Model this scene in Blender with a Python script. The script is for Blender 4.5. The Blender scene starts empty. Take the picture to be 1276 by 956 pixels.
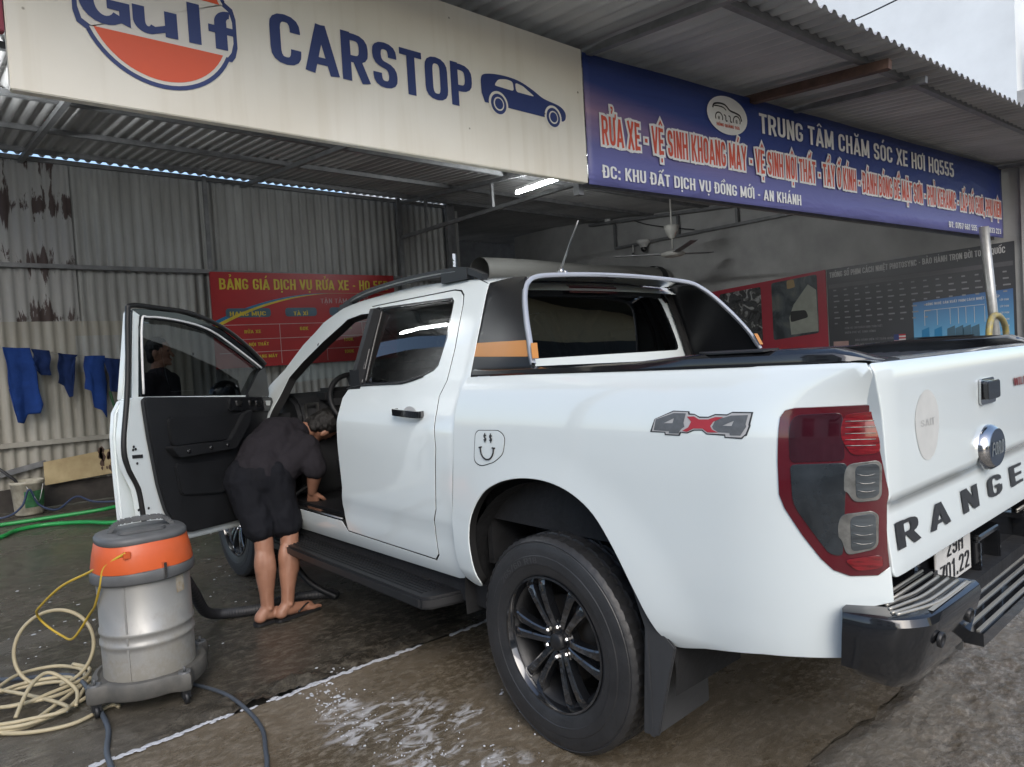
import bpy, bmesh, math, random, unicodedata
from mathutils import Vector, Matrix, noise
from mathutils.geometry import delaunay_2d_cdt
import numpy as np
random.seed(7)
R = math.radians
scene = bpy.context.scene
COL = scene.collection
# ------------------------------------------------------------------ camera
cam_d = bpy.data.cameras.new('camera'); cam = bpy.data.objects.new('camera', cam_d); COL.objects.link(cam)
yaw, pitch, roll = -.7104, -.03577, -.05957
f_ = Vector((math.cos(yaw)*math.cos(pitch), math.sin(yaw)*math.cos(pitch), math.sin(pitch)))
r_ = f_.cross(Vector((0, 0, 1))).normalized(); u_ = r_.cross(f_)
r2 = r_*math.cos(roll)+u_*math.sin(roll); u2 = r2.cross(f_)
m3 = Matrix((r2, u2, -f_)).transposed()
cam.matrix_world = Matrix.Translation((-1.8324, 2.5866, 1.4101)) @ m3.to_4x4()
cam_d.sensor_width = 36; cam_d.lens = 36*878/1276; cam_d.clip_start = .05; cam_d.clip_end = 3000
scene.camera = cam
# ------------------------------------------------------------------ world, sun, exposure
w = bpy.data.worlds.new('World'); scene.world = w; w.use_nodes = True
nt = w.node_tree; nt.nodes.clear()
sky = nt.nodes.new('ShaderNodeTexSky'); sky.sky_type = 'NISHITA'; sky.sun_disc = False
SUN_EL, SUN_AZ = R(38), R(150)      # azimuth of the sun, measured from +x towards +y
sky.sun_elevation = SUN_EL; sky.sun_rotation = math.pi/2-SUN_AZ
sky.air_density = 1.0; sky.dust_density = 2.0; sky.ozone_density = 1.0; sky.altitude = 10
bg = nt.nodes.new('ShaderNodeBackground'); bg.inputs['Strength'].default_value = .15
out = nt.nodes.new('ShaderNodeOutputWorld')
nt.links.new(sky.outputs[0], bg.inputs[0]); nt.links.new(bg.outputs[0], out.inputs[0])
sl = bpy.data.lights.new('sun', 'SUN'); sl.energy = .95; sl.angle = R(40); sl.color = (1, .98, .95)
sun = bpy.data.objects.new('sun', sl); COL.objects.link(sun)
sd = Vector((math.cos(SUN_AZ)*math.cos(SUN_EL), math.sin(SUN_AZ)*math.cos(SUN_EL), math.sin(SUN_EL)))
sun.rotation_euler = sd.to_track_quat('Z', 'Y').to_euler()
vs = scene.view_settings
vs.view_transform = 'Standard'; vs.look = 'None'; vs.gamma = 1; vs.use_curve_mapping = False
vs.exposure = .76
scene.cycles.max_bounces = 10; scene.cycles.transparent_max_bounces = 12
scene.cycles.sample_clamp_indirect = 6
scene.cycles.use_denoising = True
# ------------------------------------------------------------------ materials
def hexc(h):
    h = h.lstrip('#'); c = [int(h[i:i+2], 16)/255 for i in (0, 2, 4)]
    return tuple((x/12.92 if x <= .04045 else ((x+.055)/1.055)**2.4) for x in c)
def newmat(name):
    m = bpy.data.materials.new(name); m.use_nodes = True
    b = m.node_tree.nodes['Principled BSDF']; return m, m.node_tree, b
def N(t, k, **kw):
    n = t.nodes.new(k)
    for a, v in kw.items():
        if a.startswith('i_'):
            key = a[2:]; key = int(key) if key.isdigit() else key
            n.inputs[key].default_value = v
        else: setattr(n, a, v)
    return n
def mat(name, col, rough=.5, metal=0., var=.12, vscale=6., bump=0., bscale=60., coat=0., spec=.5, col2=None, rvar=.1, stretch=None, trans=0.):
    """principled surface whose colour and roughness vary with noise"""
    m, t, b = newmat(name); L = t.links
    tc = N(t, 'ShaderNodeTexCoord'); src = tc.outputs['Object']
    if stretch:
        mp = N(t, 'ShaderNodeMapping'); mp.inputs['Scale'].default_value = stretch; L.new(src, mp.inputs[0]); src = mp.outputs[0]
    n = N(t, 'ShaderNodeTexNoise', i_Scale=vscale, i_Detail=6., i_Roughness=.6); L.new(src, n.inputs['Vector'])
    rp = N(t, 'ShaderNodeValToRGB'); rp.color_ramp.elements[0].position = .3; rp.color_ramp.elements[1].position = .7
    c2 = col2 or tuple(c*(1-var*2) for c in col)
    rp.color_ramp.elements[0].color = (*c2, 1); rp.color_ramp.elements[1].color = (*col, 1)
    L.new(n.outputs[0], rp.inputs[0]); L.new(rp.outputs[0], b.inputs['Base Color'])
    mr = N(t, 'ShaderNodeMapRange', i_3=max(0, rough-rvar), i_4=min(1, rough+rvar)); L.new(n.outputs[0], mr.inputs[0]); L.new(mr.outputs[0], b.inputs['Roughness'])
    b.inputs['Metallic'].default_value = metal; b.inputs['Coat Weight'].default_value = coat; b.inputs['Coat Roughness'].default_value = .04
    b.inputs['Specular IOR Level'].default_value = spec; b.inputs['Transmission Weight'].default_value = trans
    if bump:
        n2 = N(t, 'ShaderNodeTexNoise', i_Scale=bscale, i_Detail=4.); L.new(src, n2.inputs['Vector'])
        bp = N(t, 'ShaderNodeBump', i_Strength=bump, i_Distance=.01); L.new(n2.outputs[0], bp.inputs['Height']); L.new(bp.outputs[0], b.inputs['Normal'])
    return m
def glass(name, tint, rough=.0, ior=1.5):
    """thin tinted pane: see-through by its tint, mirror by fresnel"""
    m, t, b = newmat(name); L = t.links; t.nodes.remove(b)
    o = t.nodes['Material Output']
    tr = N(t, 'ShaderNodeBsdfTransparent'); tr.inputs[0].default_value = (*tint, 1)
    gl = N(t, 'ShaderNodeBsdfGlossy', i_Roughness=rough); gl.inputs[0].default_value = (1, 1, 1, 1)
    lw = N(t, 'ShaderNodeLayerWeight', i_Blend=.5); pw = N(t, 'ShaderNodeMath', operation='POWER', i_1=5.); L.new(lw.outputs['Facing'], pw.inputs[0])
    fr = N(t, 'ShaderNodeMath', operation='MULTIPLY_ADD', i_1=.90, i_2=.095); L.new(pw.outputs[0], fr.inputs[0])
    nz = N(t, 'ShaderNodeTexNoise', i_Scale=3., i_Detail=2.); bp = N(t, 'ShaderNodeBump', i_Strength=.02, i_Distance=.02)
    tc = N(t, 'ShaderNodeTexCoord'); L.new(tc.outputs['Object'], nz.inputs['Vector']); L.new(nz.outputs[0], bp.inputs['Height'])
    L.new(bp.outputs[0], gl.inputs['Normal'])
    mx = N(t, 'ShaderNodeMixShader'); L.new(fr.outputs[0], mx.inputs[0]); L.new(tr.outputs[0], mx.inputs[1]); L.new(gl.outputs[0], mx.inputs[2])
    L.new(mx.outputs[0], o.inputs[0]); return m
M = {}
M['white'] = mat('white_car_paint', (.735, .80, .80), .22, var=.012, vscale=1.2, coat=1., rvar=.02)
M['white'].node_tree.nodes['Principled BSDF'].inputs['Coat IOR'].default_value = 1.8
M['sail_film'] = mat('black_sail_film', (.008, .009, .011), .34, var=.1, spec=.35, rvar=.05)
M['hoop_shaded'] = mat('hoop_shaded_white', (.36, .385, .43), .3, var=.03, coat=.5)  # white hoop trim, greyed so the colour carries its shade
M['gloss_black'] = mat('gloss_black', (.012, .013, .015), .12, var=.1, coat=.6, rvar=.04)
M['flap'] = mat('mud_flap_rubber', (.045, .047, .05), .5, var=.15, bump=.1)
M['satin_black'] = mat('satin_black_plastic', (.015, .016, .018), .45, var=.15, bump=.12, bscale=220)
M['dark_trim'] = mat('dark_trim', (.010, .011, .013), .55, var=.15, bump=.15, bscale=300)
M['cabin'] = mat('cabin_dark', (.007, .008, .010), .6, var=.2, bump=.1, bscale=150)
M['liner'] = mat('arch_liner', (.012, .013, .015), .8, var=.3, vscale=14, bump=.4, bscale=40)
M['rubber'] = mat('tyre_rubber', (.032, .033, .035), .44, var=.2, vscale=12, bump=.12, bscale=90)
M['sidewall'] = mat('sidewall_raised', (.065, .066, .068), .35)
M['rim'] = mat('gloss_black_rim', (.010, .011, .013), .11, var=.1, coat=1., spec=.9, rvar=.04)
M['seal'] = mat('rubber_seal', (.012, .012, .012), .5)
M['chrome'] = mat('chrome', (.62, .62, .62), .14, metal=1., var=.05)
M['steel'] = mat('dull_steel', (.42, .42, .41), .35, metal=1., var=.12, vscale=10, bump=.05)
M['orange_film'] = mat('orange_film', (.52, .22, .05), .4, var=.03)
M['red_lens'] = mat('red_lens', (.10, .006, .012), .12, var=.1, coat=1.)
M['maroon_lens'] = mat('maroon_lens', (.045, .006, .012), .1, var=.2, vscale=20, coat=1.)
M['bright_red'] = mat('bright_red_reflector', (.24, .006, .012), .15, var=.35, vscale=26, coat=1., stretch=(1, 1, 7))
M['smoke_lens'] = mat('smoked_lens', (.035, .042, .048), .1, var=.35, vscale=9, coat=1.)
M['lamp_grey'] = mat('lamp_reflector_grey', (.075, .088, .096), .2, var=.3, vscale=8, coat=1., stretch=(1, 1, 9))
M['lamp_clear'] = mat('lamp_clear_edge', (.30, .30, .28), .2, metal=.5, var=.3, vscale=30, coat=1.)
M['win_dark'] = glass('tinted_window_glass', (.13, .15, .16), 0., 1.52)
M['win_mid'] = glass('front_window_glass', (.20, .22, .23), 0., 1.52)
M['win_clear'] = glass('windscreen_glass', (.62, .68, .68), 0., 1.52)
M['plate'] = mat('plate_white', (.62, .62, .6), .4, var=.06)
M['ink'] = mat('black_ink', (.02, .02, .022), .5)
M['decal_black'] = mat('decal_black', (.03, .032, .036), .4)
M['decal_grey'] = mat('decal_grey', (.13, .14, .15), .45, var=.15, vscale=60)
M['decal_silver'] = mat('decal_silver', (.5, .5, .5), .4)
M['decal_red'] = mat('decal_red', (.42, .03, .045), .4)
M['glue_mark'] = mat('sticker_residue', (.56, .57, .55), .45, var=.05, vscale=25)
# ------------------------------------------------------------------ mesh helpers
ORG = {}
class MB:
    def __init__(s): s.v = []; s.f = []; s.mi = []; s.sm = []
    def add(s, vs, fs, mi=0, sm=False):
        o = len(s.v); s.v += [tuple(p) for p in vs]
        assert max(map(max, fs)) < len(vs)
        for f in fs: s.f.append(tuple(i+o for i in f)); s.mi.append(mi); s.sm.append(sm)
    def box(s, c, d, mi=0, rot=None, taper=None):
        x, y, z = d[0]/2, d[1]/2, d[2]/2
        vs = [Vector((a*x, b*y, e*z)) for e in (-1, 1) for a, b in ((-1, -1), (1, -1), (1, 1), (-1, 1))]
        if taper: vs = [Vector((p.x*(taper if p.z > 0 else 1), p.y*(taper if p.z > 0 else 1), p.z)) for p in vs]
        if rot: vs = [rot @ p for p in vs]
        vs = [p+Vector(c) for p in vs]
        s.add(vs, [(3, 2, 1, 0), (4, 5, 6, 7), (0, 1, 5, 4), (1, 2, 6, 5), (2, 3, 7, 6), (3, 0, 4, 7)], mi)
    def bar(s, a, b, w, h, up=(0, 0, 1), mi=0, w2=None, h2=None):
        a, b = Vector(a), Vector(b); d = (b-a).normalized(); u = Vector(up)
        sx = d.cross(u).normalized(); u = sx.cross(d)
        w2 = w2 or w; h2 = h2 or h
        vs = [a+sx*w/2*i+u*h/2*j for i, j in ((-1, -1), (1, -1), (1, 1), (-1, 1))]+[b+sx*w2/2*i+u*h2/2*j for i, j in ((-1, -1), (1, -1), (1, 1), (-1, 1))]
        s.add(vs, [(3, 2, 1, 0), (4, 5, 6, 7), (0, 1, 5, 4), (1, 2, 6, 5), (2, 3, 7, 6), (3, 0, 4, 7)], mi)
    def tube(s, pts, r, seg=8, mi=0, cap=True, closed=False):
        pts = [Vector(p) for p in pts]; n = len(pts); rs = r if isinstance(r, (list, tuple)) else [r]*n
        t = [(pts[min(i+1, n-1)]-pts[max(i-1, 0)]).normalized() for i in range(n)]
        if closed: t = [(pts[(i+1) % n]-pts[i-1]).normalized() for i in range(n)]
        up = Vector((0, 0, 1)) if abs(t[0].z) < .9 else Vector((1, 0, 0))
        u = t[0].cross(up).normalized(); vs = []
        for i in range(n):
            u = (u-t[i]*u.dot(t[i])).normalized(); w_ = t[i].cross(u)
            for k in range(seg):
                a = 2*math.pi*k/seg; vs.append(pts[i]+(u*math.cos(a)+w_*math.sin(a))*rs[i])
        fs = [(i*seg+k, i*seg+(k+1) % seg, (i+1)*seg+(k+1) % seg, (i+1)*seg+k) for i in range(n-1) for k in range(seg)]
        if closed: fs += [((n-1)*seg+k, (n-1)*seg+(k+1) % seg, (k+1) % seg, k) for k in range(seg)]
        elif cap: fs += [tuple(range(seg-1, -1, -1)), tuple((n-1)*seg+k for k in range(seg))]
        s.add(vs, fs, mi, True)
    def lathe(s, o, ax, prof, seg=48, mi=0, sm=True, a0=0., a1=2*math.pi):
        o = Vector(o); ax = Vector(ax).normalized()
        e = Vector((1, 0, 0)) if abs(ax.x) < .9 else Vector((0, 1, 0))
        e = (e-ax*e.dot(ax)).normalized(); g = ax.cross(e); full = abs(a1-a0-2*math.pi) < 1e-6
        ns = seg if full else seg+1; vs = []
        for r, h in prof:
            for k in range(ns):
                a = a0+(a1-a0)*k/seg; vs.append(o+ax*h+(e*math.cos(a)+g*math.sin(a))*r)
        fs = []
        for i in range(len(prof)-1):
            for k in range(seg):
                k2 = (k+1) % ns; fs.append((i*ns+k, i*ns+k2, (i+1)*ns+k2, (i+1)*ns+k))
        s.add(vs, fs, mi, sm)
    def prism(s, loop, o, ux, uy, dz, mi=0):
        """extrude a 2D loop, placed at o + a*ux + b*uy, along dz"""
        o, ux, uy, dz = Vector(o), Vector(ux), Vector(uy), Vector(dz); n = len(loop)
        vs = [o+ux*a+uy*b for a, b in loop]; vs += [p+dz for p in vs]
        s.add(vs, [tuple(range(n-1, -1, -1)), tuple(range(n, 2*n))]+[(i, (i+1) % n, n+(i+1) % n, n+i) for i in range(n)], mi)
    def grid(s, F, na, nb, mi=0, sm=True, flip=False):
        vs = [F(i/na, j/nb) for j in range(nb+1) for i in range(na+1)]; q = na+1
        fs = [(j*q+i, j*q+i+1, (j+1)*q+i+1, (j+1)*q+i) for j in range(nb) for i in range(na)]
        if flip: fs = [x[::-1] for x in fs]
        s.add(vs, fs, mi, sm)
    def ell(s, c, r, rot=None, mi=0, nu=16, nv=10):
        vs = []; c = Vector(c)
        for j in range(nv+1):
            b = math.pi*j/nv
            for i in range(nu):
                a = 2*math.pi*i/nu; p = Vector((r[0]*math.sin(b)*math.cos(a), r[1]*math.sin(b)*math.sin(a), r[2]*math.cos(b)))
                vs.append(c+(rot @ p if rot else p))
        s.add(vs, [(j*nu+i, (j+1)*nu+i, (j+1)*nu+(i+1) % nu, j*nu+(i+1) % nu) for j in range(nv) for i in range(nu)], mi, True)
    def chain(s, pts, mi=0):
        """tapered rounded limb through (x,y,z,r) stations"""
        ps = [Vector(p[:3]) for p in pts]; rs = [p[3] for p in pts]; P = []; Q = []
        for i in range(len(ps)-1):
            for k in range(6):
                t = k/6; P.append(ps[i].lerp(ps[i+1], t)); Q.append(rs[i]*(1-t)+rs[i+1]*t)
        P.append(ps[-1]); Q.append(rs[-1]); s.tube(P, Q, 14, mi)
        for p, r in zip(ps, rs): s.ell(p, (r, r, r), None, mi, 12, 8)
    def build(s, name, m, parent=None, bevel=0., autosm=None):
        me = bpy.data.meshes.new(name); o_ = ORG.get(parent.name, Vector()) if parent else Vector()
        me.from_pydata([tuple(Vector(p)-o_) for p in s.v], [], s.f)
        for x in (m if isinstance(m, (list, tuple)) else [m]): me.materials.append(x)
        me.polygons.foreach_set('material_index', s.mi); me.polygons.foreach_set('use_smooth', s.sm); me.update()
        if bevel or autosm is None:
            bm = bmesh.new(); bm.from_mesh(me)
            if bevel:
                bmesh.ops.remove_doubles(bm, verts=bm.verts, dist=1e-5)
                es = [e for e in bm.edges if len(e.link_faces) == 2 and e.calc_face_angle() > R(30)]
                bmesh.ops.bevel(bm, geom=es, offset=bevel, segments=2, affect='EDGES', clamp_overlap=True)
                for f in bm.faces: f.smooth = True
            bmesh.ops.recalc_face_normals(bm, faces=bm.faces); bm.to_mesh(me); bm.free()
            if bevel: me.set_sharp_from_angle(angle=R(38))
        o = bpy.data.objects.new(name, me); COL.objects.link(o)
        if parent: o.parent = parent; ORG[o.name] = o_
        return o
def tag(o, label=None, cat=None, group=None, kind=None):
    for k, v in (('label', label), ('category', cat), ('group', group), ('kind', kind)):
        if v: o[k] = v
    return o
def thing(name, loc, label, cat, group=None, parent=None):
    o = bpy.data.objects.new(name, None); COL.objects.link(o); o.empty_display_size = .1
    o.location = loc; ORG[o.name] = Vector(loc); return tag(o, label, cat, group)
def partempty(name, loc, parent):
    o = bpy.data.objects.new(name, None); COL.objects.link(o); o.parent = parent
    o.location = Vector(loc)-ORG[parent.name]; ORG[o.name] = Vector(loc); return o
def spline(pts, n=8, closed=False):
    pts = [Vector(p) for p in pts]; m = len(pts); o = []
    g = (lambda i: pts[i % m]) if closed else (lambda i: pts[max(0, min(m-1, i))])
    for i in range(m if closed else m-1):
        a, b, c, d = g(i-1), g(i), g(i+1), g(i+2)
        for k in range(n):
            t = k/n; o.append(.5*((2*b)+(c-a)*t+(2*a-5*b+4*c-d)*t*t+(3*b-a-3*c+d)*t**3))
    if not closed: o.append(pts[-1])
    return o
def rnd(loop, r, n=5):
    """round the corners of a 2D loop"""
    o = []; m = len(loop)
    for i in range(m):
        p, a, b = Vector(loop[i]), Vector(loop[i-1]), Vector(loop[(i+1) % m])
        la, lb = (a-p).length, (b-p).length; ra = min(r, la*.45, lb*.45)
        p0 = p+(a-p).normalized()*ra; p1 = p+(b-p).normalized()*ra
        for k in range(n+1):
            t = k/n; o.append(tuple(p0*(1-t)**2+p*2*t*(1-t)+p1*t*t))
    return o
def inside(p, loop):
    c = False; x, y = p; j = len(loop)-1
    for i in range(len(loop)):
        xi, yi = loop[i]; xj, yj = loop[j]
        if (yi > y) != (yj > y) and x < (xj-xi)*(y-yi)/(yj-yi)+xi: c = not c
        j = i
    return c
def resample(loop, st):
    o = []
    for i in range(len(loop)):
        a, b = Vector(loop[i]), Vector(loop[(i+1) % len(loop)]); L = (b-a).length
        if L < 1e-6: continue
        k = max(1, math.ceil(L/st))
        for q in range(k): o.append(tuple(a.lerp(b, q/k)))
    return o
def panel(name, loop, F, m, parent, holes=(), step=.028, rim=.02, gap=.002, sgn=1, rimmat=None):
    """a sheet cut to a 2D outline and laid on the curved surface F(a,b), edges turned in"""
    loops = [resample(l, step*.7) for l in (loop, *holes)]
    A = np.array(loops[0]); mn, mx = A.min(0), A.max(0)
    V = []; E = []
    for l in loops:
        o = len(V); V += [Vector(p) for p in l]; E += [(o+i, o+(i+1) % len(l)) for i in range(len(l))]
    nb = len(V); B = np.array([tuple(p) for p in V])
    na, nc = int((mx[0]-mn[0])/step), int((mx[1]-mn[1])/step)
    for i in range(1, na+1):
        for j in range(1, nc+1):
            p = (mn[0]+step*(i-.5+.5*(j % 2)), mn[1]+step*j)
            if inside(p, loops[0]) and not any(inside(p, h) for h in loops[1:]):
                d = B-np.array(p)
                if (d*d).sum(1).min() > (step*.45)**2: V.append(Vector(p))
    vo, eo, fo, ov, oe, of = delaunay_2d_cdt(V, E, [], 0, 1e-6)
    h = 1e-3
    def nrm(a, b):
        n = (F(a+h, b)-F(a-h, b)).cross(F(a, b+h)-F(a, b-h)); return n.normalized()*sgn
    P = [F(p.x, p.y) for p in vo]; NN = [nrm(p.x, p.y) for p in vo]; faces = []
    for f in fo:
        c = sum((vo[i] for i in f), Vector((0, 0)))/len(f)
        if inside(c, loops[0]) and not any(inside(c, q) for q in loops[1:]):
            g = (P[f[1]]-P[f[0]]).cross(P[f[2]]-P[f[0]])
            faces.append(tuple(f) if g.dot(NN[f[0]]) > 0 else tuple(f[::-1]))
    mi = [0]*len(faces)
    inv = {}
    for i, l in enumerate(ov):
        for q in l: inv.setdefault(q, i)
    if rim > 0:
        o = 0
        for li, l in enumerate(loops):
            n = len(l); area = sum(l[i][0]*l[(i+1) % n][1]-l[(i+1) % n][0]*l[i][1] for i in range(n))
            s_ = (1 if area > 0 else -1)*(1 if li == 0 else -1)
            base = len(P)
            for i in range(n):
                t = Vector(l[(i+1) % n])-Vector(l[i-1]); t = t.normalized() if t.length > 0 else Vector((1, 0))
                q = Vector((t.y, -t.x))*s_; a = Vector(l[i]); b = a+q*gap
                p0 = P[inv[o+i]]; nn = NN[inv[o+i]]; pb = F(b.x, b.y)
                od = (pb-p0); od = od.normalized() if od.length > 0 else nn
                P += [p0+od*gap*.7-nn*gap*.3, p0+od*gap-nn*gap*1.5, p0+od*gap-nn*rim]; NN += [(od+nn).normalized(), od, od]
            for i in range(n):
                j = (i+1) % n; r0, r1 = inv[o+i], inv[o+j]
                a, b = base+3*i, base+3*j
                for qi, q in enumerate(((r0, r1, b, a), (a, b, b+1, a+1), (a+1, b+1, b+2, a+2))):
                    g = (P[q[1]]-P[q[0]]).cross(P[q[2]]-P[q[0]])
                    if g.length < 1e-14: g = (P[q[2]]-P[q[0]]).cross(P[q[3]]-P[q[0]])
                    faces.append(q if g.dot(NN[q[2]]) > 0 else q[::-1]); mi.append(1 if rimmat and qi == 2 else 0)
            o += n
    me = bpy.data.meshes.new(name); og = ORG.get(parent.name, Vector())
    me.from_pydata([tuple(p-og) for p in P], [], faces); me.materials.append(m)
    if rimmat: me.materials.append(rimmat)
    me.polygons.foreach_set('material_index', mi); me.polygons.foreach_set('use_smooth', [True]*len(faces)); me.update()
    if len(me.vertices) == len(NN): me.normals_split_custom_set_from_vertices([tuple(n) for n in NN])
    ob = bpy.data.objects.new(name, me); COL.objects.link(ob); ob.parent = parent; ORG[ob.name] = og
    return ob
# ------------------------------------------------ lettering: a bold condensed stroke alphabet with Vietnamese marks
def ropen(pts, r, n=4):
    if r <= 0 or len(pts) < 3: return pts
    o = [pts[0]]
    for i in range(1, len(pts)-1):
        p, a, b = Vector(pts[i]), Vector(pts[i-1]), Vector(pts[i+1]); ra = min(r, (a-p).length*(.98 if i == 1 else .49)); rb_ = min(r, (b-p).length*(.98 if i == len(pts)-2 else .49))
        p0 = p+(a-p).normalized()*ra; p1 = p+(b-p).normalized()*rb_
        for k in range(n+1): t = k/n; o.append(tuple(p0*(1-t)**2+p*2*t*(1-t)+p1*t*t))
    o.append(pts[-1]); return o
def _font():
    w, l, r, b, t, m = .54, .10, .44, .09, .91, .5; R_ = .20; G = {}
    S = lambda wd, *ps: (wd, [ropen(list(p), q) for p, q in ps])
    st = ([(l, 0), (l, 1)], 0); O = ([(w/2, t), (r, t), (r, b), (l, b), (l, t), (w/2, t)], R_)
    G['A'] = S(.60, ([(.075, 0), (.30, .97)], 0), ([(.525, 0), (.30, .97)], 0), ([(.15, .25), (.45, .25)], 0))
    G['B'] = S(w, st, ([(l, t), (r-.02, t), (r-.02, .52), (l, .52)], .17), ([(l, .52), (r, .52), (r, b), (l, b)], .17))
    G['C'] = S(w, ([(r, .66), (r, t), (l, t), (l, b), (r, b), (r, .34)], R_)); G['D'] = S(w, st, ([(l, t), (r, t), (r, b), (l, b)], R_))
    G['E'] = S(.48, st, ([(l, t), (.46, t)], 0), ([(l, m), (.43, m)], 0), ([(l, b), (.46, b)], 0)); G['F'] = S(.46, st, ([(l, t), (.45, t)], 0), ([(l, .48), (.41, .48)], 0))
    G['G'] = S(w, ([(r, .68), (r, t), (l, t), (l, b), (r, b), (r, .44)], R_), ([(.27, .44), (r+.0, .44)], 0)); G['H'] = S(w, st, ([(r, 0), (r, 1)], 0), ([(l, m), (r, m)], 0))
    G['I'] = S(.20, st); G['J'] = S(.44, ([(.34, 1), (.34, b), (.08, b), (.08, .28)], R_)); G['K'] = S(.56, st, ([(.47, 1), (.16, .42)], 0), ([(.22, .56), (.49, 0)], 0)); G['L'] = S(.45, st, ([(l, b), (.44, b)], 0))
    G['M'] = S(.70, st, ([(l, 1), (.35, .12)], 0), ([(.60, 1), (.35, .12)], 0), ([(.60, 0), (.60, 1)], 0)); G['N'] = S(w, st, ([(l, 1), (r, 0)], 0), ([(r, 0), (r, 1)], 0))
    G['O'] = S(w, O); G['P'] = S(w-.02, st, ([(l, t), (r, t), (r, .42), (l, .42)], .19)); G['Q'] = S(w, O, ([(.30, .24), (.48, -.06)], 0)); G['R'] = S(.55, st, ([(l, t), (r, t), (r, .46), (l, .46)], .18), ([(.30, .46), (.47, 0)], 0))
    G['S'] = S(.52, ([(.42, .68), (.42, t), (l, t), (l, .53), (.42, .47), (.42, b), (l, b), (l, .32)], .17)); G['T'] = S(.48, ([(0, t), (.48, t)], 0), ([(.24, 0), (.24, t)], 0))
    G['U'] = S(w, ([(l, 1), (l, b), (r, b), (r, 1)], R_)); G['V'] = S(.56, ([(.07, 1), (.28, .03)], 0), ([(.49, 1), (.28, .03)], 0)); G['W'] = S(.80, ([(.07, 1), (.22, .03)], 0), ([(.40, .95), (.22, .03)], 0), ([(.40, .95), (.58, .03)], 0), ([(.73, 1), (.58, .03)], 0))
    G['X'] = S(.56, ([(.07, 1), (.49, 0)], 0), ([(.49, 1), (.07, 0)], 0)); G['Y'] = S(.56, ([(.06, 1), (.28, .42)], 0), ([(.50, 1), (.28, .42)], 0), ([(.28, 0), (.28, .45)], 0)); G['Z'] = S(.48, ([(.03, t), (.43, t)], 0), ([(.42, t), (.06, b)], 0), ([(.05, b), (.46, b)], 0))
    G['0'] = S(w-.02, ([(.26, t), (.42, t), (.42, b), (l, b), (l, t), (.26, t)], R_)); G['1'] = S(.36, ([(.22, 0), (.22, 1)], 0), ([(.22, .93), (.04, .76)], 0)); G['2'] = S(.50, ([(.09, .68), (.09, t), (.41, t), (.41, .58), (.09, b+.02)], .17), ([(.05, b), (.46, b)], 0))
    G['3'] = S(.50, ([(.09, .74), (.09, t), (.40, t), (.40, .52), (.20, .52)], .16), ([(.20, .52), (.42, .52), (.42, b), (.09, b), (.09, .28)], .17)); G['4'] = S(.54, ([(.38, 0), (.38, 1)], 0), ([(.36, .97), (.07, .30)], 0), ([(.04, .27), (.52, .27)], 0)); G['5'] = S(.50, ([(.43, t), (.11, t), (.11, .52)], 0), ([(.11, .54), (.41, .58), (.41, b), (.09, b), (.09, .28)], .17))
    G['6'] = S(.52, ([(.42, .74), (.42, t), (l, t), (l, b), (.42, b), (.42, .54), (l, .54)], .17)); G['7'] = S(.46, ([(.03, t), (.42, t), (.18, 0)], 0)); G['8'] = S(.52, ([(.26, t), (.41, t), (.41, .52), (.11, .52), (.11, t), (.26, t)], .15), ([(.26, .52), (.42, .52), (.42, b), (l, b), (l, .52), (.26, .52)], .16)); G['9'] = S(.52, ([(.42, .46), (l, .46), (l, t), (.42, t), (.42, b), (l, b), (l, .28)], .17))
    G['-'] = S(.34, ([(.05, .42), (.29, .42)], 0)); G['.'] = S(.22, ([(.11, 0), (.11, .18)], 0)); G[','] = S(.22, ([(.12, .17), (.08, -.12)], 0)); G[':'] = S(.22, ([(.11, 0), (.11, .18)], 0), ([(.11, .52), (.11, .70)], 0)); G['/'] = S(.40, ([(.05, -.05), (.35, 1.05)], 0)); G[' '] = (.24, [])
    G['%'] = S(.6, ([(.10, 0), (.5, 1)], 0), ([(.10, .7), (.10, .9)], 0), ([(.5, .1), (.5, .3)], 0)); G['$'] = S(.52, ([(.42, .70), (.42, .84), (l, .84), (l, .53), (.42, .47), (.42, .16), (l, .16), (l, .30)], .15), ([(.26, -.08), (.26, 1.08)], 0))
    return G
FONT = _font()
def glyphs(body):
    """list of (centre line, weight factor) in cap-height units and the total width"""
    x = 0; out = []
    for ch in body.upper():
        bar = ch == 'Đ'; d = unicodedata.normalize('NFD', 'D' if bar else ch); g = FONT.get(d[0], FONT['-']); wd = g[0]
        for p in g[1]: out.append(([(x+a, b) for a, b in p], 1.))
        if bar: out.append(([(x-.06, .5), (x+.25, .5)], .75))
        c = x+wd/2; top = 1.09
        cm = d[1:]; two = any(k in cm for k in '\u0302\u0306')
        for k in cm:
            dx, dy = (.20, .10) if two else (0, .04)
            if k == '\u0323': out.append(([(c, -.26), (c, -.11)], .85))
            elif k == '\u031b': out.append((ropen([(x+wd-.14, .93), (x+wd+.03, .95), (x+wd+.04, 1.12)], .08), .62))
            elif k == '\u0302': out.append(([(c-.15, top-.01), (c, top+.13), (c+.15, top-.01)], .55))
            elif k == '\u0306': out.append((ropen([(c-.14, top+.15), (c-.11, top), (c+.11, top), (c+.14, top+.15)], .1), .6))
            elif k == '\u0301': out.append(([(c-.04+dx, top+dy-.03), (c+.09+dx, top+.17+dy)], .7))
            elif k == '\u0300': out.append(([(c+.04+dx, top+dy-.03), (c-.09+dx, top+.17+dy)], .7))
            elif k == '\u0309': out.append((ropen([(c-.07+dx, top+.19+dy), (c+.08+dx, top+.19+dy), (c+.06+dx, top+.08+dy), (c+dx, top+.04+dy), (c+dx, top-.02+dy)], .06), .55))
            elif k == '\u0303': out.append((ropen([(c-.15, top+.03), (c-.08, top+.13), (c+.06, top+.04), (c+.15, top+.13)], .06), .6))
        x += wd+.055
    return out, x-.055
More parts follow.
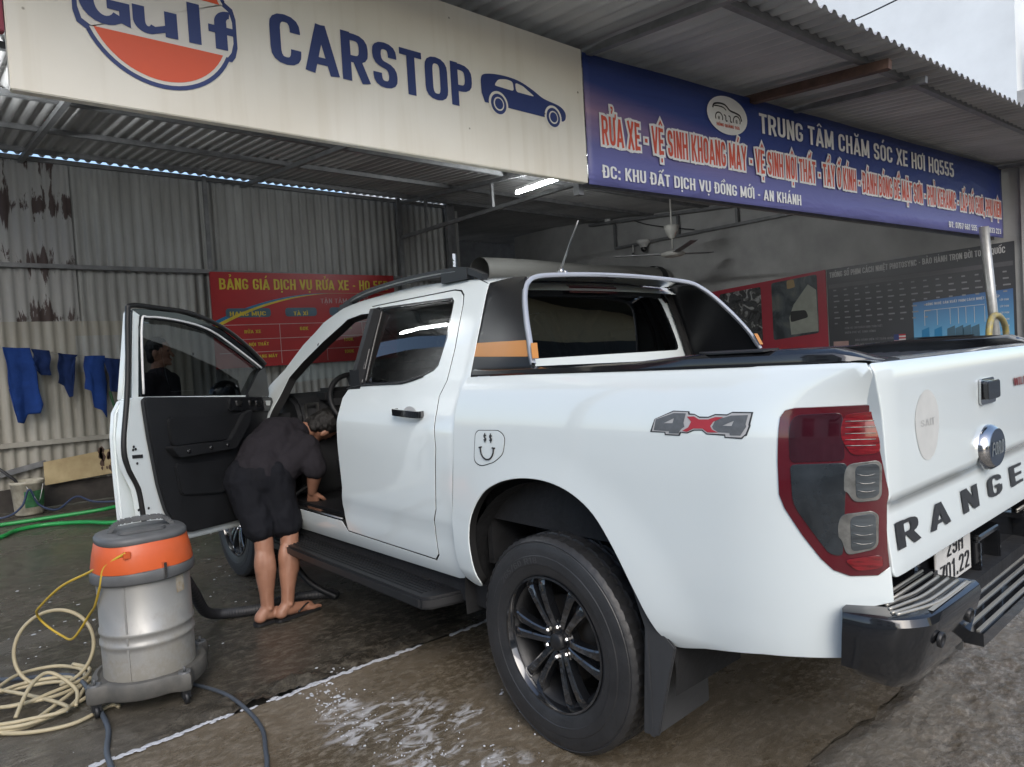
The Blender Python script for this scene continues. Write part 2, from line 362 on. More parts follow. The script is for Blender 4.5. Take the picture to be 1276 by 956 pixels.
def text(mb, body, F, W, H, bold=.19, mi=0, grow=0., corner=None):
    """lettering of width W and cap height H laid by F(a,b); strokes become flat ribbons, each a hair above the last"""
    gl, tw = glyphs(body); sx, sy = W/tw, H
    n_ = (F(.01, 0)-F(0, 0)).cross(F(0, .01)-F(0, 0)).normalized(); k_ = 0; gx = grow
    for pl, wf in gl:
        P = [Vector((a*sx, b*sy)) for a, b in pl]; hx, hy = bold*wf/2*sx*1.0+gx, bold*wf/2*sy*.82+gx
        closed = (P[0]-P[-1]).length < 1e-6 and len(P) > 3; m = len(P); Lp, Rp = [], []
        def off(t): # elliptical pen
            n = Vector((-t.y, t.x)); q = math.hypot(n.x*hx, n.y*hy); return Vector((n.x*hx*hx, n.y*hy*hy))/max(q, 1e-9)
        for i in range(m):
            ta = P[i]-P[i-1] if i > 0 else (P[0]-P[-2] if closed else P[1]-P[0]); tb = P[i+1]-P[i] if i < m-1 else (P[1]-P[0] if closed else P[-1]-P[-2])
            if ta.length < 1e-9: ta = tb
            if tb.length < 1e-9: tb = ta
            ta, tb = ta.normalized(), tb.normalized(); t = ta+tb; t = t.normalized() if t.length > 1e-6 else ta
            o = off(t)/max(.55, math.sqrt(max(.1, (1+ta.dot(tb))/2))); p = P[i]
            if not closed and grow and i in (0, m-1): p = p+(tb if i else -ta)*grow
            Lp.append(p+o); Rp.append(p-o)
        dz = n_*(.00012*(k_ % 9)); k_ += 1
        mb.add([F(q.x, q.y)+dz for q in Lp]+[F(q.x, q.y)+dz for q in Rp], [(m+i, m+i+1, i+1, i) for i in range(m-1)], mi)
def flat(o, ux, uy, off=(0, 0, 0)):
    o, ux, uy = Vector(o)+Vector(off), Vector(ux), Vector(uy)
    return lambda a, b: o+ux*a+uy*b
def voxel(mb, name, m, parent, size=.012, smooth=5):
    """fuse overlapping volumes into one continuous skin"""
    o = mb.build('body_'+name, m, parent)
    md = o.modifiers.new('r', 'REMESH'); md.mode = 'VOXEL'; md.voxel_size = size; md.use_smooth_shade = True
    sm = o.modifiers.new('s', 'SMOOTH'); sm.iterations = smooth; sm.factor = .5
    bpy.context.view_layer.update(); dg = bpy.context.evaluated_depsgraph_get()
    me = bpy.data.meshes.new_from_object(o.evaluated_get(dg)); old = o.data; o.modifiers.clear(); o.data = me
    bpy.data.meshes.remove(old); o.name = name; me.name = name
    for x in (m if isinstance(m, (list, tuple)) else [m]):
        if x.name not in [q.name for q in me.materials if q]: me.materials.append(x)
    me.polygons.foreach_set('use_smooth', [True]*len(me.polygons)); return o
# ================================================================== PICKUP TRUCK
T = thing('pickup_truck', (1.5, 0, 0), 'white double cab pickup truck with its driver door wide open', 'pickup truck')
def pch(x, X, Y):
    n = len(X); h = [X[i+1]-X[i] for i in range(n-1)]; d = [(Y[i+1]-Y[i])/h[i] for i in range(n-1)]; m = [0]*n
    for i in range(1, n-1):
        if d[i-1]*d[i] > 0: m[i] = 3*(h[i-1]+h[i])/((2*h[i]+h[i-1])/d[i-1]+(h[i]+2*h[i-1])/d[i])
    m[0] = d[0]; m[-1] = d[-1]; x = min(max(x, X[0]), X[-1]); i = 0
    while i < n-2 and x > X[i+1]: i += 1
    t = (x-X[i])/h[i]
    return (2*t**3-3*t*t+1)*Y[i]+(t**3-2*t*t+t)*h[i]*m[i]+(-2*t**3+3*t*t)*Y[i+1]+(t**3-t*t)*h[i]*m[i+1]
BED = ([.42, .50, .56, .65, .8, 1.0, 1.15, 1.22, 1.28, 1.32, 1.345, 1.36], [.79, .862, .893, .905, .911, .912, .907, .898, .884, .867, .848, .815])
CAB = ([.40, .47, .53, .60, .66, .70, .75, .85, 1.0, 1.12, 1.17, 1.21, 1.26, 1.35, 1.5, 1.65, 1.74, 1.79, 1.82], [.80, .845, .868, .880, .885, .891, .899, .903, .905, .898, .884, .866, .842, .806, .748, .686, .645, .605, .56])
FEN = ([.42, .5, .6, .8, 1.0, 1.06, 1.1, 1.12], [.84, .875, .9, .912, .908, .895, .865, .82])
def flare(x, z, cx):
    b = min(max(1-(math.hypot(x-cx, z-.40)-.45)/.24, 0), 1); return .016*b*b*(3-2*b)
def S_bed(x, z):
    y = pch(z, *BED)+flare(x, z, 0)
    if x < -.72: y -= .125*((-.72-x)/.40)**2.4*(1-.76*min(1, max(0, (z-1.215)/.12))**1.3)
    return y
def S_cab(x, z):
    y = pch(z, *CAB)
    if z > 1.15 and x > 1: y -= .03*(x-1)**2*min(1, (z-1.15)/.5)
    if x < .56:
        t = min((.56-x)/.10, 1); y -= .05*(1-math.sqrt(1-t*t*.97))
    return y
def S_fen(x, z):
    y = pch(z, *FEN)+flare(x, z, 3.22)
    if x > 3.65: y -= .30*((x-3.65)/.45)**2.2
    return y
def side(S, off=0., sg=1):
    return lambda x, z: Vector((x, sg*(S(x, z)+off), z))
WHT = M['white']
bed_loop = [(.455, 1.343), (.1, 1.346), (-.5, 1.348), (-1.07, 1.349), (-1.098, 1.347), (-1.110, 1.33), (-1.117, 1.29), (-1.119, 1.246), (-1.02, 1.244), (-.938, 1.242), (-.914, 1.236), (-.902, 1.219), (-.899, 1.188), (-.896, 1.103), (-.897, 1.018), (-.909, .981), (-.947, .915), (-.986, .856), (-1.012, .828), (-1.047, .816), (-1.1, .82), (-1.121, .84), (-1.124, .756), (-1.062, .737), (-1.05, .70), (-1.034, .607), (-.829, .577), (-.639, .537), (-.545, .513), (-.509, .53), (-.468, .58), (-.416, .671), (-.346, .786), (-.265, .885), (-.177, .941), (-.083, .97), (.019, .979), (.129, .97), (.235, .942), (.329, .892), (.405, .80), (.432, .703), (.425, .606), (.417, .499), (.507, .52), (.536, .61), (.547, .74), (.53, .852), (.503, 1.06), (.493, 1.198), (.478, 1.272)]
_a = spline([(p[0], p[1], 0) for p in bed_loop[27:47]], 4); bed_loop = bed_loop[:27]+[(p.x, p.y) for p in _a]+bed_loop[47:]
cab_loop = [(2.62, .463), (1.5, .478), (.60, .488), (.53, .505), (.556, .60), (.566, .72), (.548, .85), (.52, 1.06), (.508, 1.2), (.50, 1.3), (.510, 1.357), (.515, 1.44), (.523, 1.567), (.535, 1.68), (.538, 1.736), (.631, 1.768), (.836, 1.787), (1.216, 1.805), (1.767, 1.783), (1.949, 1.761), (2.178, 1.693), (2.388, 1.57), (2.534, 1.424), (2.683, 1.33), (2.70, 1.10), (2.64, .95)]
cab_hole = [(1.559, 1.739), (.786, 1.743), (.727, 1.733), (.694, 1.707), (.680, 1.66), (.653, 1.469), (.654, 1.332), (.683, 1.264), (.663, 1.198), (.640, 1.044), (.672, .782), (.698, .726), (.708, .657), (.707, .573), (.737, .542), (.796, .543), (1.551, .550), (1.60, .60), (2.30, .60), (2.41, .66), (2.46, .85), (2.455, 1.1), (2.43, 1.25), (2.405, 1.373), (2.273, 1.467), (2.07, 1.577), (1.822, 1.688), (1.657, 1.703), (1.561, 1.700)]
door_loop = [(1.559, 1.735), (.786, 1.739), (.731, 1.729), (.699, 1.704), (.685, 1.66), (.658, 1.469), (.659, 1.332), (.688, 1.264), (.668, 1.198), (.645, 1.044), (.677, .782), (.703, .726), (.713, .657), (.712, .575), (.741, .547), (.796, .548), (1.545, .555), (1.556, .633), (1.557, .697), (1.530, .79), (1.533, .887), (1.541, .991), (1.545, 1.071), (1.558, 1.194), (1.572, 1.255), (1.537, 1.298), (1.406, 1.316), (1.02, 1.322), (.848, 1.352), (.776, 1.375), (.748, 1.397), (.732, 1.52), (.758, 1.689), (.781, 1.708), (1.468, 1.725), (1.559, 1.727)]
win_loop = [(1.406, 1.318), (1.02, 1.324), (.848, 1.354), (.779, 1.377), (.751, 1.399), (.735, 1.52), (.761, 1.687), (.783, 1.706), (1.458, 1.723)]
bpl = [(1.532, 1.303), (1.408, 1.318), (1.460, 1.724), (1.545, 1.717)]
fuel_loop = rnd([(.339, 1.139), (.207, 1.144), (.172, 1.12), (.187, 1.054), (.244, 1.018), (.33, .996), (.372, 1.012), (.358, 1.125)], .02, 3)
def inset(loop, k):
    c = sum((Vector(p) for p in loop), Vector((0, 0)))/len(loop); return [tuple(c+(Vector(p)-c)*k) for p in loop]
for sg in (1, -1):
    fb, fc = side(S_bed, 0, sg), side(S_cab, 0, sg)
    left = sg == 1
    bs = panel('bed_side', bed_loop, fb, WHT, T, step=.024, rim=.035, sgn=-sg, gap=.003, rimmat=M['seal'])
    if left:
        fd = panel('fuel_door', inset(fuel_loop, .945), side(S_bed, .0022, sg), WHT, T, step=.02, rim=.004, gap=.001, sgn=-sg)
        panel('fuel_door_gap', fuel_loop, side(S_bed, .0009, sg), M['seal'], T, step=.02, rim=0, sgn=-sg)
        mb = MB(); G = lambda x, z: Vector((x, S_bed(x, z)+.0048, z))
        for cx in (.293, .258): text(mb, '$', lambda a, b, cx=cx: G(cx+.008-a, 1.096+b), .019, .031, .17)
        sm_ = spline([(.322, 1.072, 0), (.318, 1.05, 0), (.306, 1.035, 0), (.286, 1.028, 0), (.262, 1.034, 0), (.246, 1.052, 0), (.241, 1.073, 0)], 6)
        mb.tube([G(p.x, p.y) for p in sm_], .003, 6); mb.tube([G(.330, 1.072), G(.314, 1.075)], .003, 6); mb.tube([G(.249, 1.075), G(.233, 1.074)], .003, 6)
        mb.build('smile_decal', M['ink'], fd)
    ft = panel('cab_frame', cab_loop, fc, WHT, T, holes=[cab_hole if left else rnd(door_loop[:25]+[(1.55, 1.30), (1.56, 1.6)], .01, 1)], step=.026, rim=.05, sgn=-sg, gap=.001, rimmat=M['seal'])
    rd = panel('rear_door', inset(door_loop, .9935), side(S_cab, .001, sg), WHT, T, step=.024, rim=.03, sgn=-sg, gap=.001, rimmat=M['seal'])
    if left: rd['label'] = 'closed white rear door with a black handle'
    panel('window', win_loop, side(S_cab, -.006, sg), M['win_dark'], rd, step=.05, rim=0, sgn=-sg)
    panel('window_trim', inset(win_loop, 1.004), side(S_cab, -.001, sg), M['gloss_black'], rd, holes=[inset(win_loop, .945)], step=.03, rim=.008, sgn=-sg)
    panel('pillar_trim', bpl, side(S_cab, .003, sg), M['gloss_black'], rd, step=.03, rim=.02, sgn=-sg)
    mb = MB()
    for a in ((1.418, 1.320, 1.470, 1.722), (1.470, 1.312, 1.505, 1.72)):
        mb.tube([Vector((a[0]+(a[2]-a[0])*t, sg*(S_cab(a[0]+(a[2]-a[0])*t, a[1]+(a[3]-a[1])*t)+.004), a[1]+(a[3]-a[1])*t)) for t in [i/8 for i in range(9)]], .004, 6)
    mb.tube([Vector((x, sg*(S_cab(x, z)+.004), z)) for x, z in [(1.545, 1.301), (1.406, 1.317), (1.2, 1.321), (1.02, 1.323), (.94, 1.334), (.848, 1.353)]], .005, 6)
    mb.build('belt_trim', M['satin_black'], rd)
    # handle: recess cup and bar
    mb = MB(); yh = S_cab(.87, 1.19)
    mb.grid(lambda u, v: Vector((.87+.062*math.cos(u*2*math.pi)*v, sg*(S_cab(.87, 1.19)+.0015), 1.180+.042*math.sin(u*2*math.pi)*v)), 20, 3)
    cup = mb.build('handle_cup', mat('handle_cup_white', (.55, .56, .56), .35, var=.02, coat=.6), rd)
    mb = MB(); pts = spline([(.972, sg*(yh+.004), 1.197), (.962, sg*(yh+.032), 1.197), (.87, sg*(yh+.042), 1.194), (.772, sg*(yh+.034), 1.189), (.760, sg*(yh+.004), 1.189)], 6)
    for i in range(len(pts)-1): mb.bar(pts[i], pts[i+1], .013, .030, (0, 0, 1))
    mb.build('handle', M['gloss_black'], rd)
    # front fender, right front door
    fl = [(2.715, .50), (2.715, 1.098), (3.4, 1.1), (3.95, 1.03), (4.06, .98), (4.08, .62), (3.72, .50)]
    fl += [(3.22+.47*math.cos(a), .40+.47*math.sin(a)*1.12) for a in [R(14)+R(152)*i/16 for i in range(17)]]
    panel('front_fender', fl, side(S_fen, 0, sg), WHT, T, step=.05, rim=.03, sgn=-sg)
    if not left:
        fdl = [(1.57, .555), (1.575, 1.30), (2.44, 1.27), (2.47, 1.1), (2.47, .85), (2.42, .60), (2.3, .555)]
        d2 = panel('front_door', fdl, side(S_cab, .002, sg), WHT, T, step=.05, rim=.03, sgn=-sg)
        panel('window', [(1.56, 1.69), (1.66, 1.70), (1.82, 1.685), (2.07, 1.574), (2.27, 1.464), (2.41, 1.36), (2.42, 1.275), (1.565, 1.305)], side(S_cab, -.004, sg), M['win_dark'], d2, step=.08, rim=0, sgn=-sg)
# inner structure that keeps the light out: floor pan, bed walls, cab lining
mb = MB()
mb.box((1.9, 0, .52), (4.2, 1.15, .10)); mb.box((-.33, 0, .62), (1.58, 1.36, .06)); mb.box((-.33, .78, 1.05), (1.5, .03, .58)); mb.box((-.33, -.78, 1.05), (1.5, .03, .58))
mb.box((.44, 0, .95), (.03, 1.6, .76)); mb.box((1.5, .80, .43), (2.1, .05, .1)); mb.box((1.5, -.80, .43), (2.1, .05, .1))
mb.tube([(0, -.62, .36), (0, .62, .36)], .05, 12); mb.ell((0, 0, .36), (.16, .18, .16)); mb.tube([(3.22, -.62, .37), (3.22, .62, .37)], .04, 10)
for s in (1, -1):
    mb.bar((-.90, .45*s, .53), (3.9, .45*s, .5), .07, .12); mb.bar((-.6, .5*s, .42), (.7, .52*s, .40), .07, .03)
    mb.tube([(-.05, .56*s, .34), (-.2, .50*s, .78)], .026, 10)
mb.build('chassis', M['liner'], T)
for cx in (0, 3.22):
    for sg in (1, -1):
        mb = MB(); mb.lathe((cx, 0, .43), (0, 1, 0), [(.53, .52*sg), (.53, .880*sg)] if cx == 0 else [(.52, .5*sg), (.52, .86*sg)], 24, a0=R(172), a1=R(368))
        mb.lathe((cx, 0, .43), (0, 1, 0), [(.0, .56*sg), (.56, .56*sg)], 24, a0=R(178), a1=R(362))
        mb.build('arch_liner', M['liner'], T)
mb = MB()
for sg in (1, -1): mb.box((1.5, .66*sg, .95), (1.9, .02, .7)) if sg < 0 else None
mb.grid(lambda u, v: Vector((.62+u*1.3, (v-.5)*1.12, 1.745-.05*(2*v-1)**4)), 4, 10); mb.box((1.55, 0, .60), (1.95, 1.60, .03)); mb.box((.60, 0, .98), (.03, 1.5, .72))
mb.box((1.46, .80, 1.0), (.10, .05, .80)); mb.bar((1.45, .79, 1.38), (1.45, .665, 1.70), .08, .04, (1, 0, 0)); mb.box((2.52, .78, .85), (.05, .10, .6))
mb.build('cabin_lining', M['cabin'], T)
# seats, dashboard, steering wheel
mb = MB()
def seat_mesh(mb, x, y, w_):
    mb.box((x, y, .82), (.50, w_, .16)); mb.box((x-.27, y, 1.14), (.14, w_, .60), rot=Matrix.Rotation(R(-14), 3, 'Y')); mb.box((x-.355, y, 1.51), (.09, w_*.5, .17), rot=Matrix.Rotation(R(-10), 3, 'Y'))
for y in (.40, -.40):
    mb = MB(); seat_mesh(mb, 1.86, y, .50); mb.build('front_seat', M['cabin'], T, bevel=.035)
mb = MB(); mb.box((.96, 0, .85), (.46, 1.30, .16)); mb.box((.74, 0, 1.12), (.12, 1.30, .56), rot=Matrix.Rotation(R(-10), 3, 'Y'))
for y in (.4, -.4): mb.box((.70, y, 1.45), (.08, .25, .15))
mb.build('rear_seat', M['cabin'], T, bevel=.03)
mb = MB(); prof = [(0, 0), (0, .52), (.05, .60), (.16, .65), (.42, .62), (.52, .45), (.52, 0)]
mb.prism([(a, b) for a, b in prof], (2.36, -.74, .62), (1, 0, 0), (0, 0, 1), (0, 1.48, 0))
mb.box((2.40, .40, 1.24), (.16, .34, .10)); mb.box((2.2, 0, .80), (.55, .22, .30)); dash = mb.build('dashboard', M['cabin'], T, bevel=.025)
mb = MB()
for y in (.70, .62): mb.box((2.352, y, 1.14), (.02, .012, .11))
mb.box((2.352, .66, 1.20), (.02, .09, .008)); mb.box((2.35, 0, 1.12), (.02, .25, .15)); mb.build('air_vent', M['steel'], dash)
mb = MB(); c = Vector((2.22, .40, 1.20)); ax = Vector((-.88, 0, .47)).normalized(); e = ax.cross(Vector((0, 1, 0)))
mb.tube([c+(Vector((0, 1, 0))*math.cos(a)+e*math.sin(a))*.19 for a in [2*math.pi*i/32 for i in range(32)]], .017, 10, closed=True)
for a in (R(0), R(180), R(270)): mb.bar(c, c+(Vector((0, 1, 0))*math.cos(a)+e*math.sin(a))*.18, .05, .02, ax)
mb.ell(c, (.05, .07, .06)); mb.tube([c, c-ax*.3], .04, 10); mb.build('steering_wheel', M['cabin'], T)
mb = MB(); mb.tube(spline([(2.40, .72, 1.40), (2.36, .70, 1.42), (2.25, .68, 1.48), (2.15, .67, 1.545), (2.12, .69, 1.56)], 5), .013, 8); mb.build('grab_handle', M['satin_black'], T)
# roof and windscreen: ruled between the two cant rails
EX = [.50, .538, .631, .836, 1.216, 1.767, 1.949, 2.178, 2.388, 2.534, 2.683, 2.80]; EZ = [1.70, 1.736, 1.768, 1.787, 1.805, 1.783, 1.761, 1.693, 1.57, 1.424, 1.33, 1.22]
def roofF(x, s, off=0.):
    ze = pch(x, EX, EZ); ye = S_cab(x, ze)-.004; k = 1-s*s
    fw = max(0, (x-1.75)); return Vector((x+.22*min(fw, .6)*k*1.6, ye*s, ze+.032*k*min(1, (x-.40)/.35)+off))
mb = MB(); mb.grid(lambda u, v: roofF(.505+u*1.44, 2*v-1), 30, 28); roof = mb.build('roof', WHT, T)
mb = MB(); mb.grid(lambda u, v: roofF(1.955+u*.74, (2*v-1)*.97, -.004), 14, 20); mb.build('windscreen', M['win_clear'], T)
mb = MB(); mb.grid(lambda u, v: roofF(1.935+u*.05, (2*v-1)*.98, .002), 2, 20); mb.build('roof_front_trim', M['gloss_black'], T)
for sg in (1, -1):
    mb = MB()
    RP = [(.60, .615, 1.775), (.66, .617, 1.80), (.73, .618, 1.822), (.84, .618, 1.832), (1.15, .616, 1.838), (1.5, .605, 1.832), (1.75, .592, 1.815), (1.95, .578, 1.782), (2.04, .575, 1.752)]
    rp = spline([(a, b*sg, c_) for a, b, c_ in RP], 6)
    for i in range(len(rp)-1): mb.bar(rp[i], rp[i+1], .034, .028, (0, 0, 1))
    mb.box((.80, .618*sg, 1.805), (.20, .04, .05)); mb.box((1.93, .580*sg, 1.768), (.16, .035, .04)); mb.build('roof_rail', M['satin_black'], T, bevel=.006)
    mb = MB(); mb.tube([p+Vector((0, .016*sg, -.006)) for p in rp[16:40]], .0045, 6); mb.build('rail_highlight_strip', M['steel'], T)
# cab back wall with rear window
BX = .50
def backF(y, z):
    k = abs(y)/.80; return Vector((BX+.05*(z-1.35)/.4+.045*k**4, y, z))
bl = [(-.77, 1.33), (.77, 1.33), (.72, 1.50), (.64, 1.66), (.58, 1.728), (.3, 1.765), (0, 1.775), (-.3, 1.765), (-.58, 1.728), (-.64, 1.66), (-.72, 1.50)]
wl = rnd([(-.70, 1.40), (.70, 1.40), (.64, 1.55), (.555, 1.70), (-.555, 1.70), (-.64, 1.55)], .05, 4)
bw = panel('cab_rear_wall', bl, backF, WHT, T, holes=[wl], step=.04, rim=.02, sgn=-1)
panel('upper_trim', [(-.585, 1.690), (.585, 1.690), (.615, 1.665), (.645, 1.665), (.585, 1.728), (.3, 1.766), (0, 1.776), (-.3, 1.766), (-.585, 1.728), (-.645, 1.665), (-.615, 1.665)], lambda y, z: backF(y, z)-Vector((.003, 0, 0)), M['gloss_black'], bw, step=.05, rim=.004, sgn=-1)
rw = panel('rear_window', wl, lambda y, z: backF(y, z)+Vector((.004, 0, 0)), M['win_dark'], bw, step=.08, rim=0, sgn=-1)
panel('window_border', wl, lambda y, z: backF(y, z)+Vector((.001, 0, 0)), M['gloss_black'], bw, holes=[inset(wl, .965)], step=.05, rim=0, sgn=-1)
mb = MB(); mb.grid(lambda u, v: Vector((BX+.018+.002*v, -.17+.34*u, 1.706+.030*v)), 8, 2); mb.box((BX+.045, 0, 1.729), (.02, .34, .03)); mb.build('high_brake_light', M['red_lens'], bw)
# sports hoop with black side sails
HP = [(.105, .808, 1.385), (.125, .797, 1.42), (.150, .778, 1.475), (.20, .742, 1.555), (.255, .695, 1.635), (.295, .652, 1.69), (.318, .615, 1.720), (.332, .565, 1.742), (.342, .47, 1.755), (.35, .25, 1.766), (.352, 0, 1.770)]
hp = spline([Vector(p) for p in HP]+[Vector((a, -b, c_)) for a, b, c_ in HP[-2::-1]], 5)
mb = MB()
for i, p in enumerate(hp):
    t = (hp[min(i+1, len(hp)-1)]-hp[max(i-1, 0)]).normalized(); o_ = Vector((0, p.y, p.z-1.35)).normalized(); o_ = (o_-t*o_.dot(t)).normalized(); bk = t.cross(o_)
    if bk.x > 0: bk = -bk
    for a, b in ((-.010, .003), (-.008, .005), (.008, .005), (.010, .003), (.010, -.010), (-.010, -.010)): mb.v.append(tuple(p+o_*a+bk*b))
for i in range(len(hp)-1):
    for k in range(6): mb.f.append((i*6+k, i*6+(k+1) % 6, i*6+6+(k+1) % 6, i*6+6+k)); mb.mi.append(0); mb.sm.append(True)
hoop = mb.build('sports_hoop', M['hoop_shaded'], T)
ztab = [1.30, 1.36, 1.42, 1.475, 1.555, 1.635, 1.69, 1.72, 1.742, 1.755, 1.80]; ytab = [.815, .812, .797, .778, .742, .695, .652, .612, .575, .52, .42]
def S_sail(x, z):
    y0 = pch(z, ztab, ytab); k = min(max((x-.10)/.43, 0), 1); return y0*(1-k)+(S_cab(max(x, .515), min(z, 1.79))-.006)*k+.010*math.sin(k*math.pi)
sl_loop = [(.105, 1.352), (.508, 1.352), (.515, 1.44), (.521, 1.567), (.535, 1.68), (.54, 1.742), (.42, 1.752), (.337, 1.746), (.318, 1.72), (.295, 1.69), (.255, 1.635), (.20, 1.555), (.15, 1.475), (.118, 1.41)]
def cutz(loop, f, keep):
    o = []
    for i in range(len(loop)):
        a, b = loop[i], loop[(i+1) % len(loop)]; da, db = a[1]-f(a[0]), b[1]-f(b[0])
        if da*keep >= 0: o.append(a)
        if da*db < 0: t = da/(da-db); o.append((a[0]+(b[0]-a[0])*t, a[1]+(b[1]-a[1])*t))
    return o
lo_ = lambda x: 1.412+.035*(x-.11); hi_ = lambda x: 1.475+.02*(x-.11)
for sg in (1, -1):
    F = side(S_sail, 0, sg)
    s_ = panel('sail_panel', sl_loop, F, M['sail_film'], T, step=.03, rim=.012, sgn=-sg)
    panel('orange_band', cutz(cutz(sl_loop, lo_, 1), hi_, -1), side(S_sail, .0015, sg), M['orange_film'], s_, step=.03, rim=0, sgn=-sg)
    mb = MB(); mb.prism([(-.016, -.0005), (.016, -.0005), (.016, .001), (-.016, .001)], (.118-.019, .803*sg, 1.405), (0, 1, 0), (-1, 0, 0), (.021, -.016*sg, .058)); mb.build('orange_band', M['orange_film'], hoop)
mb = MB(); mb.grid(lambda u, v: Vector((.345+(roofF(.53, 0).x-.345+.02)*u, (2*v-1)*.57, (1.768-.022*abs(2*v-1)**3)*(1-u)+(roofF(.55, (2*v-1)*.92).z+.002)*u)), 6, 24); mb.build('roof_spoiler', M['gloss_black'], T)
# aerial
mb = MB(); mb.tube([(.59, .15, 1.80), (.585, .152, 1.83)], [.02, .012], 12); mb.tube([(.585, .152, 1.83), (.40, .21, 2.02)], [.006, .0035], 8)
mb.tube([(.59, .15, 1.802), (.55, .15, 1.806)], .012, 8); mb.build('aerial', M['steel'], T)
# bed cover, rail caps
mb = MB(); mb.grid(lambda u, v: Vector((-1.08+1.52*u, -.76+1.52*v, 1.335+.004*math.sin(u*2*math.pi*22))), 132, 2); mb.build('bed_cover', M['satin_black'], T)
for sg in (1, -1):
    mb = MB(); sec = [(.847, 1.3475), (.849, 1.356), (.843, 1.376), (.825, 1.388), (.775, 1.388), (.75, 1.375), (.75, 1.335)]
    xs = [.440, .40, .2, 0, -.2, -.4, -.6, -.8, -.92, -1.005, -1.04, -1.085, -1.108]
    for i, x in enumerate(xs):
        h_ = .72 if x > -.55 else 1 if x > -1.0 else max(.25, 1-(-1.0-x)/.125); e_ = .045*min(1, max(0, (-.72-x)/.40))**2.4*2.6
        for y, z in sec: mb.v.append((x, sg*(y-e_), 1.343+(z-1.343)*h_ if z > 1.343 else z))
    q = len(sec)
    for i in range(len(xs)-1):
        for k in range(q-1): mb.f.append((i*q+k, i*q+k+1, (i+1)*q+k+1, (i+1)*q+k)); mb.mi.append(0); mb.sm.append(True)
    o = len(mb.v)-q; mb.f.append(tuple(range(o, o+q))); mb.mi.append(0); mb.sm.append(False)
    rc = mb.build('bed_rail_cap', M['gloss_black'], T); rc.data.set_sharp_from_angle(angle=R(30))
    mb = MB()
    for x in (-.74,): mb.prism(rnd([(0, 0), (.26, 0), (.20, .05), (.03, .05)], .01, 2), (x-.13, .80*sg, 1.3915), (1, 0, 0), (0, sg*.75, -.10), (0, 0, .004))
    mb.build('cap_inlay', M['satin_black'], rc)
# tailgate
def TG(y, z):
    x = -1.131
    if z > 1.32: x += .05*((z-1.32)/.035)**2*.5
    a = min(max((1.012-z)/.022, 0), 1); a = a*a*(3-2*a); x += .016*a
    if z < .99: x -= .016*min(1, (.99-z)/.17)
    k = min(1.6, max(0, abs(y)-.71)/.08); return Vector((x+.005*k*k, y, z))
tl = rnd([(-.775, .815), (.775, .815), (.782, 1.0), (.799, 1.22), (.815, 1.29), (.826, 1.346), (-.826, 1.346), (-.815, 1.29), (-.799, 1.22), (-.782, 1.0)], .015, 3)
tg = panel('tailgate', tl, TG, WHT, T, step=.03, rim=.05, gap=.003, sgn=-1)
mb = MB(); mb.grid(lambda u, v: Vector((-1.108+.09*u, -.78+1.56*v, 1.3475+.006*math.sin(u*math.pi))), 6, 4); mb.build('tailgate_top', WHT, tg)
mb = MB()
def GT(y0, z0): return lambda a, b: TG(y0-a, z0+b)+Vector((-.004, 0, 0))
for ch, y0 in zip('RANGER', (.752, .530, .275, .036, -.2, -.44)): text(mb, ch, GT(y0, .876), .150, .068, .175)
lt = mb.build('lettering', M['decal_black'], tg)
mb = MB(); text(mb, 'WILDTRAK', GT(-.25, 1.215), .30, .028); mb.build('lettering', mat('dark_red_ink', (.16, .02, .02), .4), tg)
mb = MB(); lp = [(.085*math.cos(a)*(1+.05*math.sin(3*a)), .094*math.sin(a)) for a in [2*math.pi*i/28 for i in range(28)]]
mb.add([TG(.535-a, 1.168+b)+Vector((-.0012, 0, 0)) for a, b in lp], [tuple(range(28))]); stk = mb.build('sticker_mark', M['glue_mark'], tg)
mb = MB(); text(mb, 'SAIT', lambda a, b: TG(.585-a, 1.165+b)+Vector((-.002, 0, 0)), .1, .02, .12); mb.build('faded_letters', mat('faded_grey', (.44, .45, .44), .5, var=.05), tg)
mb = MB(); mb.prism(rnd([(-.075, -.04), (.075, -.04), (.06, .04), (-.07, .04)], .015, 4), (-1.133, .04, 1.222), (0, -1, 0), (0, 0, 1), (-.006, 0, 0)); hc = mb.build('handle_bezel', M['chrome'], tg)
mb = MB(); mb.prism(rnd([(-.06, -.025), (.06, -.025), (.06, .032), (-.06, .032)], .01, 3), (-1.1395, .04, 1.222), (0, -1, 0), (0, 0, 1), (-.016, 0, 0)); mb.build('handle', M['gloss_black'], tg, bevel=.004)
mb = MB(); oc = Vector((-1.131, .035, 1.045)); ov = lambda r, q=1.: [(.085*r*math.cos(a)*q, .062*r*math.sin(a)*q) for a in [2*math.pi*i/40 for i in range(40)]]
for k, (r, x) in enumerate(((1.15, 0), (1.12, -.012), (1.0, -.022), (.93, -.026))):
    mb.v += [tuple(oc+Vector((x, -a, b))) for a, b in ov(r)]
for k in range(3):
    for i in range(40): mb.f.append((k*40+i, k*40+(i+1) % 40, k*40+40+(i+1) % 40, k*40+40+i)); mb.mi.append(0); mb.sm.append(True)
bdg = mb.build('oval_badge', M['chrome'], tg)
mb = MB(); mb.add([oc+Vector((-.0255, -a, b)) for a, b in ov(.95)], [tuple(range(40))]); mb.build('badge_face', mat('badge_slate', (.022, .034, .06), .4, var=.1, coat=.2), tg)
mb = MB(); text(mb, 'Ford', lambda a, b: oc+Vector((-.0275, .058-a+.25*(-b+.02), -.022+b)), .115, .042, .17); mb.build('badge_script', M['chrome'], tg)
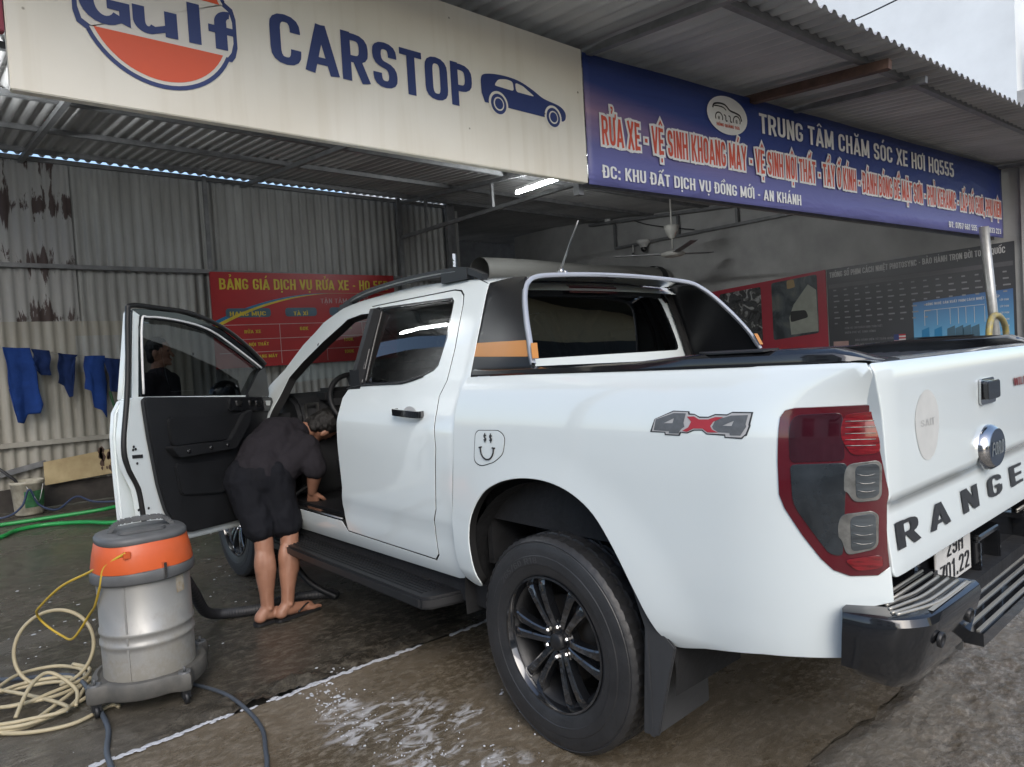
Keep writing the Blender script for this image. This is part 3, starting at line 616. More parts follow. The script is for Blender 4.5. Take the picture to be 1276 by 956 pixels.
# tail lamps
lout = [(-.902, 1.188), (-.905, 1.217), (-.916, 1.233), (-.938, 1.239), (-1.02, 1.241), (-1.093, 1.242), (-1.117, 1.243), (-1.122, 1.184), (-1.125, 1.104), (-1.125, 1.023), (-1.121, .999), (-1.119, .936), (-1.119, .886), (-1.121, .844), (-1.1, .823), (-1.047, .819), (-1.014, .832), (-.989, .859), (-.95, .917), (-.912, .983), (-.9, 1.018), (-.899, 1.103)]
lparts = [('lamp_zone_maroon', 'maroon_lens', [(-.928, 1.188), (-.933, 1.21), (-.947, 1.222), (-1.04, 1.226), (-1.046, 1.109), (-.93, 1.103)], .007),
 ('brake_light', 'bright_red', [(-1.046, 1.221), (-1.104, 1.228), (-1.112, 1.184), (-1.113, 1.126), (-1.061, 1.121), (-1.041, 1.162), (-1.039, 1.187)], .0085),
 ('lamp_zone_smoked', 'smoke_lens', [(-.93, 1.096), (-1.050, 1.102), (-1.043, .999), (-1.034, .868), (-1.008, .873), (-.941, .982), (-.933, 1.007)], .007),
 ('indicator_light', 'lamp_clear', [(-1.045, 1.074), (-1.053, 1.099), (-1.108, 1.107), (-1.116, 1.098), (-1.114, 1.024), (-1.108, 1.011), (-1.063, 1.005), (-1.051, 1.03), (-1.044, 1.033)], .009),
 ('indicator_lens', 'lamp_grey', [(-1.068, 1.094), (-1.105, 1.101), (-1.112, 1.092), (-1.110, 1.027), (-1.102, 1.018), (-1.068, 1.014)], .0105),
 ('reversing_light', 'lamp_clear', [(-1.029, .948), (-1.037, .973), (-1.095, .983), (-1.107, .974), (-1.104, .902), (-1.097, .889), (-1.044, .872), (-1.035, .91), (-1.029, .916)], .009),
 ('reversing_lens', 'lamp_grey', [(-1.055, .967), (-1.097, .977), (-1.102, .968), (-1.101, .905), (-1.093, .892), (-1.054, .882)], .0105),
 ('reflector', 'bright_red', [(-1.038, .859), (-1.110, .874), (-1.111, .842), (-1.062, .833)], .0085)]
for sg in (1, -1):
    tlp = panel('tail_lamp', lout, side(S_bed, .004, sg), M['red_lens'], T, step=.02, rim=.03, gap=.001, sgn=-sg)
    for nm, m_, lp, off in lparts: panel(nm, rnd(lp, .012, 3), side(S_bed, off, sg), M[m_], tlp, step=.02, rim=.003, gap=.001, sgn=-sg)
    mb = MB()
    for x0, x1, zs in ((-1.070, -1.104, (1.035, 1.055, 1.075)), (-1.058, -1.096, (.905, .927, .949))):
        for z in zs: mb.tube([Vector((x0+(x1-x0)*k/5, sg*(S_bed(x0+(x1-x0)*k/5, z)+.0112), z-.004*math.sin(math.pi*k/5))) for k in range(6)], .0012, 5)
    for z in (1.205, 1.19, 1.175, 1.16, 1.145): mb.tube([Vector((-1.048-.058*k/5, sg*(S_bed(-1.048-.058*k/5, z)+.0092), z)) for k in range(6)], .0011, 5)
    mb.build('lens_rib', M['lamp_clear'], tlp)
# 4x4 decal
D4 = dict(decal_black=([(-.5, 1.165), (-.515, 1.204), (-.582, 1.23), (-.638, 1.229), (-.639, 1.223), (-.655, 1.222), (-.671, 1.215), (-.7, 1.215), (-.722, 1.223), (-.759, 1.223), (-.775, 1.23), (-.834, 1.23), (-.827, 1.198), (-.828, 1.194), (-.818, 1.167), (-.812, 1.166), (-.805, 1.158), (-.753, 1.159), (-.753, 1.165), (-.696, 1.166), (-.681, 1.176), (-.656, 1.175), (-.633, 1.166), (-.612, 1.167), (-.607, 1.158), (-.554, 1.158), (-.553, 1.165)],))
d4s = [(-.508, 1.168), (-.518, 1.2035), (-.583, 1.227), (-.633, 1.2265), (-.635, 1.219), (-.656, 1.219), (-.672, 1.211), (-.701, 1.2115), (-.723, 1.2195), (-.760, 1.2195), (-.774, 1.2265), (-.829, 1.2265), (-.822, 1.197), (-.823, 1.192), (-.815, 1.172), (-.803, 1.162), (-.757, 1.162), (-.756, 1.169), (-.698, 1.169), (-.683, 1.179), (-.655, 1.178), (-.632, 1.169), (-.608, 1.170), (-.603, 1.1615), (-.558, 1.1615), (-.557, 1.168)]
f41 = [(-.515, 1.171), (-.521, 1.203), (-.585, 1.223), (-.627, 1.223), (-.62, 1.196), (-.624, 1.185), (-.614, 1.179), (-.608, 1.172), (-.605, 1.165), (-.57, 1.164), (-.57, 1.17)]
f42 = [(-.715, 1.188), (-.725, 1.206), (-.772, 1.22), (-.821, 1.222), (-.815, 1.198), (-.817, 1.191), (-.81, 1.181), (-.801, 1.167), (-.77, 1.167), (-.769, 1.173), (-.734, 1.174), (-.72, 1.181)]
xx = [(-.631, 1.214), (-.655, 1.215), (-.672, 1.207), (-.702, 1.208), (-.724, 1.215), (-.75, 1.215), (-.719, 1.202), (-.709, 1.19), (-.716, 1.18), (-.734, 1.173), (-.7, 1.172), (-.685, 1.182), (-.654, 1.181), (-.633, 1.171), (-.616, 1.173), (-.637, 1.184), (-.646, 1.2)]
for sg in (1, -1):
    mir = (lambda l: l) if sg == 1 else (lambda l: [(-1.334-a, b) for a, b in l][::-1])
    dk = panel('four_by_four_decal', mir(D4['decal_black'][0]), side(S_bed, .0012, sg), M['decal_black'], T, step=.03, rim=0, sgn=-sg)
    panel('decal_outline', mir(d4s), side(S_bed, .002, sg), M['decal_silver'], dk, step=.03, rim=0, sgn=-sg)
    t1 = [(-.551, 1.193), (-.586, 1.208), (-.582, 1.194)]; t2 = [(-.747, 1.192), (-.781, 1.206), (-.775, 1.192)]
    panel('numeral', mir(f41), side(S_bed, .0028, sg), M['decal_grey'], dk, holes=[mir(t1)], step=.03, rim=0, sgn=-sg)
    panel('numeral', mir(f42), side(S_bed, .0028, sg), M['decal_grey'], dk, holes=[mir(t2)], step=.03, rim=0, sgn=-sg)
    panel('cross', mir(xx), side(S_bed, .0032, sg), M['decal_red'], dk, step=.03, rim=0, sgn=-sg)
# rear bumper
def bump_outline(sg):
    return [(-1.045, .888), (-1.10, .884), (-1.16, .862), (-1.20, .818), (-1.216, .765), (-1.222, .60), (-1.224, .47)]
bp = MB()
levels = [(.538, .085, .05), (.552, .060, .025), (.60, .032, .006), (.68, .010, .0), (.722, .0, .0), (.738, .006, .006), (.744, .018, .014)]
for sg in (1, -1):
    ol = bump_outline(sg); n0 = len(bp.v); q = len(ol)+1
    sp = spline([(a, b, 0) for a, b in ol], 4); q = len(sp)
    for z, ix, iy in levels:
        for i, p in enumerate(sp):
            k = i/(q-1); side_ = max(0, 1-k*2.2); zz = z+side_*max(0, .60-z)*.75
            bp.v.append((p.x+ix*(1-side_*.55)-0, sg*(p.y-iy-ix*side_*.25), zz))
    for j in range(len(levels)-1):
        for i in range(q-1): bp.f.append((n0+j*q+i, n0+j*q+i+1, n0+(j+1)*q+i+1, n0+(j+1)*q+i)); bp.mi.append(0); bp.sm.append(True)
    top = [n0+(len(levels)-1)*q+i for i in range(q)]; o = len(bp.v); bp.v += [(-1.10, .47*sg, .744), (-1.10, .76*sg, .744), (-1.03, .80*sg, .744)]
    bp.f.append(tuple(top+[o, o+1, o+2])); bp.mi.append(0); bp.sm.append(False)
    end = [n0+j*q+q-1 for j in range(len(levels))]; o = len(bp.v); bp.v += [(-1.05, .47*sg, .744), (-1.05, .47*sg, .538)]; bp.f.append(tuple(end+[o, o+1])); bp.mi.append(0); bp.sm.append(False)
bp.box((-1.15, 0, .588), (.15, .938, .035)); bp.box((-1.045, 0, .66), (.03, .93, .22))
for sg in (1, -1): bp.box((-1.045, .605*sg, .7335), (.118, .37, .018))
rb = bp.build('rear_bumper', M['gloss_black'], T); rb.data.set_sharp_from_angle(angle=R(35))
mb = MB()
for sg in (1, -1):
    for x_ in (-1.102, -1.078): mb.tube([(x_, .76*sg, .7455), (x_, .46*sg, .7455)], .004, 6)
    for k, (x, y0, y1) in enumerate(((-1.128, .79, .49), (-1.152, .80, .49), (-1.175, .81, .49), (-1.196, .80, .49))):
        mb.tube(spline([(x+.045*(.4+.2*k), (y0+.012*k)*sg, .7455), (x+.012, (y0-.06)*sg, .7465), (x, (y0-.14)*sg, .7465), (x, y1*sg, .7465)], 5), .0042, 6)
    mb.grid(lambda u, v: Vector((-1.205+.012*u, sg*(.76-.28*v), .7456)), 1, 4)
for k in range(5): mb.box((-1.09-.03*k, 0, .607), (.008, .92, .006))
mb.build('step_strip', mat('worn_step_edge', (.40, .39, .35), .32, metal=.4, var=.06, vscale=6), rb)
mb = MB()
for y in (.74, .53, -.53, -.74): mb.lathe((-1.209, y, .672), (-1, 0, -.12), [(.019, 0), (.019, .008), (.014, .010), (.014, .006), (0, .006)], 20)
mb.build('parking_sensor', M['satin_black'], rb)
mb = MB(); mb.prism(rnd([(.058, -.175), (.058, .015), (-.01, .015), (-.012, -.175)], .01, 2), (-1.165, .4685, .722), (1, 0, 0), (0, 0, 1), (0, .004, 0)); mb.build('bumper_end_cap', M['steel'], rb)
for sg in (1, -1):
    mb = MB(); o = Vector((-1.10, .02, .60)); a0, a1 = (.045, -.16) if sg == 1 else (0, 0)
    if sg == 1:
        mb.box((-1.075, -.055, .752), (.06, .21, .02)); mb.box((-1.075, -.055, .615), (.06, .21, .02)); mb.box((-1.075, .045, .683), (.06, .018, .12)); mb.box((-1.075, -.155, .683), (.06, .018, .12)); mb.box((-1.052, -.055, .683), (.01, .19, .12))
        mb.build('tow_socket', M['gloss_black'], rb, bevel=.006)
mb = MB(); mb.box((-1.082, .225, .735), (.006, .30, .145)); pl = mb.build('number_plate', M['plate'], T, bevel=.002)
mb = MB(); text(mb, '29H', flat((-1.0862, .290, .742), (0, -1, 0), (0, 0, 1)), .145, .056, .15); text(mb, '701.22', flat((-1.0862, .350, .674), (0, -1, 0), (0, 0, 1)), .255, .056, .15); mb.build('plate_characters', M['ink'], pl)
# mud flaps, side steps
for cx in (0, 3.22):
    for sg in (1, -1):
        mb = MB(); x0 = cx-.43
        lp = [(.895, .60), (.903, .50), (.900, .205), (.60, .215), (.60, .60)] if cx == 0 else [(.89, .55), (.89, .27), (.65, .27), (.65, .55)]
        mb.prism([(a*sg, b) for a, b in lp], (x0-.02, 0, 0), (0, 1, 0), (-.0, 0, 1), (.018, 0, 0))
        if cx == 0: mb.prism([(-.405, .205), (-.465, .215), (-.545, .515), (-.468, .58), (-.416, .671), (-.36, .765), (-.34, .75), (-.395, .645), (-.43, .55)], (0, .899*sg, 0), (1, 0, 0), (0, 0, 1), (0, -.012*sg, 0))
        mb.build('mud_flap', M['flap'], T, bevel=.004)
for sg in (1, -1):
    mb = MB(); mb.prism([(.62, .80), (.66, .965), (.70, 1.0), (2.35, 1.0), (2.42, .95), (2.42, .80)], (0, 0, .365), (1, 0, 0), (0, sg, 0), (0, 0, .055))
    ss = mb.build('side_step', M['satin_black'], T, bevel=.012)
    mb = MB()
    for k in range(6): mb.box((1.55, sg*(.845+.022*k), .4215), (1.62, .008, .005))
    mb.build('step_ribs', M['dark_trim'], ss)
    mb = MB()
    for x in (.9, 1.6, 2.2): mb.box((x, .74*sg, .41), (.06, .2, .03))
    mb.build('step_bracket', M['liner'], ss)
# wheels
tp = [(.236, .10), (.243, .118), (.247, .122), (.252, .124), (.262, .128), (.285, .1325), (.2875, .1345), (.300, .135), (.318, .1345), (.3205, .1325), (.335, .1318), (.350, .1298), (.362, .1265), (.364, .1235), (.367, .1232), (.369, .1250), (.379, .1185), (.3855, .1085)]
tread = [(.3865, .088), (.3868, .066), (.379, .064), (.379, .056), (.3875, .054), (.388, .018), (.380, .016), (.380, .006), (.388, .004)]
prof = tp+tread+[(.388, -.004), (.380, -.006), (.380, -.016), (.388, -.018), (.3875, -.054), (.379, -.056), (.379, -.064), (.3868, -.066), (.3865, -.088)]+[(r, -h) for r, h in tp[::-1]]
def mk_wheel(sg):
    we = partempty('wheel', (0, .775*sg, .3785), T); o = (0, .775*sg, .3785); ax = (0, sg, 0)
    mb = MB(); mb.lathe(o, ax, prof, 180)
    ns = 180; vs = [Vector(v) for v in mb.v]; oo = Vector(o)
    for i, (r, h) in enumerate(prof):
        if (r > .370 and abs(h) > .063) or (r > .386):
            lim = 3 if abs(h) > .063 else 5
            for k in range(ns):
                q = (k+(2 if h > 0 else 0)+int(abs(h)*60)) % lim
                if q == 0: p = vs[i*ns+k]; d = Vector((p.x-oo.x, 0, p.z-oo.z)).normalized(); vs[i*ns+k] = p-d*(.0075 if abs(h) < .09 else .0035)
    for k in range(0, ns):
        pass
    mb.v = [tuple(v) for v in vs]; ty = mb.build('tyre', M['rubber'], we); ty.data.set_sharp_from_angle(angle=R(24))
    ax_ = Vector(ax); oo = Vector(o)
    mb = MB()
    def ring_text(body, r0, hgt, a_mid, span):
        def Fr(a, b):
            q = a_mid-sg*(a/.2-.5)*span if sg == -1 else a_mid-(a/.2-.5)*span*-1
            return oo+ax_*.1362+Vector((math.cos(q), 0, math.sin(q)))*(r0+b)
        text(mb, body, Fr, .2, hgt, .15)
    ring_text('265/60 R18', .292, .022, R(60), R(46))
    mb.build('sidewall_lettering', M['sidewall'], we)
    mb = MB(); mb.lathe(o, ax, [(.237, .10), (.244, .121), (.243, .126), (.236, .126), (.232, .118), (.226, .10)], 72); bar_ = MB(); bar_.lathe(o, ax, [(.226, .10), (.214, .085), (.208, .04), (.206, -.10), (.236, -.115)], 48); bar_.build('rim_barrel', M['satin_black'], we)
    for k in range(6):
        a0 = R(60*k+6); d = Vector((math.cos(a0), 0, math.sin(a0))); t_ = Vector((-math.sin(a0), 0, math.cos(a0)))
        for sd_ in (-1, 1):
            st = [(.040, .014, .086, .016), (.075, .0155, .098, .0125), (.12, .020, .106, .0135), (.165, .026, .110, .0155), (.20, .032, .110, .0175), (.222, .036, .105, .020), (.234, .038, .094, .023)]
            n0 = len(mb.v)
            for r, w_, h, hw in st:
                c = oo+d*r+t_*w_*sd_
                for a, b in ((-1.15, -.036), (-1.0, -.004), (-.62, .0), (.62, .0), (1.0, -.004), (1.15, -.036)): mb.v.append(tuple(c+t_*a*hw+ax_*(h+b)))
            for i in range(len(st)-1):
                for q in range(5): mb.f.append((n0+i*6+q, n0+i*6+q+1, n0+i*6+7+q, n0+i*6+6+q)); mb.mi.append(0); mb.sm.append(False)
    mb.lathe(o, ax, [(.0, .082), (.078, .082), (.080, .074), (.080, .05)], 36); rim = mb.build('rim', M['rim'], we); rim.data.set_sharp_from_angle(angle=R(30))
    mb = MB(); mb.lathe(o, ax, [(.0, .105), (.026, .104), (.031, .100), (.032, .082)], 30); mb.build('centre_cap', M['satin_black'], we)
    mb = MB()
    for k in range(6):
        a = R(60*k+36); mb.lathe(oo+Vector((math.cos(a), 0, math.sin(a)))*.056, ax, [(.0, .103), (.006, .103), (.0095, .098), (.0095, .08)], 6, sm=False)
    mb.build('wheel_nut', M['chrome'], we)
    mb = MB(); mb.lathe(o, ax, [(.06, .035), (.155, .035), (.155, .015), (.06, .015)], 40); mb.lathe(o, ax, [(0, .02), (.20, -.02), (.2, -.09)], 40); mb.build('brake_disc', mat('brake_iron', (.06, .055, .05), .5, metal=.6), we)
    return we
for sg in (1, -1):
    a = mk_wheel(sg); b = a.copy(); COL.objects.link(b); b.location.x += 3.22; b.parent = T
    for ch in a.children:
        c = ch.copy(); COL.objects.link(c); c.parent = b
        for g in ch.children:
            pass
    ORG[b.name] = ORG[a.name]+Vector((3.22, 0, 0))
# nose of the truck (seen only through the glass)
mb = MB(); mb.grid(lambda u, v: Vector((2.72+1.36*u-.10*u*(2*v-1)**2, (2*v-1)*(.865-.16*u**3), 1.115+.06*(1-(2*v-1)**2)*(1-.3*u)-.12*u**2.5)), 16, 18); mb.build('bonnet', WHT, T)
mb = MB(); mb.box((2.78, 0, 1.13), (.22, 1.5, .03)); mb.build('scuttle', M['satin_black'], T)
mb = MB(); mb.box((4.03, 0, .86), (.06, 1.10, .28)); mb.box((4.055, 0, .86), (.03, 1.0, .05)); mb.build('grille', M['gloss_black'], T, bevel=.01)
mb = MB(); mb.box((4.02, 0, .58), (.22, 1.62, .26)); mb.build('front_bumper', WHT, T, bevel=.05)
for sg in (1, -1):
    mb = MB(); mb.box((3.96, .64*sg, .90), (.20, .24, .18), rot=Matrix.Rotation(R(-20*sg), 3, 'Z')); mb.build('headlight', M['lamp_grey'], T, bevel=.03)
# ------------------------------------------------ open driver door
th = R(60); H0 = Vector((2.52, .90, 0)); DD = Vector((-math.cos(th), math.sin(th), 0)); DN = Vector((math.sin(th), math.cos(th), 0)); UZ = Vector((0, 0, 1))
def DP(t): return lambda s, z: H0+DD*s+DN*t+UZ*z
inner = [(.955, 1.33), (.985, 1.323), (1.024, 1.15), (1.028, 1.07), (1.016, .98), (.963, .866), (.946, .72), (.90, .62), (.78, .552), (.29, .517), (.0, .52), (-.04, .60), (-.05, 1.27)]
mb = MB(); mb.prism(inner, H0, DD, UZ, DN*.07)
skin = [(.90, 1.33), (.956, 1.318), (1.0, 1.255), (1.018, 1.143), (1.02, 1.0), (1.018, .902), (1.012, .68), (.985, .58), (.75, .53), (.29, .50), (.0, .50), (-.06, .60), (-.06, 1.27)]
mb.prism(skin, H0+DN*.085, DD, UZ, DN*.035)
FD = mb.build('front_door', WHT, T, bevel=.008); FD['label'] = 'white front door swung wide open with black inner trim'
fo = rnd([(.955, 1.30), (.935, 1.55), (.912, 1.770), (.766, 1.772), (.527, 1.752), (.286, 1.678), (.089, 1.567), (-.07, 1.455), (-.09, 1.26)], .02, 2)
gi = rnd([(.918, 1.331), (.885, 1.68), (.822, 1.727), (.59, 1.708), (.395, 1.660), (.186, 1.551), (-.008, 1.438), (-.053, 1.271)], .03, 3)
cl = [(.925, 1.26), (.90, 1.56), (.875, 1.76), (.80, 1.78), (.80, 1.6), (.82, 1.26)]
panel('window_frame', fo, DP(.02), M['gloss_black'], FD, holes=[gi], step=.03, rim=.012, sgn=-1)
panel('frame_post', [(.955, 1.30), (.93, 1.55), (.905, 1.76), (.872, 1.74), (.885, 1.68), (.918, 1.331)], DP(.016), WHT, FD, step=.03, rim=.012, sgn=-1)
mb = MB(); pk = spline([DP(.045)(s, z) for s, z in [(.90, 1.32), (.865, 1.55), (.835, 1.778), (.80, 1.785)]], 5)
mb.prism(rnd([(.84, 1.31), (.960, 1.31), (.914, 1.567), (.880, 1.768), (.80, 1.770), (.80, 1.6)], .015, 2), H0+DN*.075, DD, UZ, DN*.04); mb.build('frame_post_outer', WHT, FD, bevel=.005)
panel('window', inset(gi, 1.01), DP(.03), M['win_mid'], FD, step=.08, rim=0, sgn=-1)
mb = MB(); mb.tube(spline([DP(.012)(s, z) for s, z in [(.945, .70), (.963, .866), (1.012, .98), (1.03, 1.09), (.99, 1.323), (.967, 1.494), (.945, 1.74), (.92, 1.786), (.766, 1.782), (.527, 1.762), (.286, 1.688), (.089, 1.577), (-.06, 1.466)]], 8), .013, 8); mb.build('weather_seal', M['seal'], FD)
mb = MB(); mb.tube(spline([DP(-.002)(s, z) for s, z in [(.90, 1.34), (.878, 1.69), (.825, 1.731), (.59, 1.713), (.395, 1.665), (.186, 1.556), (-.008, 1.443)]], 6), .006, 6); mb.build('frame_edge', mat('frame_bright_edge', (.75, .76, .76), .25, var=.02, coat=.6), FD)
trim = rnd([(.93, 1.326), (.913, 1.127), (.878, .875), (.841, .729), (.773, .618), (.69, .585), (.30, .562), (.02, .56), (-.02, .70), (-.045, 1.26)], .03, 3)
mb = MB(); mb.prism(trim, H0-DN*.035, DD, UZ, DN*.034); TP = mb.build('trim_panel', M['dark_trim'], FD, bevel=.012)
mb = MB(); mb.prism(rnd([(.805, 1.212), (.30, 1.178), (.20, 1.20), (.24, 1.14), (.373, 1.044), (.792, 1.06)], .03, 3), H0-DN*.055, DD, UZ, DN*.022); mb.build('trim_insert', M['cabin'], FD, bevel=.008)
mb = MB(); mb.prism(rnd([(.83, 1.062), (.40, 1.040), (.27, 1.18), (.20, 1.20), (.23, 1.12), (.36, .99), (.78, .998)], .015, 3), H0-DN*.085, DD, UZ, DN*.052); mb.build('armrest', M['satin_black'], FD, bevel=.01)
mb = MB(); mb.prism(rnd([(.782, .97), (.407, .935), (.40, .80), (.44, .745), (.754, .795)], .03, 3), H0-DN*.050, DD, UZ, DN*.018); mb.build('door_pocket', M['cabin'], FD, bevel=.008)
mb = MB(); mb.prism(rnd([(.349, 1.278), (-.026, 1.256), (-.042, 1.17), (.356, 1.205)], .015, 3), H0-DN*.052, DD, UZ, DN*.02); sp_ = mb.build('switch_panel', M['gloss_black'], FD, bevel=.005)
mb = MB()
for s, z in ((.30, 1.243), (.19, 1.236), (.13, 1.23), (.05, 1.225)): mb.prism(rnd([(s, z+.016), (s-.05, z+.012), (s-.04, z-.018), (s-.005, z-.014)], .005, 2), H0-DN*.058, DD, UZ, DN*.008)
mb.build('door_release', M['chrome'], FD)
mb = MB()
for s in (.72, .56, .43): mb.lathe(H0+DD*s-DN*.086+UZ*(1.025-.02*(.8-s)), -DN, [(.011, 0), (.011, .004), (0, .004)], 14)
mb.build('window_switch', M['gloss_black'], FD)
mb = MB(); mb.prism([(.996, 1.045), (.935, 1.040), (.935, 1.022), (.996, 1.028)], H0-DN*.003, DD, UZ, DN*.004)
for s, z in ((.985, 1.085), (.975, 1.072), (.99, 1.07), (.972, 1.0), (.985, .77), (.925, .766)): mb.lathe(H0+DD*s-DN*.003+UZ*z, -DN, [(.007, 0), (0, .001)], 10)
mb.build('door_latch', M['ink'], FD)
mb = MB(); mb.ell(H0+DD*.02+DN*.27+UZ*1.29, (.05, .10, .09)); mb.bar(H0+DD*.0+DN*.10+UZ*1.24, H0+DD*.02+DN*.24+UZ*1.25, .08, .05); mb.build('wing_mirror', M['gloss_black'], FD)
mb = MB(); mb.prism([(-.045, 1.262), (-.045, 1.45), (.02, 1.42), (.16, 1.262)], H0+DN*.0, DD, UZ, DN*.02); mb.build('mirror_sail', M['gloss_black'], FD)
mb = MB()
for z in (.75, 1.08): mb.box((2.545, .90, z), (.06, .05, .07))
mb.build('door_hinge', WHT, T, bevel=.006)
mb = MB(); mb.box((1.95, .842, .6035), (.66, .07, .006)); sp_ = mb.build('sill_plate', M['gloss_black'], T)
mb = MB(); text(mb, 'RANGER', flat((1.80, .875, .6075), (-1, 0, 0), (0, -1, 0)),   .16, .02, .15); mb.build('sill_lettering', M['chrome'], sp_)
mb = MB(); mb.tube([(2.42, .865, .607), (1.62, .865, .607)], .006, 6); mb.build('sill_edge', M['steel'], T)
# ================================================================== GROUND
def ground_mat(name, ca, cb, cc, rough0, rough1, sc=1., foam=0., bump=.5, pud=.5, fc=(.62, .64, .66)):
    """wet concrete: three tones, pebbly bump, glossy where water stands, optional dried soap film"""
    m, t, b = newmat(name); L = t.links; tc = N(t, 'ShaderNodeTexCoord'); O = tc.outputs['Object']
    mp = N(t, 'ShaderNodeMapping'); mp.inputs['Scale'].default_value = (1, .55, 1); L.new(O, mp.inputs[0])
    n1 = N(t, 'ShaderNodeTexNoise', i_Scale=1.3*sc, i_Detail=9., i_Roughness=.62); L.new(mp.outputs[0], n1.inputs['Vector'])
    n2 = N(t, 'ShaderNodeTexNoise', i_Scale=22*sc, i_Detail=8., i_Roughness=.7); L.new(mp.outputs[0], n2.inputs['Vector'])
    n3 = N(t, 'ShaderNodeTexNoise', i_Scale=150*sc, i_Detail=4., i_Roughness=.7); L.new(O, n3.inputs['Vector'])
    r1 = N(t, 'ShaderNodeValToRGB'); e = r1.color_ramp.elements; e[0].position = .36; e[1].position = .66; e[0].color = (*ca, 1); e[1].color = (*cb, 1); L.new(n1.outputs[0], r1.inputs[0])
    mx = N(t, 'ShaderNodeMix', data_type='RGBA'); r2 = N(t, 'ShaderNodeValToRGB'); r2.color_ramp.elements[0].position = .47; r2.color_ramp.elements[1].position = .72
    L.new(n2.outputs[0], r2.inputs[0]); L.new(r2.outputs[0], mx.inputs[0]); L.new(r1.outputs[0], mx.inputs[6]); mx.inputs[7].default_value = (*cc, 1)
    mu = N(t, 'ShaderNodeMix', data_type='RGBA', blend_type='MULTIPLY'); mu.inputs[0].default_value = .8; r3 = N(t, 'ShaderNodeValToRGB'); r3.color_ramp.elements[0].position = .32; r3.color_ramp.elements[1].position = .55
    r3.color_ramp.elements[0].color = (.35, .35, .35, 1); L.new(n3.outputs[0], r3.inputs[0]); L.new(mx.outputs[2], mu.inputs[6]); L.new(r3.outputs[0], mu.inputs[7]); col = mu.outputs[2]
    mr = N(t, 'ShaderNodeMapRange', i_1=pud-.10, i_2=pud+.10, i_3=rough0, i_4=rough1); L.new(n1.outputs[0], mr.inputs[0]); ro = mr.outputs[0]
    if foam:
        n4 = N(t, 'ShaderNodeTexNoise', i_Scale=2.1, i_Detail=3.); L.new(O, n4.inputs['Vector'])
        n5 = N(t, 'ShaderNodeTexNoise', i_Scale=15., i_Detail=6., i_Roughness=.62, i_Distortion=1.0); L.new(mp.outputs[0], n5.inputs['Vector'])
        sm_ = N(t, 'ShaderNodeMath', operation='MULTIPLY'); ra = N(t, 'ShaderNodeValToRGB'); ra.color_ramp.elements[0].position = .52; ra.color_ramp.elements[1].position = .70; 
        rb2 = N(t, 'ShaderNodeValToRGB'); rb2.color_ramp.elements[0].position = .49; rb2.color_ramp.elements[1].position = .62; L.new(n5.outputs[0], rb2.inputs[0])
        acc = None
        for (fx, fy, fr) in ((.60, 1.20, .34), (.30, 1.25, .30), (.86, 1.32, .16), (.05, 1.12, .2), (.42, .98, .16), (-.45, 1.4, .2)):
            vd = N(t, 'ShaderNodeVectorMath', operation='DISTANCE'); vd.inputs[1].default_value = (fx, fy, 0); L.new(O, vd.inputs[0])
            fm = N(t, 'ShaderNodeMapRange', i_1=fr*.25, i_2=fr, i_3=.62, i_4=0.); L.new(vd.outputs['Value'], fm.inputs[0])
            if acc is None: acc = fm.outputs[0]
            else: mxx = N(t, 'ShaderNodeMath', operation='MAXIMUM'); L.new(acc, mxx.inputs[0]); L.new(fm.outputs[0], mxx.inputs[1]); acc = mxx.outputs[0]
        pr = N(t, 'ShaderNodeMath', operation='MULTIPLY_ADD', i_1=.9); L.new(n4.outputs[0], pr.inputs[0]); L.new(acc, pr.inputs[2]); ra.color_ramp.elements[0].position = .66; ra.color_ramp.elements[1].position = .92; L.new(pr.outputs[0], ra.inputs[0])
        L.new(ra.outputs[0], sm_.inputs[0]); L.new(rb2.outputs[0], sm_.inputs[1]); s2 = N(t, 'ShaderNodeMath', operation='MULTIPLY', i_1=foam); L.new(sm_.outputs[0], s2.inputs[0])
        mf = N(t, 'ShaderNodeMix', data_type='RGBA'); L.new(s2.outputs[0], mf.inputs[0]); L.new(col, mf.inputs[6]); mf.inputs[7].default_value = (*fc, 1); col = mf.outputs[2]
    L.new(col, b.inputs['Base Color']); L.new(ro, b.inputs['Roughness']); b.inputs['Specular IOR Level'].default_value = .5
    ad = N(t, 'ShaderNodeMath', operation='ADD'); q = N(t, 'ShaderNodeMath', operation='MULTIPLY', i_1=.35); L.new(n3.outputs[0], q.inputs[0]); L.new(n2.outputs[0], ad.inputs[0]); L.new(q.outputs[0], ad.inputs[1])
    # water fills the low spots: bump fades where the film is glossy
    bs_ = N(t, 'ShaderNodeMapRange', i_1=pud-.10, i_2=pud+.10, i_3=bump*.35, i_4=bump); L.new(n1.outputs[0], bs_.inputs[0])
    bp = N(t, 'ShaderNodeBump', i_Distance=.012); L.new(bs_.outputs[0], bp.inputs['Strength']); L.new(ad.outputs[0], bp.inputs['Height']); L.new(bp.outputs[0], b.inputs['Normal'])
    return m
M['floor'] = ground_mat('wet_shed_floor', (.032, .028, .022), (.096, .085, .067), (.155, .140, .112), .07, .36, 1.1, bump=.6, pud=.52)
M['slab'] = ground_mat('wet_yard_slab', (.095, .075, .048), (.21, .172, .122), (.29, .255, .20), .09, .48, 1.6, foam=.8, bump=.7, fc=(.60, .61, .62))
M['rough'] = ground_mat('rough_wet_concrete', (.13, .108, .078), (.26, .23, .185), (.40, .37, .32), .07, .40, 2.2, bump=1., pud=.5)
M['street'] = ground_mat('street_ground', (.10, .095, .085), (.16, .15, .135), (.2, .19, .17), .5, .8, .6, bump=.3)
def nz(x, y, s, o=0): return noise.noise(Vector((x*s+o, y*s-o, o*.7)))
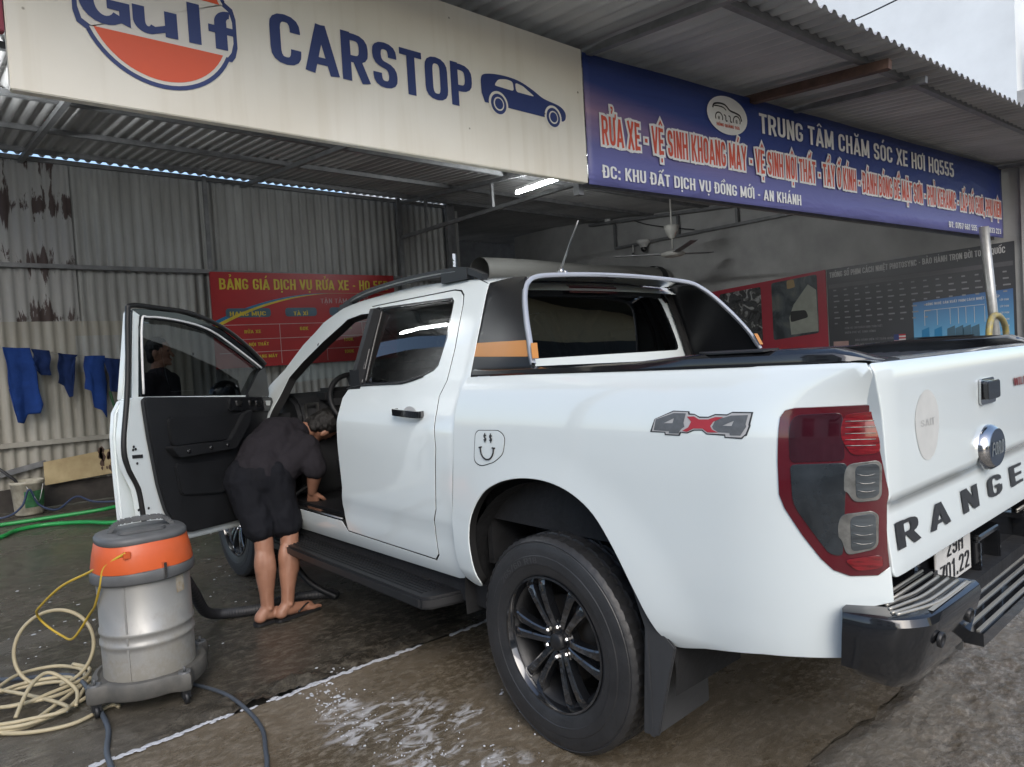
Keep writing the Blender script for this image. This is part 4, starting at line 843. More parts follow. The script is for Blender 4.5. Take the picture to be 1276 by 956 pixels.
def gsheet(name, x0, x1, y0, y1, st, hf, m, kind='structure'):
    mb = MB(); na, nb = int((x1-x0)/st), int((y1-y0)/st)
    mb.grid(lambda u, v: Vector((x0+(x1-x0)*u, y0+(y1-y0)*v, hf(x0+(x1-x0)*u, y0+(y1-y0)*v))), na, nb)
    return tag(mb.build(name, m), kind=kind)
edge_i = lambda y: 1.165+.018*nz(y, 0, 3.1)+.010*nz(y, 3, 11)
edge_o = lambda y: -.70+.05*nz(y, 5, 2.3)+.03*nz(y, 9, 9)
def hfloor(x, y):
    z = .003*nz(x, y, 1.5)
    # crumbled rim of the floor slab
    d = x-edge_i(y); rim = max(0, 1-abs(d-.07)/.16)*max(0, min(1, 1.35-abs(y-1.25)*1.3))
    return z+rim*(.045*nz(x, y, 9, 2)+.035*abs(nz(x, y, 26, 5))+.018*nz(x, y, 60, 3))
def strip(name, xa, xb, y0, y1, sty, nx, hf, m):
    mb = MB(); nb = int((y1-y0)/sty)
    mb.grid(lambda u, v: (lambda y: (lambda x: Vector((x, y, hf(x, y))))(xa(y)+(xb(y)-xa(y))*u))(y0+(y1-y0)*v), nx, nb)
    return tag(mb.build(name, m), kind='structure')
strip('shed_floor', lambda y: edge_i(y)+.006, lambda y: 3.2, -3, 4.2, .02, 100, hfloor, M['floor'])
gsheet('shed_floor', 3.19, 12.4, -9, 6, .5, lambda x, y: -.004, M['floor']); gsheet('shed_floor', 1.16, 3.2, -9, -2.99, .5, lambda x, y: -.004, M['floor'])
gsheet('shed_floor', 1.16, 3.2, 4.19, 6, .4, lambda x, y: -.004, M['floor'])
strip('yard_slab', lambda y: edge_o(y)+.004, lambda y: edge_i(y)-.006, -9, 6, .03, 60, lambda x, y: .003*nz(x, y, 1.9)+.0016*nz(x, y, 9), M['slab'])
def hrough(x, y):
    d = edge_o(y)-x; s = min(1, max(0, d/.25))
    return -.012*max(0, 1-d/.05)+s*(.010*nz(x, y, 3)+.012*nz(x, y, 11)+.012*abs(nz(x, y, 24))+.008*nz(x, y, 48)+.005*nz(x, y, 90))-.004+.020*max(0, 1-abs(d-.06)/.07)*max(0, nz(y, 2, 3.3)+.25)*(1+nz(x, y, 40))
strip('yard_concrete', lambda y: -2.6, lambda y: edge_o(y)+.012, -4.5, 2.6, .018, 130, hrough, M['rough'])
gsheet('yard_concrete', -6, -.66, -9, -4.49, .5, lambda x, y: -.02, M['rough']); gsheet('yard_concrete', -6, -2.59, -4.5, 6, .5, lambda x, y: -.02, M['rough']); gsheet('yard_concrete', -2.6, -.66, 2.59, 6, .5, lambda x, y: -.02, M['rough'])
mb = MB(); mb.grid(lambda u, v: Vector((-900+1800*u, -900+1800*v, -.045)), 2, 2); tag(mb.build('ground', M['street']), kind='structure')
mb = MB(); mb.box((1.15, 0, -.03), (.08, 14, .03)); mb.box((-.70, 0, -.032), (.16, 14, .02)); tag(mb.build('joint_bed', M['floor']), kind='structure')
# soap foam: suds in the joint and drying patches on the yard slab
M['foam'] = mat('soap_suds', (.52, .54, .57), .35, var=.10, vscale=60, bump=.3, bscale=220)
mb = MB(); rg = random.Random(3)
def sud(x, y, r, h, st=1.):
    n = rg.randint(7, 10); a0 = rg.random()*6; ring = []
    for k in range(n):
        a = a0+2*math.pi*k/n; q = r*(.55+.6*rg.random()); ring.append((x+q*math.cos(a), y+q*st*math.sin(a), .0035))
    mb.add([(x, y, .0035+h)]+[(x*.45+p[0]*.55, y*.45+p[1]*.55, .003+h*.8) for p in ring]+ring, [(0, 1+k, 1+(k+1) % n) for k in range(n)]+[(1+k, 1+n+k, 1+n+(k+1) % n, 1+(k+1) % n) for k in range(n)], 0, True)
y = 2.35
while y > -.2:
    w_ = .5+.5*nz(y, 1, 4.5)+.3*nz(y, 7, 13)
    if w_ > .30: sud(edge_i(y)-.008+rg.gauss(0, .006), y, .008+.012*w_*rg.random(), .004, 1.8)
    y -= .009
for (cx, cy, sx, sy, n, rr) in ((.62, 1.20, .14, .11, 150, .0045), (.80, 1.33, .10, .05, 60, .0045), (.30, 1.28, .12, .09, 150, .005), (1.0, 1.30, .10, .05, 60, .009), (1.26, 1.36, .025, .02, 16, .010), (1.24, 1.18, .02, .06, 14, .009), (.12, 1.15, .1, .12, 300, .005), (.45, .75, .05, .06, 6, .012), (2.7, 1.35, .45, .3, 26, .008), (3.6, 1.25, .6, .35, 28, .012), (2.5, 2.2, .5, .3, 22, .008), (3.4, 2.1, .6, .3, 22, .011), (2.2, 1.75, .3, .2, 10, .008), (-1.15, -.2, .2, .5, 0, .01)):
    for _ in range(n):
        x, y = rg.gauss(cx, sx), rg.gauss(cy, sy)
        if abs(x-edge_i(y)) < .01: continue
        if n > 100 and nz(x*.8, y*1.6, 10, 4)+.7*nz(x, y*1.4, 31, 8) < .16: continue
        sud(x, y, rr*(.3+rg.random()**2*1.1), .002+.003*rg.random())
foam = mb.build('soap_foam', M['foam']); tag(foam, kind='stuff')
# ================================================================== WORKSHOP SHED
M['sheet'] = mat('grey_corrugated_steel', (.37, .375, .36), .5, metal=.2, var=.16, vscale=4.5, col2=(.22, .218, .205), stretch=(1, 1, .14), rvar=.12)
M['roofsheet'] = mat('weathered_roof_sheet', (.52, .52, .51), .55, metal=.15, var=.2, vscale=2.5, col2=(.32, .32, .32), stretch=(.3, 1, 1))
M['frame'] = mat('painted_frame_steel', (.24, .245, .25), .5, metal=.3, var=.2, vscale=8)
M['rust'] = mat('rusty_brown_steel', (.13, .075, .055), .7, var=.3, vscale=10)
M['render'] = mat('grey_rendered_wall', (.44, .44, .43), .85, var=.17, vscale=1.6, bump=.15, bscale=40)
SH = thing('workshop_shed', (4.5, -3, 0), 'open fronted car wash shed with corrugated steel walls and sheet roof', 'shed')
RZ = lambda x: 3.454+.080*x
eave = lambda y: .235-.058*(-1.5-y) if y < -1.5 else .235+.04*(y+1.5)
def corr(p, amp=.017):
    p = p % 1; k = .5-.5*math.cos(2*math.pi*p); k = min(1, max(0, (k-.15)/.7)); return amp*(k*2-1)
PITCH = .118
def corrsheet(name, y0, y1, xa, xb, nx, m, parent, zf=RZ, amp=.017):
    mb = MB(); n = int((y1-y0)/PITCH*10)
    mb.grid(lambda u, v: (lambda y: (lambda x: Vector((x, y, zf(x)+.02+corr(y/PITCH, amp))))(xa(y)+(xb(y)-xa(y))*u))(y0+(y1-y0)*v), nx, n)
    return mb.build(name, m, parent)
corrsheet('roof', -12, 2.9, eave, lambda y: 8.03 if y > -4.7 else 12.6, 4, M['roofsheet'], SH)
# back wall: lapped sheets with peeled patches of old paint
def peel_mat():
    m, t, b = newmat('peeling_sheet'); L = t.links; tc = N(t, 'ShaderNodeTexCoord'); mp = N(t, 'ShaderNodeMapping'); mp.inputs['Scale'].default_value = (1, 1.0, .22); L.new(tc.outputs['Object'], mp.inputs[0])
    n = N(t, 'ShaderNodeTexNoise', i_Scale=3.6, i_Detail=8., i_Roughness=.68, i_Distortion=.9); L.new(mp.outputs[0], n.inputs['Vector'])
    sp = N(t, 'ShaderNodeSeparateXYZ'); L.new(tc.outputs['Object'], sp.inputs[0])
    wv = N(t, 'ShaderNodeMath', operation='PINGPONG', i_1=.325); a = N(t, 'ShaderNodeMath', operation='ADD', i_1=.40); L.new(sp.outputs[2], a.inputs[0]); L.new(a.outputs[0], wv.inputs[0])
    mr = N(t, 'ShaderNodeMapRange', i_1=0., i_2=.325, i_3=.115, i_4=-.04); L.new(wv.outputs[0], mr.inputs[0])
    ad = N(t, 'ShaderNodeMath', operation='ADD'); L.new(n.outputs[0], ad.inputs[0]); L.new(mr.outputs[0], ad.inputs[1])
    rp = N(t, 'ShaderNodeValToRGB'); rp.color_ramp.elements[0].position = .545; rp.color_ramp.elements[1].position = .57
    rp.color_ramp.elements[0].color = (.33, .33, .32, 1); rp.color_ramp.elements[1].color = (.055, .035, .032, 1)
    L.new(ad.outputs[0], rp.inputs[0]); L.new(rp.outputs[0], b.inputs['Base Color']); b.inputs['Roughness'].default_value = .6; return m
M['peel'] = peel_mat()
M['sheet_warm'] = mat('cream_grey_sheet', (.37, .355, .31), .55, metal=.1, var=.14, vscale=3, col2=(.27, .255, .215), stretch=(1, 1, .3))
def wallsheet(y0, y1, z0, z1, x, m, slant=0.):
    mb = MB(); n = int((y1-y0)/PITCH*10)
    mb.grid(lambda u, v: Vector((x-corr((y0+(y1-y0)*v)/PITCH, .013), y0+(y1-y0)*v+slant*u, z0+(z1-z0)*u)), 2, n)
    return mb.build('back_wall', m, SH)
wallsheet(-2.6, 3.0, .10, 4.06, 8.03, M['sheet']); wallsheet(-4.62, -2.58, .10, 4.06, 8.045, M['sheet'])
wallsheet(.93, 3.0, 2.16, 4.03, 7.995, M['peel']); wallsheet(-.30, 3.0, .25, 2.165, 7.99, M['sheet_warm']); wallsheet(.50, 1.0, 1.55, 1.99, 7.985, M['sheet'])
mb = MB(); mb.box((8.05, -.8, .13), (.16, 7.6, .26)); mb.build('wall_plinth', mat('damp_block_plinth', (.06, .052, .045), .8, var=.3, vscale=6, bump=.4, bscale=20), SH)
for z, m_ in ((4.045, 'frame'), (2.81, 'frame')):
    mb = MB(); mb.box((7.955, -.8, z), (.05, 7.64, .05)); mb.build('wall_rail', M[m_], SH)
mb = MB(); mb.bar((7.955, 3.0, .77), (7.955, -.6, .735), .04, .055); mb.build('wall_rail', M['sheet_warm'], SH)
mb = MB(); mb.bar((7.95, 2.6, .30), (7.95, 1.40, .52), .04, .06); mb.build('wall_rail', M['frame'], SH)
for y in (-3.62, -4.59):
    mb = MB(); mb.box((7.94, y, 2.04), (.07, .07, 4.08)); mb.build('post', M['frame'], SH)
mb = MB(); mb.box((7.94, -.62, 2.04), (.03, .05, 4.08)); mb.build('post', M['frame'], SH)
# bay on the right runs deeper; slatted gap beside the back wall
mb = MB(); mb.box((12.6, -6.25, 2.2), (.1, 3.4, 4.6)); mb.box((12.6, -10.2, 2.2), (.1, 3.95, 4.6)); mb.build('rear_bay_wall', mat('dark_bay_wall', (.16, .165, .17), .8, var=.15), SH)
mb = MB(); mb.box((10.4, -4.62, 2.2), (4.4, .05, 4.5)); mb.box((8.02, -4.82, 2.0), (.05, .06, 4.0)); mb.build('rear_bay_wall', M['sheet'], SH)
mb = MB()
for z, h_ in ((2.0, .10), (2.22, .13), (2.42, .11), (2.60, .09), (3.02, .05), (3.85, 1.15)): mb.box((8.02, -4.70, z), (.03, .18, h_))
mb.build('slatted_vent', M['frame'], SH)
mb = MB(); mb.box((5.6, -8.45, 2.1), (9.8, .2, 4.2)); mb.build('right_wall', M['render'], SH)
mb = MB(); mb.box((.66, -8.7, 2.2), (.10, .8, 4.4)); mb.build('wall_end', M['render'], SH)
# purlins, rafters, trusses
for x in (.62, 1.72, 2.9, 4.1, 5.3, 6.5, 7.6):
    mb = MB(); mb.bar((x-.0 if x > 1 else eave(2.8)+.33, 2.8, RZ(x)-.022), (x if x > 1 else eave(-11.5)+.33, -11.5, RZ(x)-.022), .05, .05); mb.build('purlin', M['frame'], SH)
for y in (1.4, -1.15, -3.65, -8.2):
    mb = MB(); mb.bar((eave(y)+.10, y, RZ(.3)-.075), (8.0, y, RZ(8)-.075), .05, .05); mb.build('rafter', M['frame'], SH)
mb = MB(); mb.bar((.25, -3.05, RZ(.3)-.075), (1.45, -3.0, RZ(1.4)-.085), .07, .07); mb.build('bracket_arm', M['rust'], SH)
mb = MB(); mb.bar((7.9, -3.65, 3.46), (1.6, -3.65, 3.44), .05, .05)
for x in (7.2, 5.6, 4.0, 2.4): mb.box((x, -3.65, (3.45+RZ(x)-.1)/2), (.04, .04, RZ(x)-.1-3.45))
mb.build('roof_truss', M['frame'], SH)
mb = MB(); mb.bar((7.4, -8.28, 3.464), (1.2, -8.28, 3.44), .05, .05)
for x in (7.4, 5.9, 4.7, 3.2): mb.box((x, -8.28, (3.45+RZ(x)-.1)/2), (.045, .045, RZ(x)-.1-3.45))
mb.build('roof_truss', M['frame'], SH)
mb = MB(); mb.tube(spline([(7.0, -8.25, 3.98), (6.6, -8.2, 3.8), (6.0, -8.2, 3.62), (5.5, -8.2, 3.50)], 6), .008, 6); mb.build('sagging_cable', M['satin_black'], SH)
mb = MB(); mb.box((1.60, .55, 2.9), (.05, 3.4, .05)); mb.box((1.60, .55, 3.44), (.05, 3.4, .05)); mb.bar((1.60, -1.1, 3.47), (1.0, -8.25, 3.46), .05, .05); mb.bar((1.62, -1.1, 2.62), (1.02, -8.25, 2.60), .05, .05)
for y in (-1.09,): mb.box((1.60, y, 3.0), (.05, .05, .95))
mb.build('sign_frame', M['frame'], SH)
mb = MB(); mb.box((4.4, 2.95, 3.3), (7.2, .05, .7)); mb.build('side_beam', M['frame'], SH)
for x in (1.75, 7.9):
    mb = MB(); mb.box((x, 2.88, 1.8), (.08, .08, 3.6)); mb.build('post', M['frame'], SH)
# ================================================================== SIGNS
def pic(name, m, parent): pass
BX_, BY_ = Vector((1.5, -1.09, 0)), Vector((.9, -8.27, 0)); BD = (BY_-BX_).normalized(); BN = Vector((BD.y, -BD.x, 0))
if BN.x > 0: BN = -BN
def sign_face_mat():
    m, t, b = newmat('cream_sign_face'); L = t.links; tc = N(t, 'ShaderNodeTexCoord'); O = tc.outputs['Object']
    n = N(t, 'ShaderNodeTexNoise', i_Scale=1.4, i_Detail=6.); L.new(O, n.inputs['Vector']); rp = N(t, 'ShaderNodeValToRGB'); rp.color_ramp.elements[0].color = (.75, .70, .585, 1); rp.color_ramp.elements[1].color = (.82, .78, .675, 1); rp.color_ramp.elements[0].position = .3; rp.color_ramp.elements[1].position = .6; L.new(n.outputs[0], rp.inputs[0])
    v = N(t, 'ShaderNodeTexVoronoi', i_Scale=5.5); L.new(O, v.inputs['Vector']); sp = N(t, 'ShaderNodeValToRGB'); sp.color_ramp.elements[0].position = .025; sp.color_ramp.elements[1].position = .05; sp.color_ramp.elements[0].color = (.25, .22, .17, 1); L.new(v.outputs['Distance'], sp.inputs[0])
    mp = N(t, 'ShaderNodeMapping'); mp.inputs['Scale'].default_value = (1, 9, .5); L.new(O, mp.inputs[0]); n3 = N(t, 'ShaderNodeTexNoise', i_Scale=1.6, i_Detail=5.); L.new(mp.outputs[0], n3.inputs['Vector']); r3 = N(t, 'ShaderNodeValToRGB'); r3.color_ramp.elements[0].color = (.95, .94, .92, 1); r3.color_ramp.elements[0].position = .33; r3.color_ramp.elements[1].position = .5; L.new(n3.outputs[0], r3.inputs[0])
    mu = N(t, 'ShaderNodeMix', data_type='RGBA', blend_type='MULTIPLY'); mu.inputs[0].default_value = 1; L.new(rp.outputs[0], mu.inputs[6]); L.new(sp.outputs[0], mu.inputs[7]); m2 = N(t, 'ShaderNodeMix', data_type='RGBA', blend_type='MULTIPLY'); m2.inputs[0].default_value = 1; L.new(mu.outputs[2], m2.inputs[6]); L.new(r3.outputs[0], m2.inputs[7]); L.new(m2.outputs[2], b.inputs['Base Color'])
    n2 = N(t, 'ShaderNodeTexNoise', i_Scale=1.1, i_Detail=2.); L.new(O, n2.inputs['Vector']); bp = N(t, 'ShaderNodeBump', i_Strength=.35, i_Distance=.05); L.new(n2.outputs[0], bp.inputs['Height']); L.new(bp.outputs[0], b.inputs['Normal']); b.inputs['Roughness'].default_value = .4; return m
M['sign_cream'] = sign_face_mat()
M['navy'] = mat('navy_vinyl', (.028, .045, .16), .4, var=.03)
M['logo_orange'] = mat('logo_orange', (.72, .10, .03), .4, var=.02)
M['logo_cream'] = mat('logo_cream', (.72, .68, .60), .4, var=.02)
WSn = thing('sign_board', (1.5, .5, 3.0), 'cream shop sign with an orange roundel and navy CARSTOP lettering', 'sign')
mb = MB(); zl, zr, zt = 2.571, 2.589, 3.50
mb.prism([(-2.195, zl), (1.084, zr), (1.084, zt), (-2.195, zt)], (1.5, 0, 0), (0, -1, 0), (0, 0, 1), (.05, 0, 0)); face = mb.build('sign_face', M['sign_cream'], WSn, bevel=.004)
def SF(y0, z0, k=.0055, off=.003): return lambda a, b: Vector((1.5-off, y0-a, z0+k*a+b))
mb = MB(); text(mb, 'CARSTOP', SF(1.137, 2.912, .0), 1.237, .253, .175); mb.build('lettering', M['navy'], WSn)
# car pictogram
mb = MB(); CF = lambda off=.003: (lambda a, b: Vector((1.5-off, -.175-a, 2.965+b)))
car = spline([(p[0], p[1], 0) for p in [(0, .06), (.0, .16), (.035, .20), (.16, .222), (.30, .218), (.42, .180), (.52, .135), (.66, .11), (.715, .07), (.715, .02), (.69, -.005)]], 6)
lp = [(p.x, p.y) for p in car]+[(.02, .0)]
mb.add([CF()(a, b*.86+.008) for a, b in lp], [tuple(range(len(lp)))]); mb.build('car_emblem', M['navy'], WSn)
mb = MB()
for lp in ([(.10, .135), (.135, .185), (.20, .202), (.255, .198), (.262, .13)], [(.28, .13), (.275, .196), (.34, .186), (.44, .13)]): q_ = rnd(lp, .02, 3); mb.add([CF(.0045)(a, b*.86+.008) for a, b in q_], [tuple(range(len(q_)))])
for cx in (.128, .598):
    mb.add([CF(.0045)(cx+.078*math.cos(a), .015+.078*math.sin(a)) for a in [2*math.pi*i/32 for i in range(32)]], [tuple(range(32))])
mb.build('car_windows', M['sign_cream'], WSn)
mb = MB()
for cx in (.128, .598):
    for r, off, mi in ((.062, .006, 0), (.042, .0075, 1), (.033, .009, 0)): mb.add([CF(off)(cx+r*math.cos(a), .015+r*math.sin(a)) for a in [2*math.pi*i/32 for i in range(32)]], [tuple(range(32))], mi)
mb.build('car_wheels', [M['navy'], M['sign_cream']], WSn)
# roundel: disc with a band carrying the name
mb = MB(); c0 = (1.63, 3.003)
def RF(off): return lambda a, b: Vector((1.5-off, c0[0]-a, c0[1]+b))
def band(grow):
    r = .302+grow; o = []; hb = .118+grow; wb = .316+grow
    for i in range(49):
        a = math.pi*i/48
        o.append((r*math.cos(a), max(r*math.sin(a), 0)))
    pts = []
    a0 = math.asin(hb/r) if hb < r else 0
    for i in range(25): a = a0+(math.pi-2*a0)*i/24; pts.append((r*math.cos(a), r*math.sin(a)))
    pts += [(-wb+.03, hb), (-wb+.012, hb-.025), (-wb, hb-.07), (-wb, -hb+.07), (-wb+.012, -hb+.025), (-wb+.05, -hb)]
    for i in range(25): a = math.pi+a0+(math.pi-2*a0)*i/24; pts.append((r*math.cos(a), r*math.sin(a)))
    pts += [(wb-.03, -hb), (wb-.012, -hb+.025), (wb, -hb+.07), (wb, hb-.07), (wb-.012, hb-.025), (wb-.05, hb)]
    return pts
for k, (g, off, mi) in enumerate(((.018, .003, 0), (.0, .0042, 1))):
    p = band(g); mb.add([RF(off)(0, 0)]+[RF(off)(a, b) for a, b in p], [(0, 1+i, 1+(i+1) % len(p)) for i in range(len(p))], mi)
r = .287
for s in (1, -1):
    yb = lambda x: s*(.135)-.045*s*(1-(x/.3)**2)*0+(.02*(x/.3)**2)
    a0 = math.asin(.115/r); p = [(r*math.cos(a0+(math.pi-2*a0)*i/24), s*r*math.sin(a0+(math.pi-2*a0)*i/24)) for i in range(25)]
    mb.add([RF(.0055)(a, b) for a, b in p], [tuple(range(len(p)))], 2)
mb.build('roundel', [M['navy'], M['logo_cream'], M['logo_orange']], WSn)
mb = MB(); LF = lambda a, b: RF(.0068)(-.312+a, -.096+.012*a+b)
def slab_letter(polys):
    for k, q in enumerate(polys): mb.add([LF(*p)+Vector((-.0002*k, 0, 0)) for p in q], [tuple(range(len(q)))] if len(q) == 4 else [(i, i+1, len(q)-2-i, len(q)-1-i) for i in range(len(q)//2-1)])
def cring(cx, cy, rx, ry, ix, iy, a0, a1, n=18):
    A = [R(a0+(a1-a0)*i/n) for i in range(n+1)]; return [(cx+rx*math.cos(t), cy+ry*math.sin(t)) for t in A]+[(cx+ix*math.cos(t), cy+iy*math.sin(t)) for t in A[::-1]]
slab_letter([cring(.097, .091, .097, .094, .040, .058, 42, 322), [(.105, .104), (.192, .104), (.192, .066), (.105, .066)], [(.150, .104), (.192, .104), (.192, .004), (.150, .018)]])
slab_letter([cring(.262, .052, .060, .054, .012, .022, 180, 330), [(.202, .050), (.250, .050), (.250, .112), (.202, .112)], [(.330, .0), (.382, .0), (.382, .112), (.330, .112)], [(.29, .004), (.335, .02), (.335, .05), (.29, .034)]])
slab_letter([[(.428, 0), (.482, 0), (.482, .180), (.428, .180)]])
slab_letter([[(.545, 0), (.600, 0), (.600, .13), (.545, .13)], [(.517, .072), (.632, .072), (.632, .106), (.517, .106)], cring(.612, .122, .067, .058, .014, .026, 85, 180)])
mb.build('lettering', M['navy'], WSn)
# blue banner
def blue_mat():
    m, t, b = newmat('blue_banner_print'); L = t.links; tc = N(t, 'ShaderNodeTexCoord'); sp = N(t, 'ShaderNodeSeparateXYZ'); L.new(tc.outputs['Object'], sp.inputs[0])
    mr = N(t, 'ShaderNodeMapRange', i_1=-.45, i_2=.45); L.new(sp.outputs[2], mr.inputs[0])
    rp = N(t, 'ShaderNodeValToRGB'); E_ = rp.color_ramp.elements; E_[0].color = (.155, .165, .41, 1); E_[1].color = (.028, .055, .22, 1); E_[0].position = 0
    e = E_.new(.35); e.color = (.12, .12, .30, 1); e = E_.new(.62); e.color = (.035, .06, .24, 1); L.new(mr.outputs[0], rp.inputs[0])
    # printed sunset glow near the left end
    gy = N(t, 'ShaderNodeMapRange', i_1=1.4, i_2=3.6, i_3=0., i_4=1.); L.new(sp.outputs[1], gy.inputs[0])
    n = N(t, 'ShaderNodeTexNoise', i_Scale=2.); mp = N(t, 'ShaderNodeMapping'); mp.inputs['Scale'].default_value = (1, .3, 3); L.new(tc.outputs['Object'], mp.inputs[0]); L.new(mp.outputs[0], n.inputs['Vector'])
    gz = N(t, 'ShaderNodeMath', operation='ABSOLUTE'); az = N(t, 'ShaderNodeMath', operation='ADD', i_1=-.03); sl_ = N(t, 'ShaderNodeMath', operation='MULTIPLY_ADD', i_1=-.10, i_2=.30); L.new(sp.outputs[1], sl_.inputs[0])
    a2 = N(t, 'ShaderNodeMath', operation='ADD'); L.new(sp.outputs[2], az.inputs[0]); L.new(az.outputs[0], a2.inputs[0]); L.new(sl_.outputs[0], a2.inputs[1]); L.new(a2.outputs[0], gz.inputs[0])
    g2 = N(t, 'ShaderNodeMapRange', i_1=0., i_2=.22, i_3=1., i_4=0.); L.new(gz.outputs[0], g2.inputs[0])
    mu = N(t, 'ShaderNodeMath', operation='MULTIPLY'); L.new(gy.outputs[0], mu.inputs[0]); L.new(g2.outputs[0], mu.inputs[1]); m3 = N(t, 'ShaderNodeMath', operation='MULTIPLY'); L.new(mu.outputs[0], m3.inputs[0]); L.new(n.outputs[0], m3.inputs[1])
    mx = N(t, 'ShaderNodeMix', data_type='RGBA'); L.new(m3.outputs[0], mx.inputs[0]); L.new(rp.outputs[0], mx.inputs[6]); mx.inputs[7].default_value = (.60, .34, .36, 1)
    L.new(mx.outputs[2], b.inputs['Base Color']); w1 = N(t, 'ShaderNodeTexNoise', i_Scale=2.2, i_Detail=4., i_Distortion=.6); mw = N(t, 'ShaderNodeMapping'); mw.inputs['Scale'].default_value = (1, .5, 2.2); L.new(tc.outputs['Object'], mw.inputs[0]); L.new(mw.outputs[0], w1.inputs['Vector']); bw_ = N(t, 'ShaderNodeBump', i_Strength=.6, i_Distance=.04); L.new(w1.outputs[0], bw_.inputs['Height']); L.new(bw_.outputs[0], b.inputs['Normal']); b.inputs['Roughness'].default_value = .42; return m
M['vinyl_white'] = mat('white_vinyl_print', (.78, .78, .76), .4, var=.02)
M['vinyl_red'] = mat('orange_red_print', (.66, .10, .05), .4, var=.06)
BS = thing('banner', (1.2, -4.6, 3.0), 'long blue banner with white and orange Vietnamese service lettering hung under the eave', 'banner')
def BF(off): return lambda a, b: BX_+BD*a+BN*off+UZ*b
mb = MB(); mb.grid(lambda u, v: BF(.0)(.002+7.2*u, 2.583+.90*v)+BN*.004*math.sin(u*40)*math.sin(v*5), 120, 8); bf = mb.build('banner_face', blue_mat(), BS)
sdm = bf.modifiers.new('thickness', 'SOLIDIFY'); sdm.thickness = .006; sdm.offset = 1 if False else 0
TRr = 'RỬA XE - VỆ SINH KHOANG MÁY - VỆ SINH NỘI THẤT - TẨY Ố KÍNH - ĐÁNH BÓNG BỀ MẶT SƠN - PHỦ KERAMIC - LẮP ĐỒ CHƠI, PHỤ KIỆN'
mb = MB(); text(mb, TRr, lambda a, b: BF(.012)(.136+a, 2.868-.0055*a+b), 6.99, .205, .17, grow=.017); mb.build('lettering_outline', M['vinyl_white'], BS)
mb = MB(); text(mb, TRr, lambda a, b: BF(.014)(.136+a, 2.868-.0055*a+b), 6.99, .205, .17); mb.build('lettering', M['vinyl_red'], BS)
mb = MB(); text(mb, 'ĐC: KHU ĐẤT DỊCH VỤ ĐỒNG MỚI - AN KHÁNH', lambda a, b: BF(.012)(.125+a, 2.635+b), 2.46, .092, .17); mb.build('lettering', M['vinyl_white'], BS)
mb = MB(); text(mb, 'TRUNG TÂM CHĂM SÓC XE HƠI HQ555', lambda a, b: BF(.012)(2.0+a, 3.206+b), 3.78, .172, .17); mb.build('lettering', M['vinyl_white'], BS)
mb = MB(); text(mb, 'ĐT: 0767 661 555 - 0982 833 223', lambda a, b: BF(.012)(5.6+a, 2.622+b), 1.50, .070, .16); mb.build('lettering', M['vinyl_white'], BS)
ocx, ocz = 1.57, 3.285
mb = MB(); mb.add([BF(.011)(ocx+.262*math.cos(a), ocz+.155*math.sin(a)) for a in [2*math.pi*i/40 for i in range(40)]], [tuple(range(40))]); mb.build('oval_emblem', M['vinyl_white'], BS)
mb = MB(); EF = lambda p: BF(.0135)(ocx+p[0], ocz+p[1])
def stroke(mb, pts, w_, mi=0):
    sp = spline([(a, b, 0) for a, b in pts], 6)
    for i in range(len(sp)-1):
        d = (sp[i+1]-sp[i]).normalized(); q = Vector((-d.y, d.x, 0))*w_/2; e = d*w_*.2
        mb.add([EF(sp[i]-q-e), EF(sp[i+1]-q+e), EF(sp[i+1]+q+e), EF(sp[i]+q-e)], [(0, 1, 2, 3)], mi)
stroke(mb, [(-.19, .04), (-.17, .07), (-.10, .085), (-.03, .08), (.03, .045), (.10, .035), (.16, .02), (.18, -.02)], .014)
stroke(mb, [(-.17, .055), (-.13, .06), (-.06, .058), (-.02, .04)], .010)
for cx in (-.115, .115): stroke(mb, [(cx+.045*math.cos(a), -.03+.04*math.sin(a)) for a in [math.pi*i/8 for i in range(-1, 10)]], .010)
for ch, cx in (('H', -.115), ('Q', .115)): text(mb, ch, lambda a, b, cx=cx: BF(.0135)(ocx+cx-.014+a, ocz-.048+b), .022, .028, .16)
for cx in (-.03, .03): stroke(mb, [(cx-.02, .0), (cx, -.01), (cx+.002, -.045), (cx+.02, -.045)], .010)
text(mb, 'HỒNG QUẢNG 555', lambda a, b: BF(.0135)(ocx-.15+a, ocz-.098+b), .30, .026, .15, mi=1); mb.build('emblem_drawing', [M['ink'], M['vinyl_red']], BS)
# end of a red sign, far left
RS = thing('red_sign', (1.5, 2.9, 3.0), 'plain dark red sign panel butting against the cream shop sign', 'sign')
mb = MB(); mb.prism([(-3.2, 2.79), (-2.1985, 2.79), (-2.1985, 3.6), (-3.2, 3.6)], (1.502, 0, 0), (0, -1, 0), (0, 0, 1), (.04, 0, 0)); mb.build('sign_face', mat('dark_red_sign', (.30, .02, .04), .4), RS, bevel=.004)
